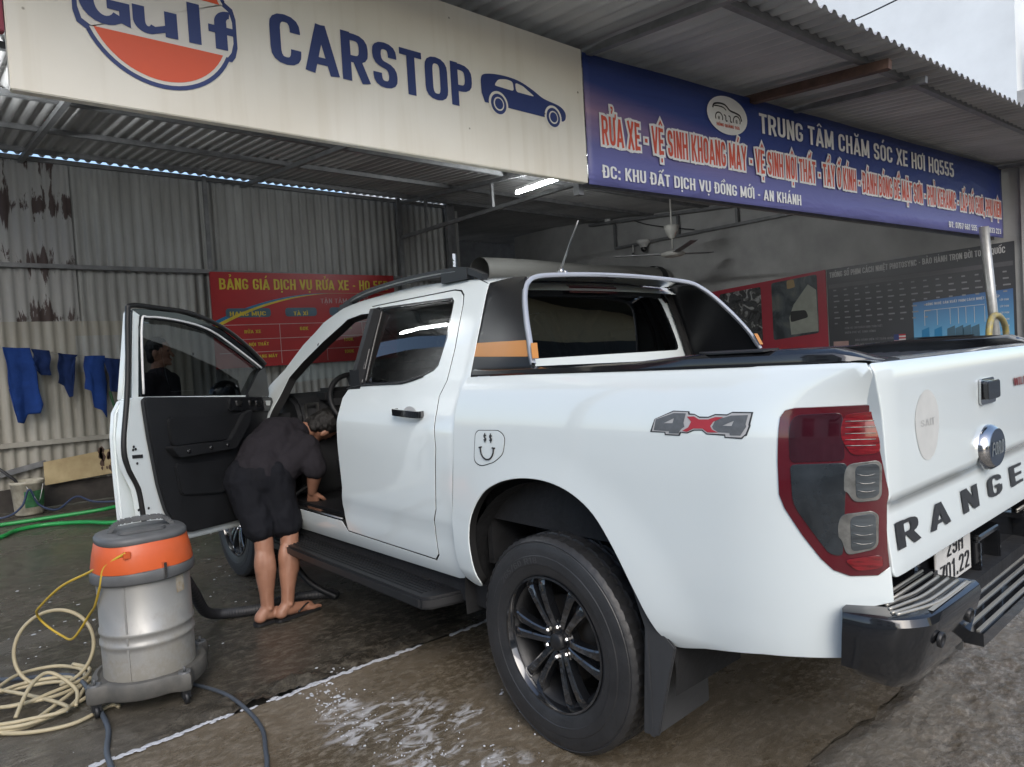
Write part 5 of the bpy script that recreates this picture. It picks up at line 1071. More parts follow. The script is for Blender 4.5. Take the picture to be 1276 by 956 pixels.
# ---- price board on the back wall
M['board_red'] = mat('red_board_print', (.42, .015, .02), .42, var=.12, vscale=1.5)
M['board_yellow'] = mat('yellow_print', (.70, .55, .04), .45); M['board_blue'] = mat('teal_print', (.02, .20, .42), .4); M['board_line'] = mat('pale_line_print', (.55, .42, .42), .5); M['pill'] = mat('slate_pill_print', (.06, .13, .19), .4)
PB = thing('price_board', (7.86, -2, 2.1), 'red price board with yellow heading and a table on the corrugated back wall', 'notice board')
def PF(off): return lambda a, b: Vector((7.85-off, -.575-a, 2.795+.012*a+b))
mb = MB(); mb.prism([(0, -1.30), (2.82, -1.30), (2.82, 0), (0, 0)], (7.85, -.575, 2.795), (0, -1, .012), (0, 0, 1), (.03, 0, 0)); mb.build('board', M['board_red'], PB)
mb = MB(); text(mb, 'BẢNG GIÁ DỊCH VỤ RỬA XE - HQ 555', lambda a, b: PF(.004)(.11+a, -.235+b), 2.60, .150, .17); mb.build('lettering', M['board_yellow'], PB); mb = MB()
for s_, a0, b0, w_, h_ in (('HẠNG MỤC', .22, -.595, .50, .06), ('TÀ XÌ', 1.12, -.60, .22, .055), ('RỬA XE', .40, -.835, .23, .045), ('60K', 1.20, -.815, .13, .05), ('NỘI THẤT', .45, -1.01, .28, .045), ('KHOANG MÁY', .46, -1.18, .38, .045), ('50K', 1.9, -.815, .13, .05), ('120K', 1.88, -1.0, .16, .05), ('100K', 1.88, -1.18, .16, .05)): text(mb, s_, lambda a, b, a0=a0, b0=b0: PF(.008)(a0+a, b0+b), w_, h_, .16); mb.build('lettering', M['board_yellow'], PB); mb = MB()

mb = MB(); text(mb, 'Tận Tâm - Uy Tín', lambda a, b: PF(.004)(1.55+a, -.43+b), .85, .07, .11); mb.build('lettering', M['board_line'], PB)
mb = MB()
for a0, w_ in ((.17, .62), (1.0, .48), (1.68, .45), (2.25, .45)): mb.add([PF(.005)(a0+a, -.615+b) for a, b in rnd([(0, 0), (w_, 0), (w_, .125), (0, .125)], .05, 4)], [tuple(range(20))])
mb.build('heading_pill', M['pill'], PB)
mb = MB()
for b0 in (-.72, -.92, -1.10): mb.add([PF(.004)(a, b0+b) for a, b in ((.05, 0), (2.75, 0), (2.75, .008), (.05, .008))], [(0, 1, 2, 3)])
for a0 in (.90, 1.60, 2.2): mb.add([PF(.004)(a0+a, b) for a, b in ((0, -1.27), (.008, -1.27), (.008, -.72), (0, -.72))], [(0, 1, 2, 3)])
mb.build('table_rule', M['board_line'], PB)
mb = MB(); sw = [(t, -.66+.38*(1-(1-t/1.75)**2.2) if t < 1.75 else -.28) for t in [1.75*i/20 for i in range(21)]]+[(2.7, -.275)]
for k, (o, w0, mi) in enumerate(((.0, .085, 0), (-.05, .05, 1))):
    L_ = len(sw); wd = lambda i: w0*max(.06, 1-i/20)
    vs_ = [PF(.0045+.001*k)(a+.02, b+o*max(0, 1-i/20)) for i, (a, b) in enumerate(sw)]+[PF(.0045+.001*k)(a+.02, b+o*max(0, 1-i/20)-wd(i)) for i, (a, b) in enumerate(sw)]
    mb.add(vs_, [(i, i+1, L_+i+1, L_+i) for i in range(L_-1)], mi)
mb.build('swoosh', [M['board_blue'], M['board_yellow']], PB)
# ---- posters on the right wall (plane y = -8.34)
def WF(off): return lambda x, z: Vector((x, -8.345+off, z))
M['poster_dark'] = mat('dark_poster_print', (.050, .052, .060), .35, var=.15, vscale=1.2, spec=.45); M['poster_text'] = mat('pale_poster_print', (.58, .58, .58), .5); M['poster_band'] = mat('grey_poster_band', (.10, .10, .11), .45)
M['poster_dim'] = mat('dim_poster_print', (.24, .245, .26), .5)
def blue_panel():
    m, t, b = newmat('blue_chart_print'); L = t.links; tc = N(t, 'ShaderNodeTexCoord'); sp = N(t, 'ShaderNodeSeparateXYZ'); L.new(tc.outputs['Object'], sp.inputs[0])
    rp = N(t, 'ShaderNodeValToRGB'); mr = N(t, 'ShaderNodeMapRange', i_1=-.75, i_2=.1); L.new(sp.outputs[2], mr.inputs[0]); L.new(mr.outputs[0], rp.inputs[0])
    rp.color_ramp.elements[0].color = (.14, .42, .66, 1); rp.color_ramp.elements[1].color = (.045, .09, .24, 1); L.new(rp.outputs[0], b.inputs['Base Color']); b.inputs['Roughness'].default_value = .4; return m
PO = thing('film_poster', (2, -8.34, 1.9), 'large dark poster with white heading and a blue chart on the right wall', 'poster')
mb = MB(); mb.prism([(.80, .95), (3.245, .90), (3.245, 2.49), (.80, 2.535)], (0, -8.345, 0), (1, 0, 0), (0, 0, 1), (0, .004, 0)); mb.build('poster_sheet', M['poster_dark'], PO)
mb = MB()
def PX(x0, z0, k=.0): return lambda a, b: WF(.008)(x0-a, z0+b+k*a)
text(mb, 'THÔNG SỐ PHIM CÁCH NHIỆT PHOTOSYNC - BẢO HÀNH TRỌN ĐỜI TOÀN QUỐC', PX(3.20, 2.355, .018), 2.30, .085, .17); mb.build('heading', M['poster_text'], PO)
mb = MB(); mb.add([WF(.007)(x, z) for x, z in ((3.22, 2.25), (.82, 2.285), (.82, 2.225), (3.22, 2.19))], [(0, 1, 2, 3)]); mb.build('table_heading_band', M['poster_band'], PO)
mb = MB()
for r in range(7):
    for c in range(15):
        if r > 3 and c > 8: continue
        x = 3.15-c*.158; mb.add([WF(.0075)(x-a, 2.145-r*.085+b) for a, b in ((0, 0), (.045+.02*((r*7+c*3) % 3), 0), (.045+.02*((r*7+c*3) % 3), .02), (0, .02))], [(0, 1, 2, 3)])
for k, (s_, x, z, w_) in enumerate((('Giảm 10% cho khách hàng thân thiết', 3.0, 1.55, .55), ('Miễn phí vệ sinh kính', 3.0, 1.48, .45), ('Bảo hành điện tử toàn quốc', 2.85, 1.36, .55), ('Đổi mới trong vòng bảo hành', 2.85, 1.29, .55))): text(mb, s_, PX(x, z), w_, .032, .12)
mb.build('small_print', M['poster_dim'], PO)
mb = MB(); mb.add([WF(.007)(x, z) for x, z in ((2.03, 1.0), (.83, 1.0), (.83, 1.93), (2.03, 1.86))], [(0, 1, 2, 3)]); cp = mb.build('chart_panel', blue_panel(), PO)
mb = MB(); text(mb, 'CÔNG NGHỆ SẢN XUẤT PHIM CÁCH NHIỆT CAO CẤP', PX(1.86, 1.80, .03), .88, .035, .14)
for x in (1.88, 1.72, 1.56, 1.46, 1.37, 1.27, 1.15): mb.add([WF(.009)(x+a, b) for a, b in ((0, 1.52), (.006, 1.52), (.006, 1.735), (0, 1.735))], [(0, 1, 2, 3)])
mb.add([WF(.009)(x, z) for x, z in ((1.886, 1.729), (1.15, 1.75), (1.15, 1.756), (1.886, 1.735))], [(0, 1, 2, 3)])
for k in range(6): text(mb, 'LỚP PHIM', PX(.98, 1.78-.085*k), .10, .026, .12)
mb.build('chart_labels', M['poster_text'], PO)
mb = MB()
for i, (x, mi) in enumerate(((1.88, 0), (1.72, 0), (1.56, 1), (1.46, 1), (1.37, 1), (1.27, 1))): mb.add([WF(.0085)(x+a, b) for a, b in ((.055, 1.02), (-.055, 1.02), (-.05, 1.50), (.045, 1.46))], [(0, 1, 2, 3)], mi)
mb.build('chart_bars', [M['board_blue'], M['pill']], PO)
mb = MB()
for k in range(7): mb.add([WF(.0085)(x, z) for x, z in ((2.30, 1.27+.022*k), (2.14, 1.27+.022*k), (2.14, 1.292+.022*k), (2.30, 1.292+.022*k))], [(0, 1, 2, 3)], k % 2)
mb.add([WF(.0095)(x, z) for x, z in ((2.30, 1.34), (2.23, 1.34), (2.23, 1.424), (2.30, 1.424))], [(0, 1, 2, 3)], 2)
mb.build('flag_print', [M['decal_red'], M['poster_text'], M['navy']], PO)
mb = MB(); mb.add([WF(.0085)(x, z) for x, z in ((3.18, 1.27), (2.95, 1.27), (2.95, 1.37), (3.18, 1.37))], [(0, 1, 2, 3)]); mb.build('small_label', mat('faded_pink_label', (.40, .26, .24), .5), PO)
def photo_mat(name, cols, seed, sc):
    m, t, b = newmat(name); L = t.links; tc = N(t, 'ShaderNodeTexCoord'); mp = N(t, 'ShaderNodeMapping'); mp.inputs['Location'].default_value = (seed, seed*.3, 0); L.new(tc.outputs['Object'], mp.inputs[0])
    n = N(t, 'ShaderNodeTexNoise', i_Scale=sc, i_Detail=5., i_Distortion=1.2); L.new(mp.outputs[0], n.inputs['Vector']); rp = N(t, 'ShaderNodeValToRGB'); L.new(n.outputs[0], rp.inputs[0]); E_ = rp.color_ramp.elements
    E_[0].position = .38; E_[1].position = .66; E_[0].color = (*cols[0], 1); E_[1].color = (*cols[-1], 1)
    for k, c in enumerate(cols[1:-1]): e = E_.new(.38+.28*(k+1)/(len(cols)-1)); e.color = (*c, 1)
    L.new(rp.outputs[0], b.inputs['Base Color']); b.inputs['Roughness'].default_value = .35; return m
M['poster_red'] = mat('red_poster_print', (.34, .025, .045), .42, var=.06)
RP_ = thing('red_poster', (4.3, -8.34, 1.8), 'red poster with two engine and polishing pictures, next to the dark film poster', 'poster')
mb = MB(); mb.prism([(3.26, .9), (5.75, .9), (5.75, 2.345), (3.26, 2.492)], (0, -8.345, 0), (1, 0, 0), (0, 0, 1), (0, .0035, 0)); mb.build('poster_sheet', M['poster_red'], RP_)
mb = MB(); mb.add([WF(.007)(x, z) for x, z in rnd([(4.36, 1.45), (5.15, 1.43), (5.15, 2.31), (4.36, 2.355)], .04, 3)], [tuple(range(16))]); mb.build('engine_picture', photo_mat('engine_picture_print', [(.015, .016, .018), (.06, .065, .07), (.03, .03, .03), (.30, .31, .31)], 3, 7), RP_)
mb = MB(); q = rnd([(3.40, 1.52), (4.17, 1.45), (4.17, 2.39), (3.40, 2.44)], .04, 3); mb.add([WF(.007)(x, z) for x, z in q], [tuple(range(16))], 0)
mb.add([WF(.008)(x, z) for x, z in ((3.41, 1.55), (3.42, 2.2), (3.55, 2.3), (3.80, 2.0), (3.88, 1.8), (3.86, 1.52))], [tuple(range(6))], 1); mb.add([WF(.009)(x, z) for x, z in rnd([(3.56, 1.78), (3.86, 1.72), (3.86, 1.90), (3.60, 1.90)], .04, 3)], [tuple(range(16))], 2)
mb.add([WF(.009)(x, z) for x, z in rnd([(3.76, 2.28), (3.90, 2.26), (3.90, 2.40), (3.78, 2.41)], .03, 3)], [tuple(range(16))], 3)
mb.build('polishing_picture', [photo_mat('polish_print', [(.02, .028, .035), (.06, .075, .085), (.12, .13, .12)], 8, 3), mat('pale_bonnet_print', (.30, .32, .28), .4, var=.12), M['ink'], mat('tan_print', (.35, .25, .12), .5)], RP_)
mb = MB(); text(mb, 'ĐÁNH BÓNG', lambda a, b: WF(.008)(4.12-a, 1.27+b), .52, .085, .18); mb.build('lettering', M['decal_red'], RP_)
# ================================================================== LIGHTS, FAN, CAMERA
def emit(name, col, s):
    m, t, b = newmat(name); b.inputs['Base Color'].default_value = (*col, 1); b.inputs['Emission Color'].default_value = (*col, 1); b.inputs['Emission Strength'].default_value = s; return m
M['tube_glow'] = emit('lit_tube', (.96, .99, 1), 110.); M['plastic'] = mat('white_plastic', (.62, .62, .60), .4, var=.06)
def tube_light(a, b, label):
    a, b = Vector(a), Vector(b); o = thing('tube_light', (a+b)/2, label, 'light')
    mb = MB(); mb.bar(a+UZ*.045, b+UZ*.045, .05, .04); mb.build('batten', M['plastic'], o, bevel=.005)
    mb = MB(); mb.tube([a, b], .020, 12); mb.build('tube', M['tube_glow'], o); return o
tube_light((5.35, 2.35, 3.52), (4.25, 2.32, 3.50), 'lit white fluorescent tube on the open left side of the shed')
tube_light((5.20, -3.745, 3.60), (4.0, -3.71, 3.60), 'lit white fluorescent tube under the shed roof, partly behind the cream sign')
M['fan'] = mat('fan_cream', (.55, .54, .50), .4)
FN = thing('ceiling_fan', (5, -6.86, 3.0), 'off white ceiling fan with grey blades hanging under the roof', 'fan')
mb = MB(); mb.tube([(5, -6.84, 3.84), (5, -6.84, 3.0)], .014, 8); mb.build('rod', M['fan'], FN)
mb = MB(); mb.lathe((5, -6.84, 3.18), (0, 0, 1), [(0, .20), (.12, .19), (.10, .10), (.05, .0), (.03, -.02), (0, -.02)], 20); mb.build('canopy', M['fan'], FN)
mb = MB(); mb.lathe((5, -6.84, 2.92), (0, 0, 1), [(0, .05), (.10, .045), (.19, .015), (.19, -.02), (.12, -.045), (0, -.05)], 24); mb.build('motor', M['fan'], FN)
for k in range(3):
    a = R(265+120*k); d = Vector((math.cos(a), math.sin(a), 0)); mb = MB(); c = Vector((5, -6.84, 2.93)); mb.bar(c+d*.18, c+d*.95+UZ*.05, .12, .01, (0, 0, 1)); mb.build('blade', M['frame'], FN)
CC = thing('security_camera', (6.64, -8.2, 3.42), 'white dome security camera under the truss on the right wall', 'camera')
mb = MB(); mb.lathe((6.64, -8.2, 3.37), (0, 0, 1), [(0, .14), (.13, .13), (.13, .08), (.09, .05), (.05, -.02)], 20); mb.build('housing', M['plastic'], CC)
mb = MB(); mb.ell((6.64, -8.2, 3.34), (.06, .06, .07)); mb.build('lens', M['gloss_black'], CC)
BU = thing('light_bulb', (6.9, -8.2, 3.26), 'small bare bulb glinting below the wall truss', 'bulb')
mb = MB(); mb.ell((6.9, -8.2, 3.26), (.03, .03, .045)); mb.build('globe', M['chrome'], BU); mb = MB(); mb.tube([(6.9, -8.2, 3.30), (6.9, -8.2, 3.45)], .012, 8); mb.build('socket', M['plastic'], BU)
SE = thing('junction_box', (7.6, -8.3, 4.10), 'small round white box on the roof beam', 'junction box')
mb = MB(); mb.lathe((7.55, -8.27, 4.05), (0, 1, .0), [(0, .08), (.09, .07), (.09, 0), (0, 0)], 16); mb.build('cover', M['plastic'], SE)
TP_ = thing('tarpaulin_roll', (6.3, -6.0, 2.7), 'long grey rolled tarpaulin lying high across the back of the bay', 'tarpaulin')
mb = MB(); mb.grid(lambda u, v: Vector((6.3+.24*math.cos(2*math.pi*u)*(1+.02*math.sin(v*30)), -3.9-4.35*v, 2.70+.215*math.sin(2*math.pi*u)+.012*math.sin(v*9))), 28, 30); mb.build('roll', mat('grey_tarpaulin', (.30, .30, .28), .6, var=.12, vscale=2, stretch=(1, .2, 4)), TP_)
mb = MB(); mb.lathe((6.3, -8.05, 2.70), (0, -1, 0), [(.25, -.08), (.25, .08)], 28); mb.build('strap', M['satin_black'], TP_)
mb = MB(); mb.box((6.3, -6.1, 2.455), (.35, 4.4, .05)); mb.bar((6.3, -4.2, 2.46), (6.3, -4.2, 3.9), .04, .04); mb.bar((6.3, -8.2, 2.46), (6.3, -8.2, 3.9), .04, .04); mb.build('shelf', M['frame'], SH)
PP = thing('steel_pole', (.8, -7.3, 0), 'galvanised steel pole standing in front of the dark poster', 'pole')
mb = MB(); mb.tube([(.80, -7.60, 0), (.80, -7.41, 1.37), (.80, -7.12, 2.62)], .052, 14); mb.build('shaft', mat('galvanised_pole', (.46, .47, .46), .4, metal=.5, var=.15, vscale=9), PP)
HL = thing('yellow_hose', (.8, -7.3, 1.4), 'yellow and grey hose looped over the steel pole', 'hose')
mb = MB(); mb.tube(spline([(.76, -7.05, 1.0), (.76, -7.02, 1.36), (.76, -7.15, 1.55), (.74, -7.35, 1.57), (.75, -7.62, 1.45), (.76, -7.70, 1.25), (.78, -7.72, .9)], 8), .035, 10); mb.build('loop', mat('yellow_hose', (.42, .33, .06), .45, var=.3, vscale=12, col2=(.18, .19, .18)), HL)
# ================================================================== BEYOND THE SHED
M['bluewall'] = mat('pale_blue_render', (.80, .84, .86), .85, var=.10, vscale=.5, bump=.1, bscale=8)
BW = thing('apartment_block', (14, -19, 0), 'tall pale blue plastered building rising behind the shed roof', 'building')
mb = MB(); mb.box((17.5, -19.5, 9), (30.0, 7, 18)); mb.build('wall', M['bluewall'], BW)
mb = MB(); mb.box((17.5, -19.5, 18.05), (30.3, 7.3, .3)); mb.build('parapet', M['bluewall'], BW)
CB = thing('overhead_cable', (5, -12, 7), 'thin black overhead cable crossing in front of the pale building', 'cable')
mb = MB(); mb.tube(spline([(6.4, -12, 7.55), (4.41, -12, 7.63), (3.4, -12, 7.70), (.5, -12, 8.0), (-6, -12, 8.9)], 6), .014, 6); mb.build('wire', M['satin_black'], CB)
# houses across the street (seen in the paintwork's reflections)
def house(name, x0, y0, y1, h, m, label):
    o = thing(name, (x0, (y0+y1)/2, 0), label, 'house'); mb = MB(); mb.box((x0-3, (y0+y1)/2, h/2), (6, y1-y0, h)); mb.build('wall', m, o)
    mb = MB()
    for z in [1.6+3*k for k in range(int(h/3))]:
        n = max(2, int((y1-y0)/2.4))
        for k in range(n): mb.box((x0+.02, y0+(k+.5)*(y1-y0)/n, z), (.06, 1.1, 1.3))
    mb.build('window', M['satin_black'], o, bevel=0); mb = MB(); mb.box((x0-3, (y0+y1)/2, h+.1), (6.5, y1-y0+.2, .2)); mb.build('roof', M['rust'], o)
M['dark_shutter'] = mat('dark_shutter', (.04, .042, .045), .5)
house('town_house', -24, 1, 12, 5.2, mat('grey_house_wall', (.42, .41, .38), .8, var=.08), 'grey two storey house across the street')
house('town_house', -24, -7, .5, 4.6, mat('ochre_house_wall', (.52, .42, .24), .8, var=.08), 'ochre low house across the street')
o = thing('window_reflection_house', (-14, -17, 0), 'unseen tall cream house with dark shutters, shaped to reflect in the rear window', 'house')  # out of view; cream band between dark parts shaped for the rear window's reflection
mb = MB(); mb.box((-17, -17, 3.6), (6, 16, 7.2)); mb.build('wall', mat('cream_house_wall', (.78, .66, .42), .8, var=.06), o)
mb = MB(); mb.box((-13.95, -17, 2.75), (.1, 15.4, 5.5)); mb.build('shutter', M['dark_shutter'], o)
mb = MB(); mb.prism([(-25.6, 6.3), (-8.4, 7.2), (-8.4, 7.5), (-25.6, 6.6)], (-12.9, 0, 0), (0, 1, 0), (0, 0, 1), (-7, 0, 0)); mb.build('roof', M['dark_shutter'], o)
o = thing('bounce_wall', (-2, 9, 0), 'unseen long pale block wall added on the open side to bounce light', 'wall')  # out of view; added for paint reflections, kept pale to bounce light
mb = MB(); mb.box((-1, 9.1, .75), (22, .2, 1.5)); mb.box((-1, 9.1, 1.54), (22, .3, .08)); mb.build('blocks', mat('stained_bounce_wall', (.60, .59, .55), .85, var=.2, vscale=2), o)
o = thing('reflection_house', (-6, 15, 0), 'unseen pale house with dark windows, added for reflections in the truck paint', 'house')  # out of view; added to put contrast into the side paint's reflections
mb = MB(); mb.box((-7, 15, 3.4), (9, 7, 6.8)); mb.build('wall', mat('pale_house_wall', (.62, .60, .55), .8, var=.06), o)
for x in (-10, -7, -4):
    for z in (2.6, 5.2):
        mb = MB(); mb.box((x, 11.47, z), (1.3, .08, 1.4)); mb.build('window', M['dark_shutter'], o)
mb = MB(); mb.box((-7, 15, 6.9), (9.8, 7.8, .25)); mb.build('roof', M['rust'], o)
M['leaf'] = mat('leaf_green', (.07, .12, .035), .55, var=.3, vscale=4)
def leafy(name, c, r, n, ls, label, cat, seed):
    rg2 = random.Random(seed); o = thing(name, (c[0], c[1], 0), label, cat); mb = MB()
    for _ in range(n):
        d = Vector((rg2.gauss(0, 1), rg2.gauss(0, 1), rg2.gauss(0, 1))).normalized()*rg2.random()**.4; p = Vector(c)+Vector((d.x*r[0], d.y*r[1], d.z*r[2]))
        a = Vector((rg2.gauss(0, 1), rg2.gauss(0, 1), rg2.gauss(0, .6))).normalized()*ls*rg2.uniform(.6, 1.3); b = a.cross(Vector((rg2.gauss(0, 1), rg2.gauss(0, 1), 1))).normalized()*ls*.35
        mb.add([p-a, p+b, p+a, p-b], [(0, 1, 2, 3)])
    mb.build('foliage', M['leaf'], o); mb = MB(); mb.tube([(c[0], c[1], 0), (c[0]+.05, c[1], c[2])], [.12, .04], 8); mb.build('trunk', M['rust'], o); return o
leafy('shrub', (15.5, -10.2, 3.2), (1.2, 1.0, 1.4), 900, .12, 'green shrub glimpsed through the gap beside the back wall', 'shrub', 5)
leafy('rooftop_plant', (1.6, -16.3, 7.25), (.35, .35, .9), 260, .14, 'thin bare plant at the corner of the pale building', 'plant', 9)
# ================================================================== WET VACUUM
VC = Vector((1.655, 1.832, 0))
M['vac_orange'] = mat('orange_plastic', (.60, .105, .025), .42, var=.08, vscale=7, bump=.05)
M['vac_grey'] = mat('grey_plastic', (.11, .115, .118), .5, var=.15, vscale=9, bump=.08)
M['vac_dolly'] = mat('dusty_grey_plastic', (.065, .066, .062), .6, var=.22, vscale=14, col2=(.10, .096, .086), bump=.15, bscale=50)
def dirty_steel():
    m, t, b = newmat('scuffed_stainless'); L = t.links; tc = N(t, 'ShaderNodeTexCoord'); n = N(t, 'ShaderNodeTexNoise', i_Scale=9., i_Detail=8., i_Roughness=.7); L.new(tc.outputs['Object'], n.inputs['Vector'])
    sp = N(t, 'ShaderNodeSeparateXYZ'); L.new(tc.outputs['Object'], sp.inputs[0]); mr = N(t, 'ShaderNodeMapRange', i_1=.12, i_2=.45, i_3=.22, i_4=-.10); L.new(sp.outputs[2], mr.inputs[0])
    ad = N(t, 'ShaderNodeMath', operation='ADD'); L.new(n.outputs[0], ad.inputs[0]); L.new(mr.outputs[0], ad.inputs[1])
    rp = N(t, 'ShaderNodeValToRGB'); rp.color_ramp.elements[0].position = .50; rp.color_ramp.elements[1].position = .72; rp.color_ramp.elements[0].color = (.36, .36, .345, 1); rp.color_ramp.elements[1].color = (.24, .23, .20, 1); L.new(ad.outputs[0], rp.inputs[0]); L.new(rp.outputs[0], b.inputs['Base Color'])
    r2 = N(t, 'ShaderNodeMapRange', i_1=.5, i_2=.72, i_3=.55, i_4=.08); L.new(ad.outputs[0], r2.inputs[0]); L.new(r2.outputs[0], b.inputs['Metallic'])
    r3 = N(t, 'ShaderNodeMapRange', i_1=.4, i_2=.75, i_3=.42, i_4=.75); L.new(ad.outputs[0], r3.inputs[0]); L.new(r3.outputs[0], b.inputs['Roughness'])
    n2 = N(t, 'ShaderNodeTexNoise', i_Scale=5.); L.new(tc.outputs['Object'], n2.inputs['Vector']); bp = N(t, 'ShaderNodeBump', i_Strength=.25, i_Distance=.01); L.new(n2.outputs[0], bp.inputs['Height']); L.new(bp.outputs[0], b.inputs['Normal']); return m
V = thing('vacuum_cleaner', VC, 'wet vacuum cleaner with dull steel tank, orange housing and grey lid', 'vacuum cleaner')
vp = lambda x, y, z: VC+Vector((x, y, z))
mb = MB(); mb.lathe(VC, (0, 0, 1), [(.186, .125), (.187, .25), (.187, .268), (.192, .274), (.192, .286), (.187, .292), (.187, .318), (.192, .324), (.192, .336), (.187, .342), (.188, .56)], 64); mb.box(vp(-.150, .114, .34), (.004, .008, .44), rot=Matrix.Rotation(R(-37), 3, 'Z')); mb.build('tank', dirty_steel(), V)
# base: lobed tray
mb = MB(); n = 96
def lobe(a): return .232+.055*max(0, math.cos((a-R(18))*4))**6
for z, k in ((.065, .97), (.075, 1.0), (.125, 1.0), (.138, .97), (.142, .90), (.132, .86), (.130, .6)):
    mb.v += [tuple(vp(lobe(2*math.pi*i/n)*k*math.cos(2*math.pi*i/n), lobe(2*math.pi*i/n)*k*math.sin(2*math.pi*i/n), z)) for i in range(n)]
for j in range(6):
    for i in range(n): mb.f.append((j*n+i, j*n+(i+1) % n, (j+1)*n+(i+1) % n, (j+1)*n+i)); mb.mi.append(0); mb.sm.append(True)
mb.f += [tuple(range(n-1, -1, -1)), tuple(6*n+i for i in range(n))]; mb.mi += [0, 0]; mb.sm += [False, False]
base = mb.build('base_tray', M['vac_dolly'], V); base.data.set_sharp_from_angle(angle=R(40))
for k in range(4):
    a = R(18+90*k); c = vp(.248*math.cos(a), .248*math.sin(a), 0)
    mb = MB(); mb.lathe(c+UZ*.138, (0, 0, 1), [(.026, -.01), (.026, .006), (.018, .008), (.016, .002), (0, .002)], 18); mb.tube([c+UZ*.14, c+UZ*.165], .005, 8); mb.build('base_bolt', M['vac_grey'], V)
    mb = MB(); mb.lathe(c+Vector((.0, -.010, .027)), (0, 1, 0), [(0, 0), (.018, 0), (.027, .003), (.027, .017), (.018, .02), (0, .02)], 20)
    mb.box(c+UZ*.048, (.03, .034, .036)); mb.build('caster', M['satin_black'], V, bevel=0)
mb = MB(); mb.lathe(VC, (0, 0, 1), [(.188, .545), (.206, .548), (.210, .556), (.210, .592), (.205, .60), (.19, .60)], 64); mb.build('rim_collar', M['vac_grey'], V)
mb = MB()
def sq(a, r, e): 
    c, s = math.cos(a), math.sin(a); return r/((abs(c)**e+abs(s)**e)**(1/e))
prof_ = [(.201, .598), (.202, .606), (.194, .66), (.183, .712), (.176, .720)]
for r, z in prof_: mb.v += [tuple(vp(sq(2*math.pi*i/64, r, 2.3)*math.cos(2*math.pi*i/64), sq(2*math.pi*i/64, r, 2.3)*math.sin(2*math.pi*i/64), z)) for i in range(64)]
for j in range(len(prof_)-1):
    for i in range(64): mb.f.append((j*64+i, j*64+(i+1) % 64, (j+1)*64+(i+1) % 64, (j+1)*64+i)); mb.mi.append(0); mb.sm.append(True)
mb.build('motor_housing', M['vac_orange'], V)
mb = MB(); prof_ = [(.176, .712), (.181, .716), (.181, .734), (.174, .744), (.150, .750), (0, .752)]
for r, z in prof_: mb.v += [tuple(vp(sq(2*math.pi*i/64, r, 2.6)*math.cos(2*math.pi*i/64), sq(2*math.pi*i/64, r, 2.6)*math.sin(2*math.pi*i/64), z)) for i in range(64)]
for j in range(len(prof_)-1):
    for i in range(64): mb.f.append((j*64+i, j*64+(i+1) % 64, (j+1)*64+(i+1) % 64, (j+1)*64+i)); mb.mi.append(0); mb.sm.append(True)
mb.build('lid', M['vac_grey'], V)
hd = Vector((-.72, -.69, 0)).normalized(); hd = Vector((.69, -.72, 0)) ; hd = Vector((-.15, -1, 0)).normalized()
mb = MB(); hp_ = spline([VC+hd*-.125+UZ*.745, VC+hd*-.10+UZ*.778, VC+hd*-.06+UZ*.792, VC+hd*.07+UZ*.792, VC+hd*.105+UZ*.778, VC+hd*.135+UZ*.745], 4)
for i in range(len(hp_)-1): mb.bar(hp_[i], hp_[i+1], .045, .020, UZ)
mb.build('handle', M['vac_grey'], V, bevel=.004)
mb = MB(); mb.prism(rnd([(-.10, -.03), (.10, -.03), (.085, .03), (-.085, .03)], .02, 3), VC+UZ*.748+hd.cross(UZ)*.085, hd, hd.cross(UZ), UZ*.015); mb.build('switch_cover', M['vac_grey'], V, bevel=.005)
for a in (R(190), R(10)):
    mb = MB(); c = VC+Vector((math.cos(a), math.sin(a), 0))*.212; t_ = Vector((-math.sin(a), math.cos(a), 0)); mb.bar(c+UZ*.56, c+UZ*.625, .022, .012, t_); mb.build('latch', M['chrome'], V)
ex = VC+Vector((-.170, .096, .690)); mb = MB(); mb.box(ex+Vector((.0, .0, -.012)), (.03, .03, .03)); mb.build('cord_gland', M['vac_orange'], V, bevel=.004)
def patch(name, a0, a1, z0, z1, rf, m, seed):
    mb = MB(); mb.grid(lambda u, v: VC+Vector((math.cos(a0+(a1-a0)*u), math.sin(a0+(a1-a0)*u), 0))*rf(z0+(z1-z0)*v)+UZ*(z0+(z1-z0)*v+.006*noise.noise(Vector((u*5, v*3, seed)))), 10, 6); mb.build(name, m, V)
patch('torn_label', R(208), R(222), .47, .545, lambda z: .1895, mat('torn_brown_label', (.26, .20, .12), .7, var=.3, vscale=40, col2=(.40, .38, .33)), 1)
patch('torn_sticker', R(218), R(228), .635, .70, lambda z: .199-(z-.606)*.178+.004, mat('scuffed_white_sticker', (.6, .58, .55), .5, var=.25, vscale=40), 2)
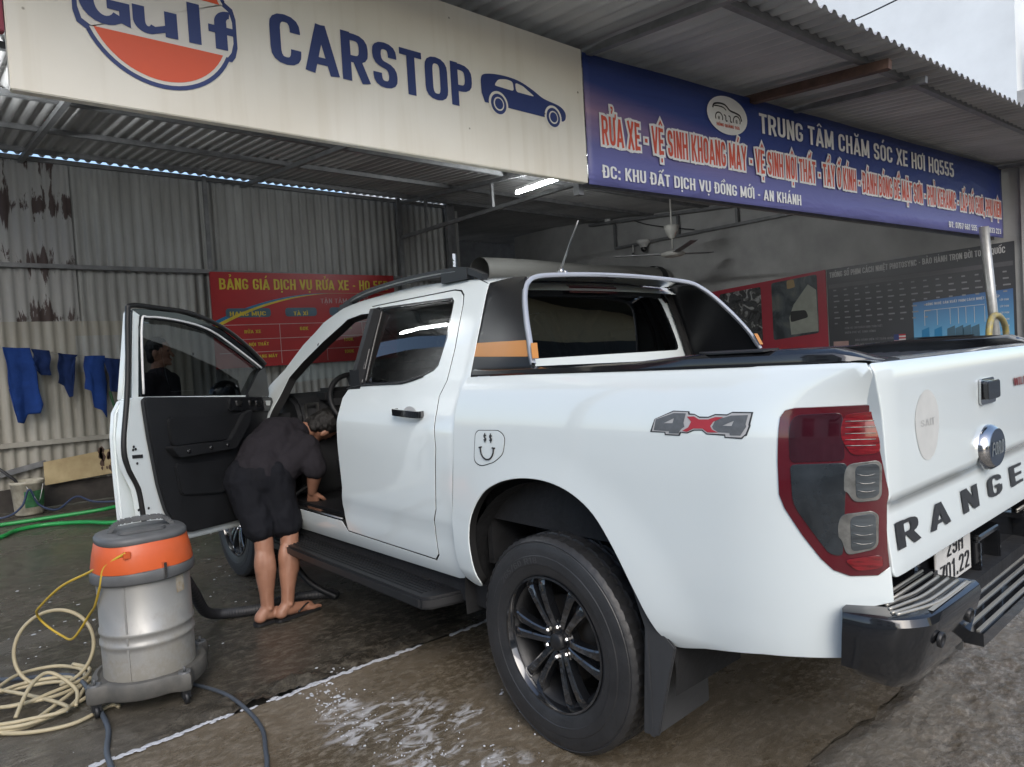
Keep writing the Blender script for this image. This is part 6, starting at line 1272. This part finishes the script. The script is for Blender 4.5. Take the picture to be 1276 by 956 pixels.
# suction hose
M['hose_grey'] = mat('dark_grey_hose', (.035, .036, .040), .5, var=.2, vscale=20)
SHs = thing('suction_hose', (2.3, 1.2, 0), 'dark grey suction hose running from the steel vacuum past bare feet', 'hose')
pts = spline([(1.80, 1.70, .50), (1.93, 1.62, .46), (2.12, 1.50, .27), (2.30, 1.40, .10), (2.38, 1.30, .035), (2.32, 1.20, .033), (2.28, 1.09, .033), (2.31, .98, .033), (2.30, .86, .033), (2.21, .72, .035), (2.13, .685, .036)], 26)
mb = MB(); mb.tube(pts, [.0285+.0022*math.sin(i*2.1) for i in range(len(pts))], 14); mb.build('ribbed_tube', M['hose_grey'], SHs)
mb = MB(); w2 = spline([(2.10, .70, .035), (2.24, .80, .12), (2.36, .87, .28), (2.42, .90, .43), (2.43, .86, .56), (2.40, .75, .66), (2.35, .66, .70)], 10); mb.tube(w2, .019, 12); mb.tube([w2[26], w2[34]], .026, 12); mb.build('wand', M['satin_black'], SHs)
# power cord: yellow near the machine, beige coil on the floor
M['cord_beige'] = mat('beige_cord', (.46, .40, .26), .5, var=.12, vscale=10); M['cord_yellow'] = mat('yellow_cord', (.55, .38, .04), .45, var=.1); M['cable_grey'] = mat('blue_grey_cable', (.07, .085, .105), .5, var=.1)
PC = thing('power_cord', (2.0, 2.2, 0), 'beige cord with a yellow end coiled loosely on the floor beside the vacuum', 'cord')
mb = MB(); mb.tube(spline([ex+Vector((-.01, .005, 0)), (1.545, 2.00, .635), (1.57, 2.02, .55), (1.66, 2.03, .45), (1.79, 2.03, .385), (1.94, 2.08, .25), (2.06, 2.11, .24), (2.15, 2.16, .285), (2.14, 2.19, .345), (2.05, 2.185, .40), (1.85, 2.12, .52), (1.66, 2.04, .60), (1.56, 2.005, .645)], 10), .0055, 8); mb.build('yellow_end', M['cord_yellow'], PC)
gp = lambda x, y, z=.009: (x, y, z)
rg = random.Random(11)
mb = MB(); loop = []
# standing loop leaning on the coil
for i in range(20):
    a = R(-60)+2*math.pi*i/20*.93; loop.append(Vector((2.10, 2.14, .178))+Vector((-.62, .25, .0)).normalized()*0+Vector((.52, .60, -.05)).normalized()*.19*math.cos(a)+Vector((.18, -.10, .95)).normalized()*.172*math.sin(a))
path = [Vector(gp(1.60, 1.98)), Vector(gp(1.64, 2.01)), Vector(gp(1.58, 2.16)), Vector(gp(1.66, 2.33)), Vector(gp(1.86, 2.47)), Vector(gp(2.10, 2.52))]
def coil(cx, cy, ra, rb_, rot, n, ph, z0):
    o = []
    for i in range(n):
        a = ph+2*math.pi*i/10; k = 1+.09*math.sin(i*1.7)+.04*rg.random(); x = ra*k*math.cos(a); y = rb_*k*math.sin(a)
        o.append(Vector((cx+x*math.cos(rot)-y*math.sin(rot), cy+x*math.sin(rot)+y*math.cos(rot), z0+.011*(i/10)+.004*math.sin(i*2.3))))
    return o
path += coil(1.93, 2.28, .24, .22, R(40), 24, R(60), .012)+coil(2.08, 2.22, .19, .20, R(40), 18, R(10), .028)
mb.tube(spline(path, 7), .0085, 8); mb.tube(spline(loop+[Vector((1.98, 2.02, .03)), Vector((1.86, 2.12, .03)), Vector((1.70, 2.30, .012))], 7), .0085, 8)
mb.tube(spline([gp(1.78, 2.33, .03), gp(1.90, 2.26, .10), gp(1.95, 2.18, .12), gp(1.85, 2.10, .05), gp(1.73, 2.12, .02)], 8), .0085, 8); mb.build('coil', M['cord_beige'], PC)
K1 = thing('cable', (1.2, 2.0, 0), 'blue grey cable passing under the beige coil and on past its left', 'cable')
mb = MB(); mb.tube(spline([gp(2.45, 2.40), gp(2.32, 2.28), gp(2.15, 2.10, .02), gp(1.93, 2.06, .04), gp(1.72, 2.06, .04), gp(1.56, 2.05, .012), gp(1.40, 2.06), gp(1.22, 2.10), gp(1.05, 2.115), gp(.6, 2.16), gp(0, 2.3)], 9), .0105, 10); mb.build('run', M['cable_grey'], K1)
K2 = thing('cable', (1.1, 1.7, 0), 'blue grey cable from under the vacuum crossing the white foam line', 'cable')
mb = MB(); mb.tube(spline([gp(1.78, 1.80, .02), gp(1.66, 1.715), gp(1.40, 1.62), gp(1.17, 1.60, .014), gp(.95, 1.61), gp(.78, 1.66), gp(.60, 1.73), gp(.2, 1.95)], 9), .0085, 10); mb.build('run', M['cable_grey'], K2)
# green hose on the far floor
M['hose_green'] = mat('green_hose', (.02, .30, .07), .4, var=.1)
GH = thing('garden_hose', (6.5, 1.6, 0), 'bright green water hose lying across the far wet floor behind the open door', 'hose')
mb = MB(); mb.tube(spline([(7.1, -.3, .10), (6.95, .5, .09), (6.75, 1.0, .06), (6.95, 1.6, .03), (7.05, 2.0, .02), (7.0, 2.7, .02), (6.6, 2.9, .02), (6.35, 2.5, .02), (6.3, 2.05, .02), (6.55, 1.86, .02), (6.6, 1.6, .02), (6.35, 1.3, .02), (6.05, 1.1, .02), (5.9, .6, .02), (5.95, -.1, .02)], 10), .021, 8); mb.build('tube', M['hose_green'], GH)
# bucket with sticks
M['bucket'] = mat('dirty_white_bucket', (.50, .47, .38), .5, var=.2, vscale=9, col2=(.22, .20, .15))
BK = thing('bucket', (7.62, 1.63, 0), 'dirty white paint bucket with a green label standing by the back wall', 'bucket')
mb = MB(); mb.lathe((7.62, 1.63, 0), (0, 0, 1), [(0, .004), (.13, .004), (.135, .02), (.158, .34), (.166, .345), (.166, .375), (.158, .38), (.152, .34), (.13, .03)], 28); mb.build('pail', M['bucket'], BK)
mb = MB(); mb.lathe((7.62, 1.63, 0), (0, 0, 1), [(.1415, .09), (.1545, .27)], 20, a0=R(160), a1=R(290)); mb.build('label_print', mat('green_label', (.06, .22, .09), .5, var=.25, vscale=20), BK)
mb = MB(); mb.tube(spline([(7.46, 1.66, .33), (7.40, 1.60, .22), (7.40, 1.56, .16), (7.46, 1.52, .26), (7.48, 1.50, .34)], 6), .004, 6); mb.build('bail', M['steel'], BK)
MS = thing('mop_handle', (7.6, 1.7, .4), 'dark stick leaning out of the white bucket towards the left', 'mop')
mb = MB(); mb.tube([(7.55, 1.62, .10), (7.60, 1.74, .40), (7.62, 1.98, .66)], .016, 8); mb.build('stick', M['satin_black'], MS)
CL = thing('cable', (7.4, 1.5, 0), 'thin dark blue cable tangled around the white bucket', 'cable')
mb = MB(); mb.tube(spline([(7.6, 2.4, .02), (7.5, 1.9, .02), (7.42, 1.72, .12), (7.40, 1.64, .30), (7.41, 1.56, .12), (7.38, 1.4, .04), (7.45, 1.2, .14), (7.4, 1.0, .05), (7.3, .5, .02), (7.3, -.4, .02)], 8), .012, 6); mb.build('run', mat('navy_cable', (.03, .05, .11), .5), CL)
BO = thing('plywood_board', (7.9, 1.1, .25), 'stained yellowish plywood board leaning on the foot of the back wall', 'board')
mb = MB(); mb.prism([(1.43, .26), (.70, .30), (.70, .60), (1.43, .53)], (7.90, 0, 0), (0, 1, 0), (0, 0, 1), (.02, 0, 0))
mb.build('sheet', mat('stained_plywood', (.52, .42, .24), .7, var=.12, vscale=5, col2=(.36, .27, .14)), BO, bevel=.003)
mb = MB(); rg = random.Random(4)
for _ in range(26):
    y, z = .72+rg.random()**2*.16, .34+.26*rg.random(); r = .012+.02*rg.random(); mb.add([(7.897, y+r*math.cos(a)*(.6+.5*rg.random()), z+r*2*math.sin(a)*(.5+.6*rg.random())) for a in [6.283*k/8 for k in range(8)]], [tuple(range(8))])
mb.build('rust_stain', M['rust'], BO)
# cleaning cloths on a line
M['cloth_blue'] = mat('blue_microfibre', (.022, .060, .24), .95, var=.2, vscale=6, bump=.5, bscale=160, spec=.1)
M['cloth_dark'] = mat('dark_blue_microfibre', (.018, .036, .12), .95, var=.2, vscale=6, bump=.5, bscale=160, spec=.1)
LN = thing('clothes_line', (7.85, 1.2, 1.85), 'thin line strung along the back wall holding blue cloths', 'line')
mb = MB(); mb.tube(spline([(7.86, 2.3, 1.90), (7.86, 1.72, 1.872), (7.86, 1.0, 1.74), (7.86, .65, 1.69), (7.88, .2, 1.72)], 8), .005, 6); mb.build('wire', M['steel'], LN)
def cloth(name, loop, m, label, seed):
    o = MB(); nU, nV = 34, 30
    # loop is given as (top edge left->right), then the lower hem right->left, as two polylines
    top, hem = loop
    def at(pl, t):
        L = len(pl)-1; q = min(int(t*L), L-1); f = t*L-q; return Vector(pl[q]).lerp(Vector(pl[q+1]), f)
    def F(u, v):
        a, b = at(top, u), at(hem, u); p = a.lerp(b, v)
        fold = (.030*math.sin(u*5.5+seed+1.2*math.sin(v*2.1+seed))+.014*math.sin(u*11+seed*2+v*2.5))*(.35+.65*v)+.012*noise.noise(Vector((u*4, v*5, seed)))
        return Vector((7.855-.03-fold*.9, p.x+.008*math.sin(v*9+seed), p.y))
    o.grid(F, nU, nV); ob = o.build(name, m); tag(ob, label, 'cloth', 'blue cleaning cloths on the line')
    so = ob.modifiers.new('thickness', 'SOLIDIFY'); so.thickness = .006; return ob
cloth('cleaning_cloth', ([(1.724, 1.873), (1.60, 1.86), (1.47, 1.854)], [(1.69, 1.30), (1.66, 1.02), (1.60, 1.0), (1.55, 1.10), (1.43, 1.10), (1.40, 1.20)]), M['cloth_blue'], 'longest bright blue cloth, hanging leftmost on the line', 1.3)
cloth('cleaning_cloth', ([(1.46, 1.845), (1.38, 1.83), (1.29, 1.815)], [(1.45, 1.60), (1.40, 1.54), (1.30, 1.53)]), M['cloth_dark'], 'short dark blue cloth right beside the longest bright blue one', 2.1)
cloth('cleaning_cloth', ([(1.215, 1.785), (1.13, 1.77), (1.02, 1.755)], [(1.23, 1.44), (1.17, 1.40), (1.13, 1.26), (1.09, 1.27), (1.07, 1.45), (1.06, 1.70)]), M['cloth_dark'], 'ragged dark blue cloth with a gap on both sides, third on the line', 3.7)
cloth('cleaning_cloth', ([(.95, 1.74), (.86, 1.74), (.74, 1.735)], [(.96, 1.35), (.90, 1.32), (.88, 1.12), (.80, 1.08), (.75, .98), (.74, 1.2)]), M['cloth_blue'], 'long pointed blue cloth, fourth on the line', 5.2)
cloth('cleaning_cloth', ([(.735, 1.71), (.62, 1.69), (.52, 1.685)], [(.70, 1.30), (.60, 1.28), (.53, 1.32)]), M['cloth_dark'], 'squarish dark blue cloth at the right end of the line, next to the open door', 6.1)
cloth('cleaning_cloth', ([(.50, 1.68), (.44, 1.68), (.38, 1.68)], [(.49, 1.36), (.44, 1.33), (.40, 1.36)]), M['cabin'], 'narrow grey black cloth half hidden by the door post', 7.0)
H2 = thing('garden_hose', (7.9, .5, 1.0), 'dull green hose hanging in a loop on the back wall under the cloths', 'hose')
mb = MB(); mb.tube(spline([(7.86, .70, 1.30), (7.86, .66, 1.10), (7.86, .58, .95), (7.86, .47, .86), (7.86, .34, .85), (7.86, .2, .95), (7.86, .12, 1.2)], 8), .016, 8); mb.build('loop', mat('dull_green_hose', (.03, .12, .05), .5), H2)
# ================================================================== PEOPLE
M['skin'] = mat('skin', (.34, .175, .115), .48, var=.10, vscale=9, col2=(.25, .12, .075), bump=.04, bscale=120)
M['tee'] = mat('black_cotton', (.026, .024, .029), .9, var=.15, bump=.3, bscale=260, spec=.15); M['shorts'] = mat('black_fabric', (.009, .010, .014), .85, var=.15, bump=.25, bscale=240, spec=.2)
M['hair'] = mat('black_hair', (.010, .009, .008), .5, var=.3, vscale=60, bump=.6, bscale=180)
def lerp(a, b, t): return tuple(x+(y-x)*t for x, y in zip(a, b))
P1 = thing('person', (2.08, 1.06, 0), 'person in black tee shirt and shorts bending into the cab, bare legs', 'person')
aL, kL, hL = (2.100, 1.122, .085), (2.130, 1.105, .455), (2.255, 1.140, .80); aR, kR, hR = (2.075, 1.015, .085), (2.125, .955, .460), (2.205, .995, .80)
pel, wai, che, nek = (2.235, 1.075, .815), (2.290, 1.015, .915), (2.325, .900, .995), (2.345, .755, 1.035); hea = (2.320, .615, 1.050)
sL, sR = (2.470, .920, 1.035), (2.165, .790, .950); eR, wR = (2.100, .782, .815), (2.185, .770, .680); eL, wL = (2.60, .79, .73), (2.57, .63, .62)
mb = MB()
for a, k, h in ((aL, kL, hL), (aR, kR, hR)):
    mb.chain([(*a, .036), (*lerp(a, k, .22), .040), (*lerp(a, k, .45), .054), (*lerp(a, k, .68), .060), (*lerp(a, k, .86), .052), (*k, .053), (*lerp(k, h, .25), .060), (*lerp(k, h, .6), .076), (*h, .088)])
    d = Vector((k[0]-a[0], k[1]-a[1], 0)); bk = Vector((-.30, .95, 0)); c_ = Vector(lerp(a, k, .66)); vd_ = (Vector((-1.83, 2.59, c_.z))-c_).normalized(); sv_ = vd_.cross(UZ); mb.ell(c_+vd_*.020+sv_*.020, (.040, .040, .098)); mb.ell(c_+vd_*.018-sv_*.022-UZ*.015, (.038, .038, .092)); mb.chain([(*(Vector(a)+vd_*.024+UZ*.0), .017), (*(Vector(lerp(a, k, .35))+vd_*.024), .020)])
def foot(mb, ank, toe_dir):
    a = Vector(ank); d = Vector(toe_dir).normalized(); s_ = d.cross(UZ); heel = Vector((a.x, a.y, .040))-d*.045
    mb.chain([(*ank, .036), (*(heel+UZ*.006), .034)]); mb.ell(heel, (.036, .036, .026)); f = Vector((a.x, a.y, .035))
    mb.chain([(*(f+UZ*.02), .036), (*(f+d*.07+UZ*.008), .033), (*(f+d*.135-UZ*.002), .030)]); mb.chain([(*(f+d*.125+s_*.016-UZ*.004), .024), (*(f+d*.125-s_*.018-UZ*.004), .024)])
    mb.ell(f+UZ*.052+s_*.033, (.014, .014, .014)); mb.ell(f+UZ*.048-s_*.033, (.014, .014, .014)); m_ = Vector((0, 0, 0))
    for k in range(5):
        L_ = (.052, .050, .045, .040, .034)[k]; r = (.0135, .010, .0095, .009, .0085)[k]; off = (.034, .013, -.004, -.020, -.034)[k]*foot.sg
        b0 = f+d*(.140-.010*k)+s_*off-UZ*.010; mb.chain([(*b0, r), (*(b0+d*L_*.6+UZ*.001), r), (*(b0+d*L_-UZ*.006), r*.9)])
foot.sg = -1; foot(mb, aL, (.12, -1, 0)); foot.sg = 1; foot(mb, aR, (.18, -1, 0))
# trunk, neck, head
mb.chain([(*pel, .125), (*wai, .118), (*che, .130), (*lerp(che, nek, .6), .10), (*nek, .058), (*lerp(nek, hea, .5), .052)])
hv = (Vector(hea)-Vector(nek)).normalized()
mb.chain([(*hL, .095), (*pel, .115), (*hR, .095)]); mb.chain([(*sL, .058), (*lerp(sL, sR, .5), .085), (*sR, .058)])
hc_ = Vector(hea); face = Vector((.45, -.45, -.75)).normalized(); up_ = (hv-face*hv.dot(face)).normalized(); sd_ = face.cross(up_); rot_h = Matrix((sd_, face, up_)).transposed()
mb.ell(hc_+up_*.02, (.074, .090, .108), rot_h); mb.ell(hc_+face*.03-up_*.055, (.052, .060, .055), rot_h)
mb.chain([(*(hc_+face*.088+up_*.012), .010), (*(hc_+face*.108-up_*.022), .014)])
for s_ in (1, -1):
    mb.ell(hc_+sd_*.078*s_-up_*.005-face*.01, (.010, .022, .033), rot_h)
    mb.ell(hc_+sd_*.030*s_+face*.076+up_*.022, (.014, .012, .009), rot_h)
mb.ell(hc_+face*.086-up_*.055, (.022, .010, .007), rot_h)
def arm(mb, s, e, w_, hand_dir, curl, sgn):
    mb.chain([(*s, .054), (*lerp(s, e, .5), .049), (*e, .041), (*lerp(e, w_, .3), .043), (*lerp(e, w_, .7), .034), (*w_, .027)])
    hand(mb, w_, hand_dir, curl, sgn)
def hand(mb, w_, d, palm_n, sgn):
    d = Vector(d).normalized(); n_ = Vector(palm_n); n_ = (n_-d*n_.dot(d)).normalized(); s_ = d.cross(n_)*sgn; w_ = Vector(w_)
    for k in range(4): mb.chain([(*(w_+d*.008+s_*(.012-.008*k)), .017), (*(w_+d*.085+s_*(.030-.020*k)), .0135)])
    for k in range(4):
        b0 = w_+d*.088+s_*(.031-.0207*k); L_ = (.070, .078, .072, .056)[k]; c1 = b0+d*L_*.45+n_*.006; c2 = c1+(d*.75+n_*.65).normalized()*L_*.33; c3 = c2+(d*.4+n_*.9).normalized()*L_*.26
        mb.chain([(*b0, .0095), (*c1, .009), (*c2, .0082), (*c3, .007)])
    t0 = w_+d*.025+s_*.026+n_*.006; t1 = t0+(d*.6+s_*.75+n_*.2).normalized()*.040; t2 = t1+(d*.85+s_*.25+n_*.35).normalized()*.030; t3 = t2+(d*.95+n_*.3).normalized()*.022
    mb.chain([(*t0, .015), (*t1, .012), (*t2, .010), (*t3, .008)])
arm(mb, sR, eR, wR, (.45, -.25, -.85), (.6, -.7, 0), 1); arm(mb, sL, eL, wL, (-.2, -.6, -.75), (-.6, -.6, .1), -1)
body = voxel(mb, 'body', M['skin'], P1, .006, 3)
mb = MB(); mb.chain([(*lerp(pel, wai, .15), .150), (*wai, .143), (*che, .150), (*lerp(che, nek, .55), .118), (*lerp(che, nek, .95), .074)])
mb.chain([(*sL, .078), (*lerp(sL, sR, .5), .108), (*sR, .078)]); mb.chain([(*sR, .076), (*lerp(sR, eR, .5), .073), (*lerp(sR, eR, .88), .072)]); mb.chain([(*sL, .076), (*lerp(sL, eL, .8), .070)])
mb.chain([(*lerp(pel, hL, .5), .128), (*lerp(pel, hR, .5), .128)]); mb.chain([(*lerp(hL, sL, .25), .105), (*sL, .085)]); mb.chain([(*lerp(hR, sR, .25), .100), (*sR, .082)])
tee = voxel(mb, 'tee_shirt', M['tee'], P1, .009, 6)
mb = MB()
for k, h in ((kL, hL), (kR, hR)): mb.chain([(*lerp(k, h, .22), .092), (*lerp(k, h, .5), .100), (*h, .125)])
mb.chain([(*hL, .128), (*lerp(hL, hR, .5), .135), (*hR, .128)]); mb.chain([(*pel, .146), (*lerp(pel, wai, .30), .142)]); mb.chain([(*lerp(hL, pel, .3), .13), (*lerp(pel, wai, .2), .135)])
sho = voxel(mb, 'shorts', M['shorts'], P1, .009, 4)
def wrinkle(o, amp, sc):
    for v in o.data.vertices:
        p = v.co; q = noise.fractal(Vector((p.x*sc, p.y*sc, p.z*sc*.7)), 1., 2., 3); v.co = p+v.normal*amp*q
    o.data.update()
wrinkle(tee, .012, 8); wrinkle(tee, .005, 22); wrinkle(sho, .012, 8); wrinkle(sho, .005, 24)
mb = MB(); mb.ell(hc_+up_*.035-face*.022, (.084, .088, .105), rot_h); mb.ell(hc_-up_*.02-face*.05, (.068, .045, .075), rot_h); hair = voxel(mb, 'hair', M['hair'], P1, .008, 2); wrinkle(hair, .008, 40)
for ank, d in ((aL, (.12, -1, 0)), (aR, (.18, -1, 0))):
    d = Vector(d).normalized(); s_ = d.cross(UZ); c = Vector((ank[0], ank[1], .003)); lp = rnd([(-.085, -.036), (.09, -.042), (.195, -.046), (.215, 0), (.195, .046), (.09, .040), (-.085, .036)], .04, 4)
    mb = MB(); mb.prism(lp, c, d, s_, UZ*.016); mb.tube(spline([c+d*.15+UZ*.018, c+d*.12+s_*.02+UZ*.055, c+d*.04+s_*.042+UZ*.03], 5), .005, 6); mb.tube(spline([c+d*.15+UZ*.018, c+d*.12-s_*.02+UZ*.055, c+d*.04-s_*.042+UZ*.03], 5), .005, 6); mb.build('flip_flop', M['satin_black'], P1)
# second person, standing behind the open door
P2 = thing('person', (4.57, .97, 0), 'person in a dark shirt standing behind the open door, seen through its window', 'person')
b0 = Vector((4.57, .97, 0)); fw = Vector((-.80, -.60, 0)); fw = Vector((-.72, -.69, 0)).normalized(); sd2 = fw.cross(UZ); g = lambda f, s, z: tuple(b0+fw*f+sd2*s+UZ*z)
mb = MB()
for s in (1, -1):
    mb.chain([(*g(-.13, .05*s, .09), .040), (*g(-.10, .055*s, .32), .056), (*g(-.05, .065*s, .48), .052), (*g(0, .08*s, .62), .068), (*g(0, .09*s, .86), .085)]); mb.chain([(*g(-.16, .05*s, .04), .036), (*g(-.06, .052*s, .04), .036), (*g(.03, .055*s, .03), .03)])
    for k in range(5): mb.chain([(*g(.03, (.055+(.02-.010*k))*s, .02), .011), (*g(.075-.008*k, (.058+(.02-.010*k))*s, .014), .010)])
    sh_, el_, wr_ = g(0, .185*s, 1.40), g(-.03, .235*s, 1.12), g(.08, .24*s, .89)
    mb.chain([(*sh_, .055), (*lerp(sh_, el_, .5), .048), (*el_, .040), (*lerp(el_, wr_, .3), .041), (*wr_, .027)]); hand(mb, wr_, Vector((0, 0, -1))+fw*.3, -sd2*s+fw*.3, s)
mb.chain([(*g(0, 0, .90), .13), (*g(0, 0, 1.08), .115), (*g(0, 0, 1.28), .135), (*g(0, 0, 1.40), .10), (*g(-.01, 0, 1.46), .058), (*g(0, 0, 1.53), .054)]); mb.chain([(*g(0, .17, 1.40), .058), (*g(0, -.17, 1.40), .058)])
h2 = Vector(g(.02, 0, 1.625)); f2 = (fw*.75+Vector((-.2, -.9, -.10))*.5).normalized(); u2_ = (UZ-f2*f2.z).normalized(); s2_ = f2.cross(u2_); rh = Matrix((s2_, f2, u2_)).transposed()
mb.ell(h2+u2_*.02, (.073, .090, .105), rh); mb.ell(h2+f2*.028-u2_*.055, (.050, .060, .056), rh); mb.chain([(*(h2+f2*.088+u2_*.015), .009), (*(h2+f2*.108-u2_*.018), .0145)]); mb.ell(h2+f2*.090-u2_*.052, (.024, .011, .010), rh); mb.ell(h2+f2*.082-u2_*.088, (.022, .016, .016), rh)
for s in (1, -1): mb.ell(h2+s2_*.078*s-u2_*.002-f2*.01, (.010, .022, .033), rh); mb.ell(h2+s2_*.032*s+f2*.078+u2_*.035, (.024, .010, .007), rh)
voxel(mb, 'body', M['skin'], P2, .0065, 2)
mb = MB()
for s in (1, -1): mb.ell(h2+s2_*.031*s+f2*.080+u2_*.020, (.013, .008, .006), rh)
mb.build('eyes', M['ink'], P2)
mb = MB(); mb.ell(h2+u2_*.050-f2*.020, (.083, .092, .092), rh); mb.ell(h2-u2_*.015-f2*.050, (.072, .050, .075), rh); hr = voxel(mb, 'hair', M['hair'], P2, .009, 2); wrinkle(hr, .008, 40)
mb = MB(); mb.chain([(*g(0, 0, .88), .150), (*g(0, 0, 1.08), .142), (*g(0, 0, 1.28), .155), (*g(0, 0, 1.40), .118), (*g(-.01, 0, 1.455), .07)])
for s in (1, -1): mb.chain([(*g(0, 0, 1.39), .10), (*g(0, .18*s, 1.395), .074), (*lerp(g(0, .185*s, 1.40), g(-.03, .235*s, 1.12), .75), .068)])
wrinkle(voxel(mb, 'tee_shirt', M['tee'], P2, .011, 5), .008, 9)
mb = MB()
for s in (1, -1): mb.chain([(*g(0, .10*s, .50), .092), (*g(0, .095*s, .84), .115)])
mb.chain([(*g(0, -.06, .90), .125), (*g(0, .06, .90), .125)]); voxel(mb, 'shorts', M['shorts'], P2, .011, 4)
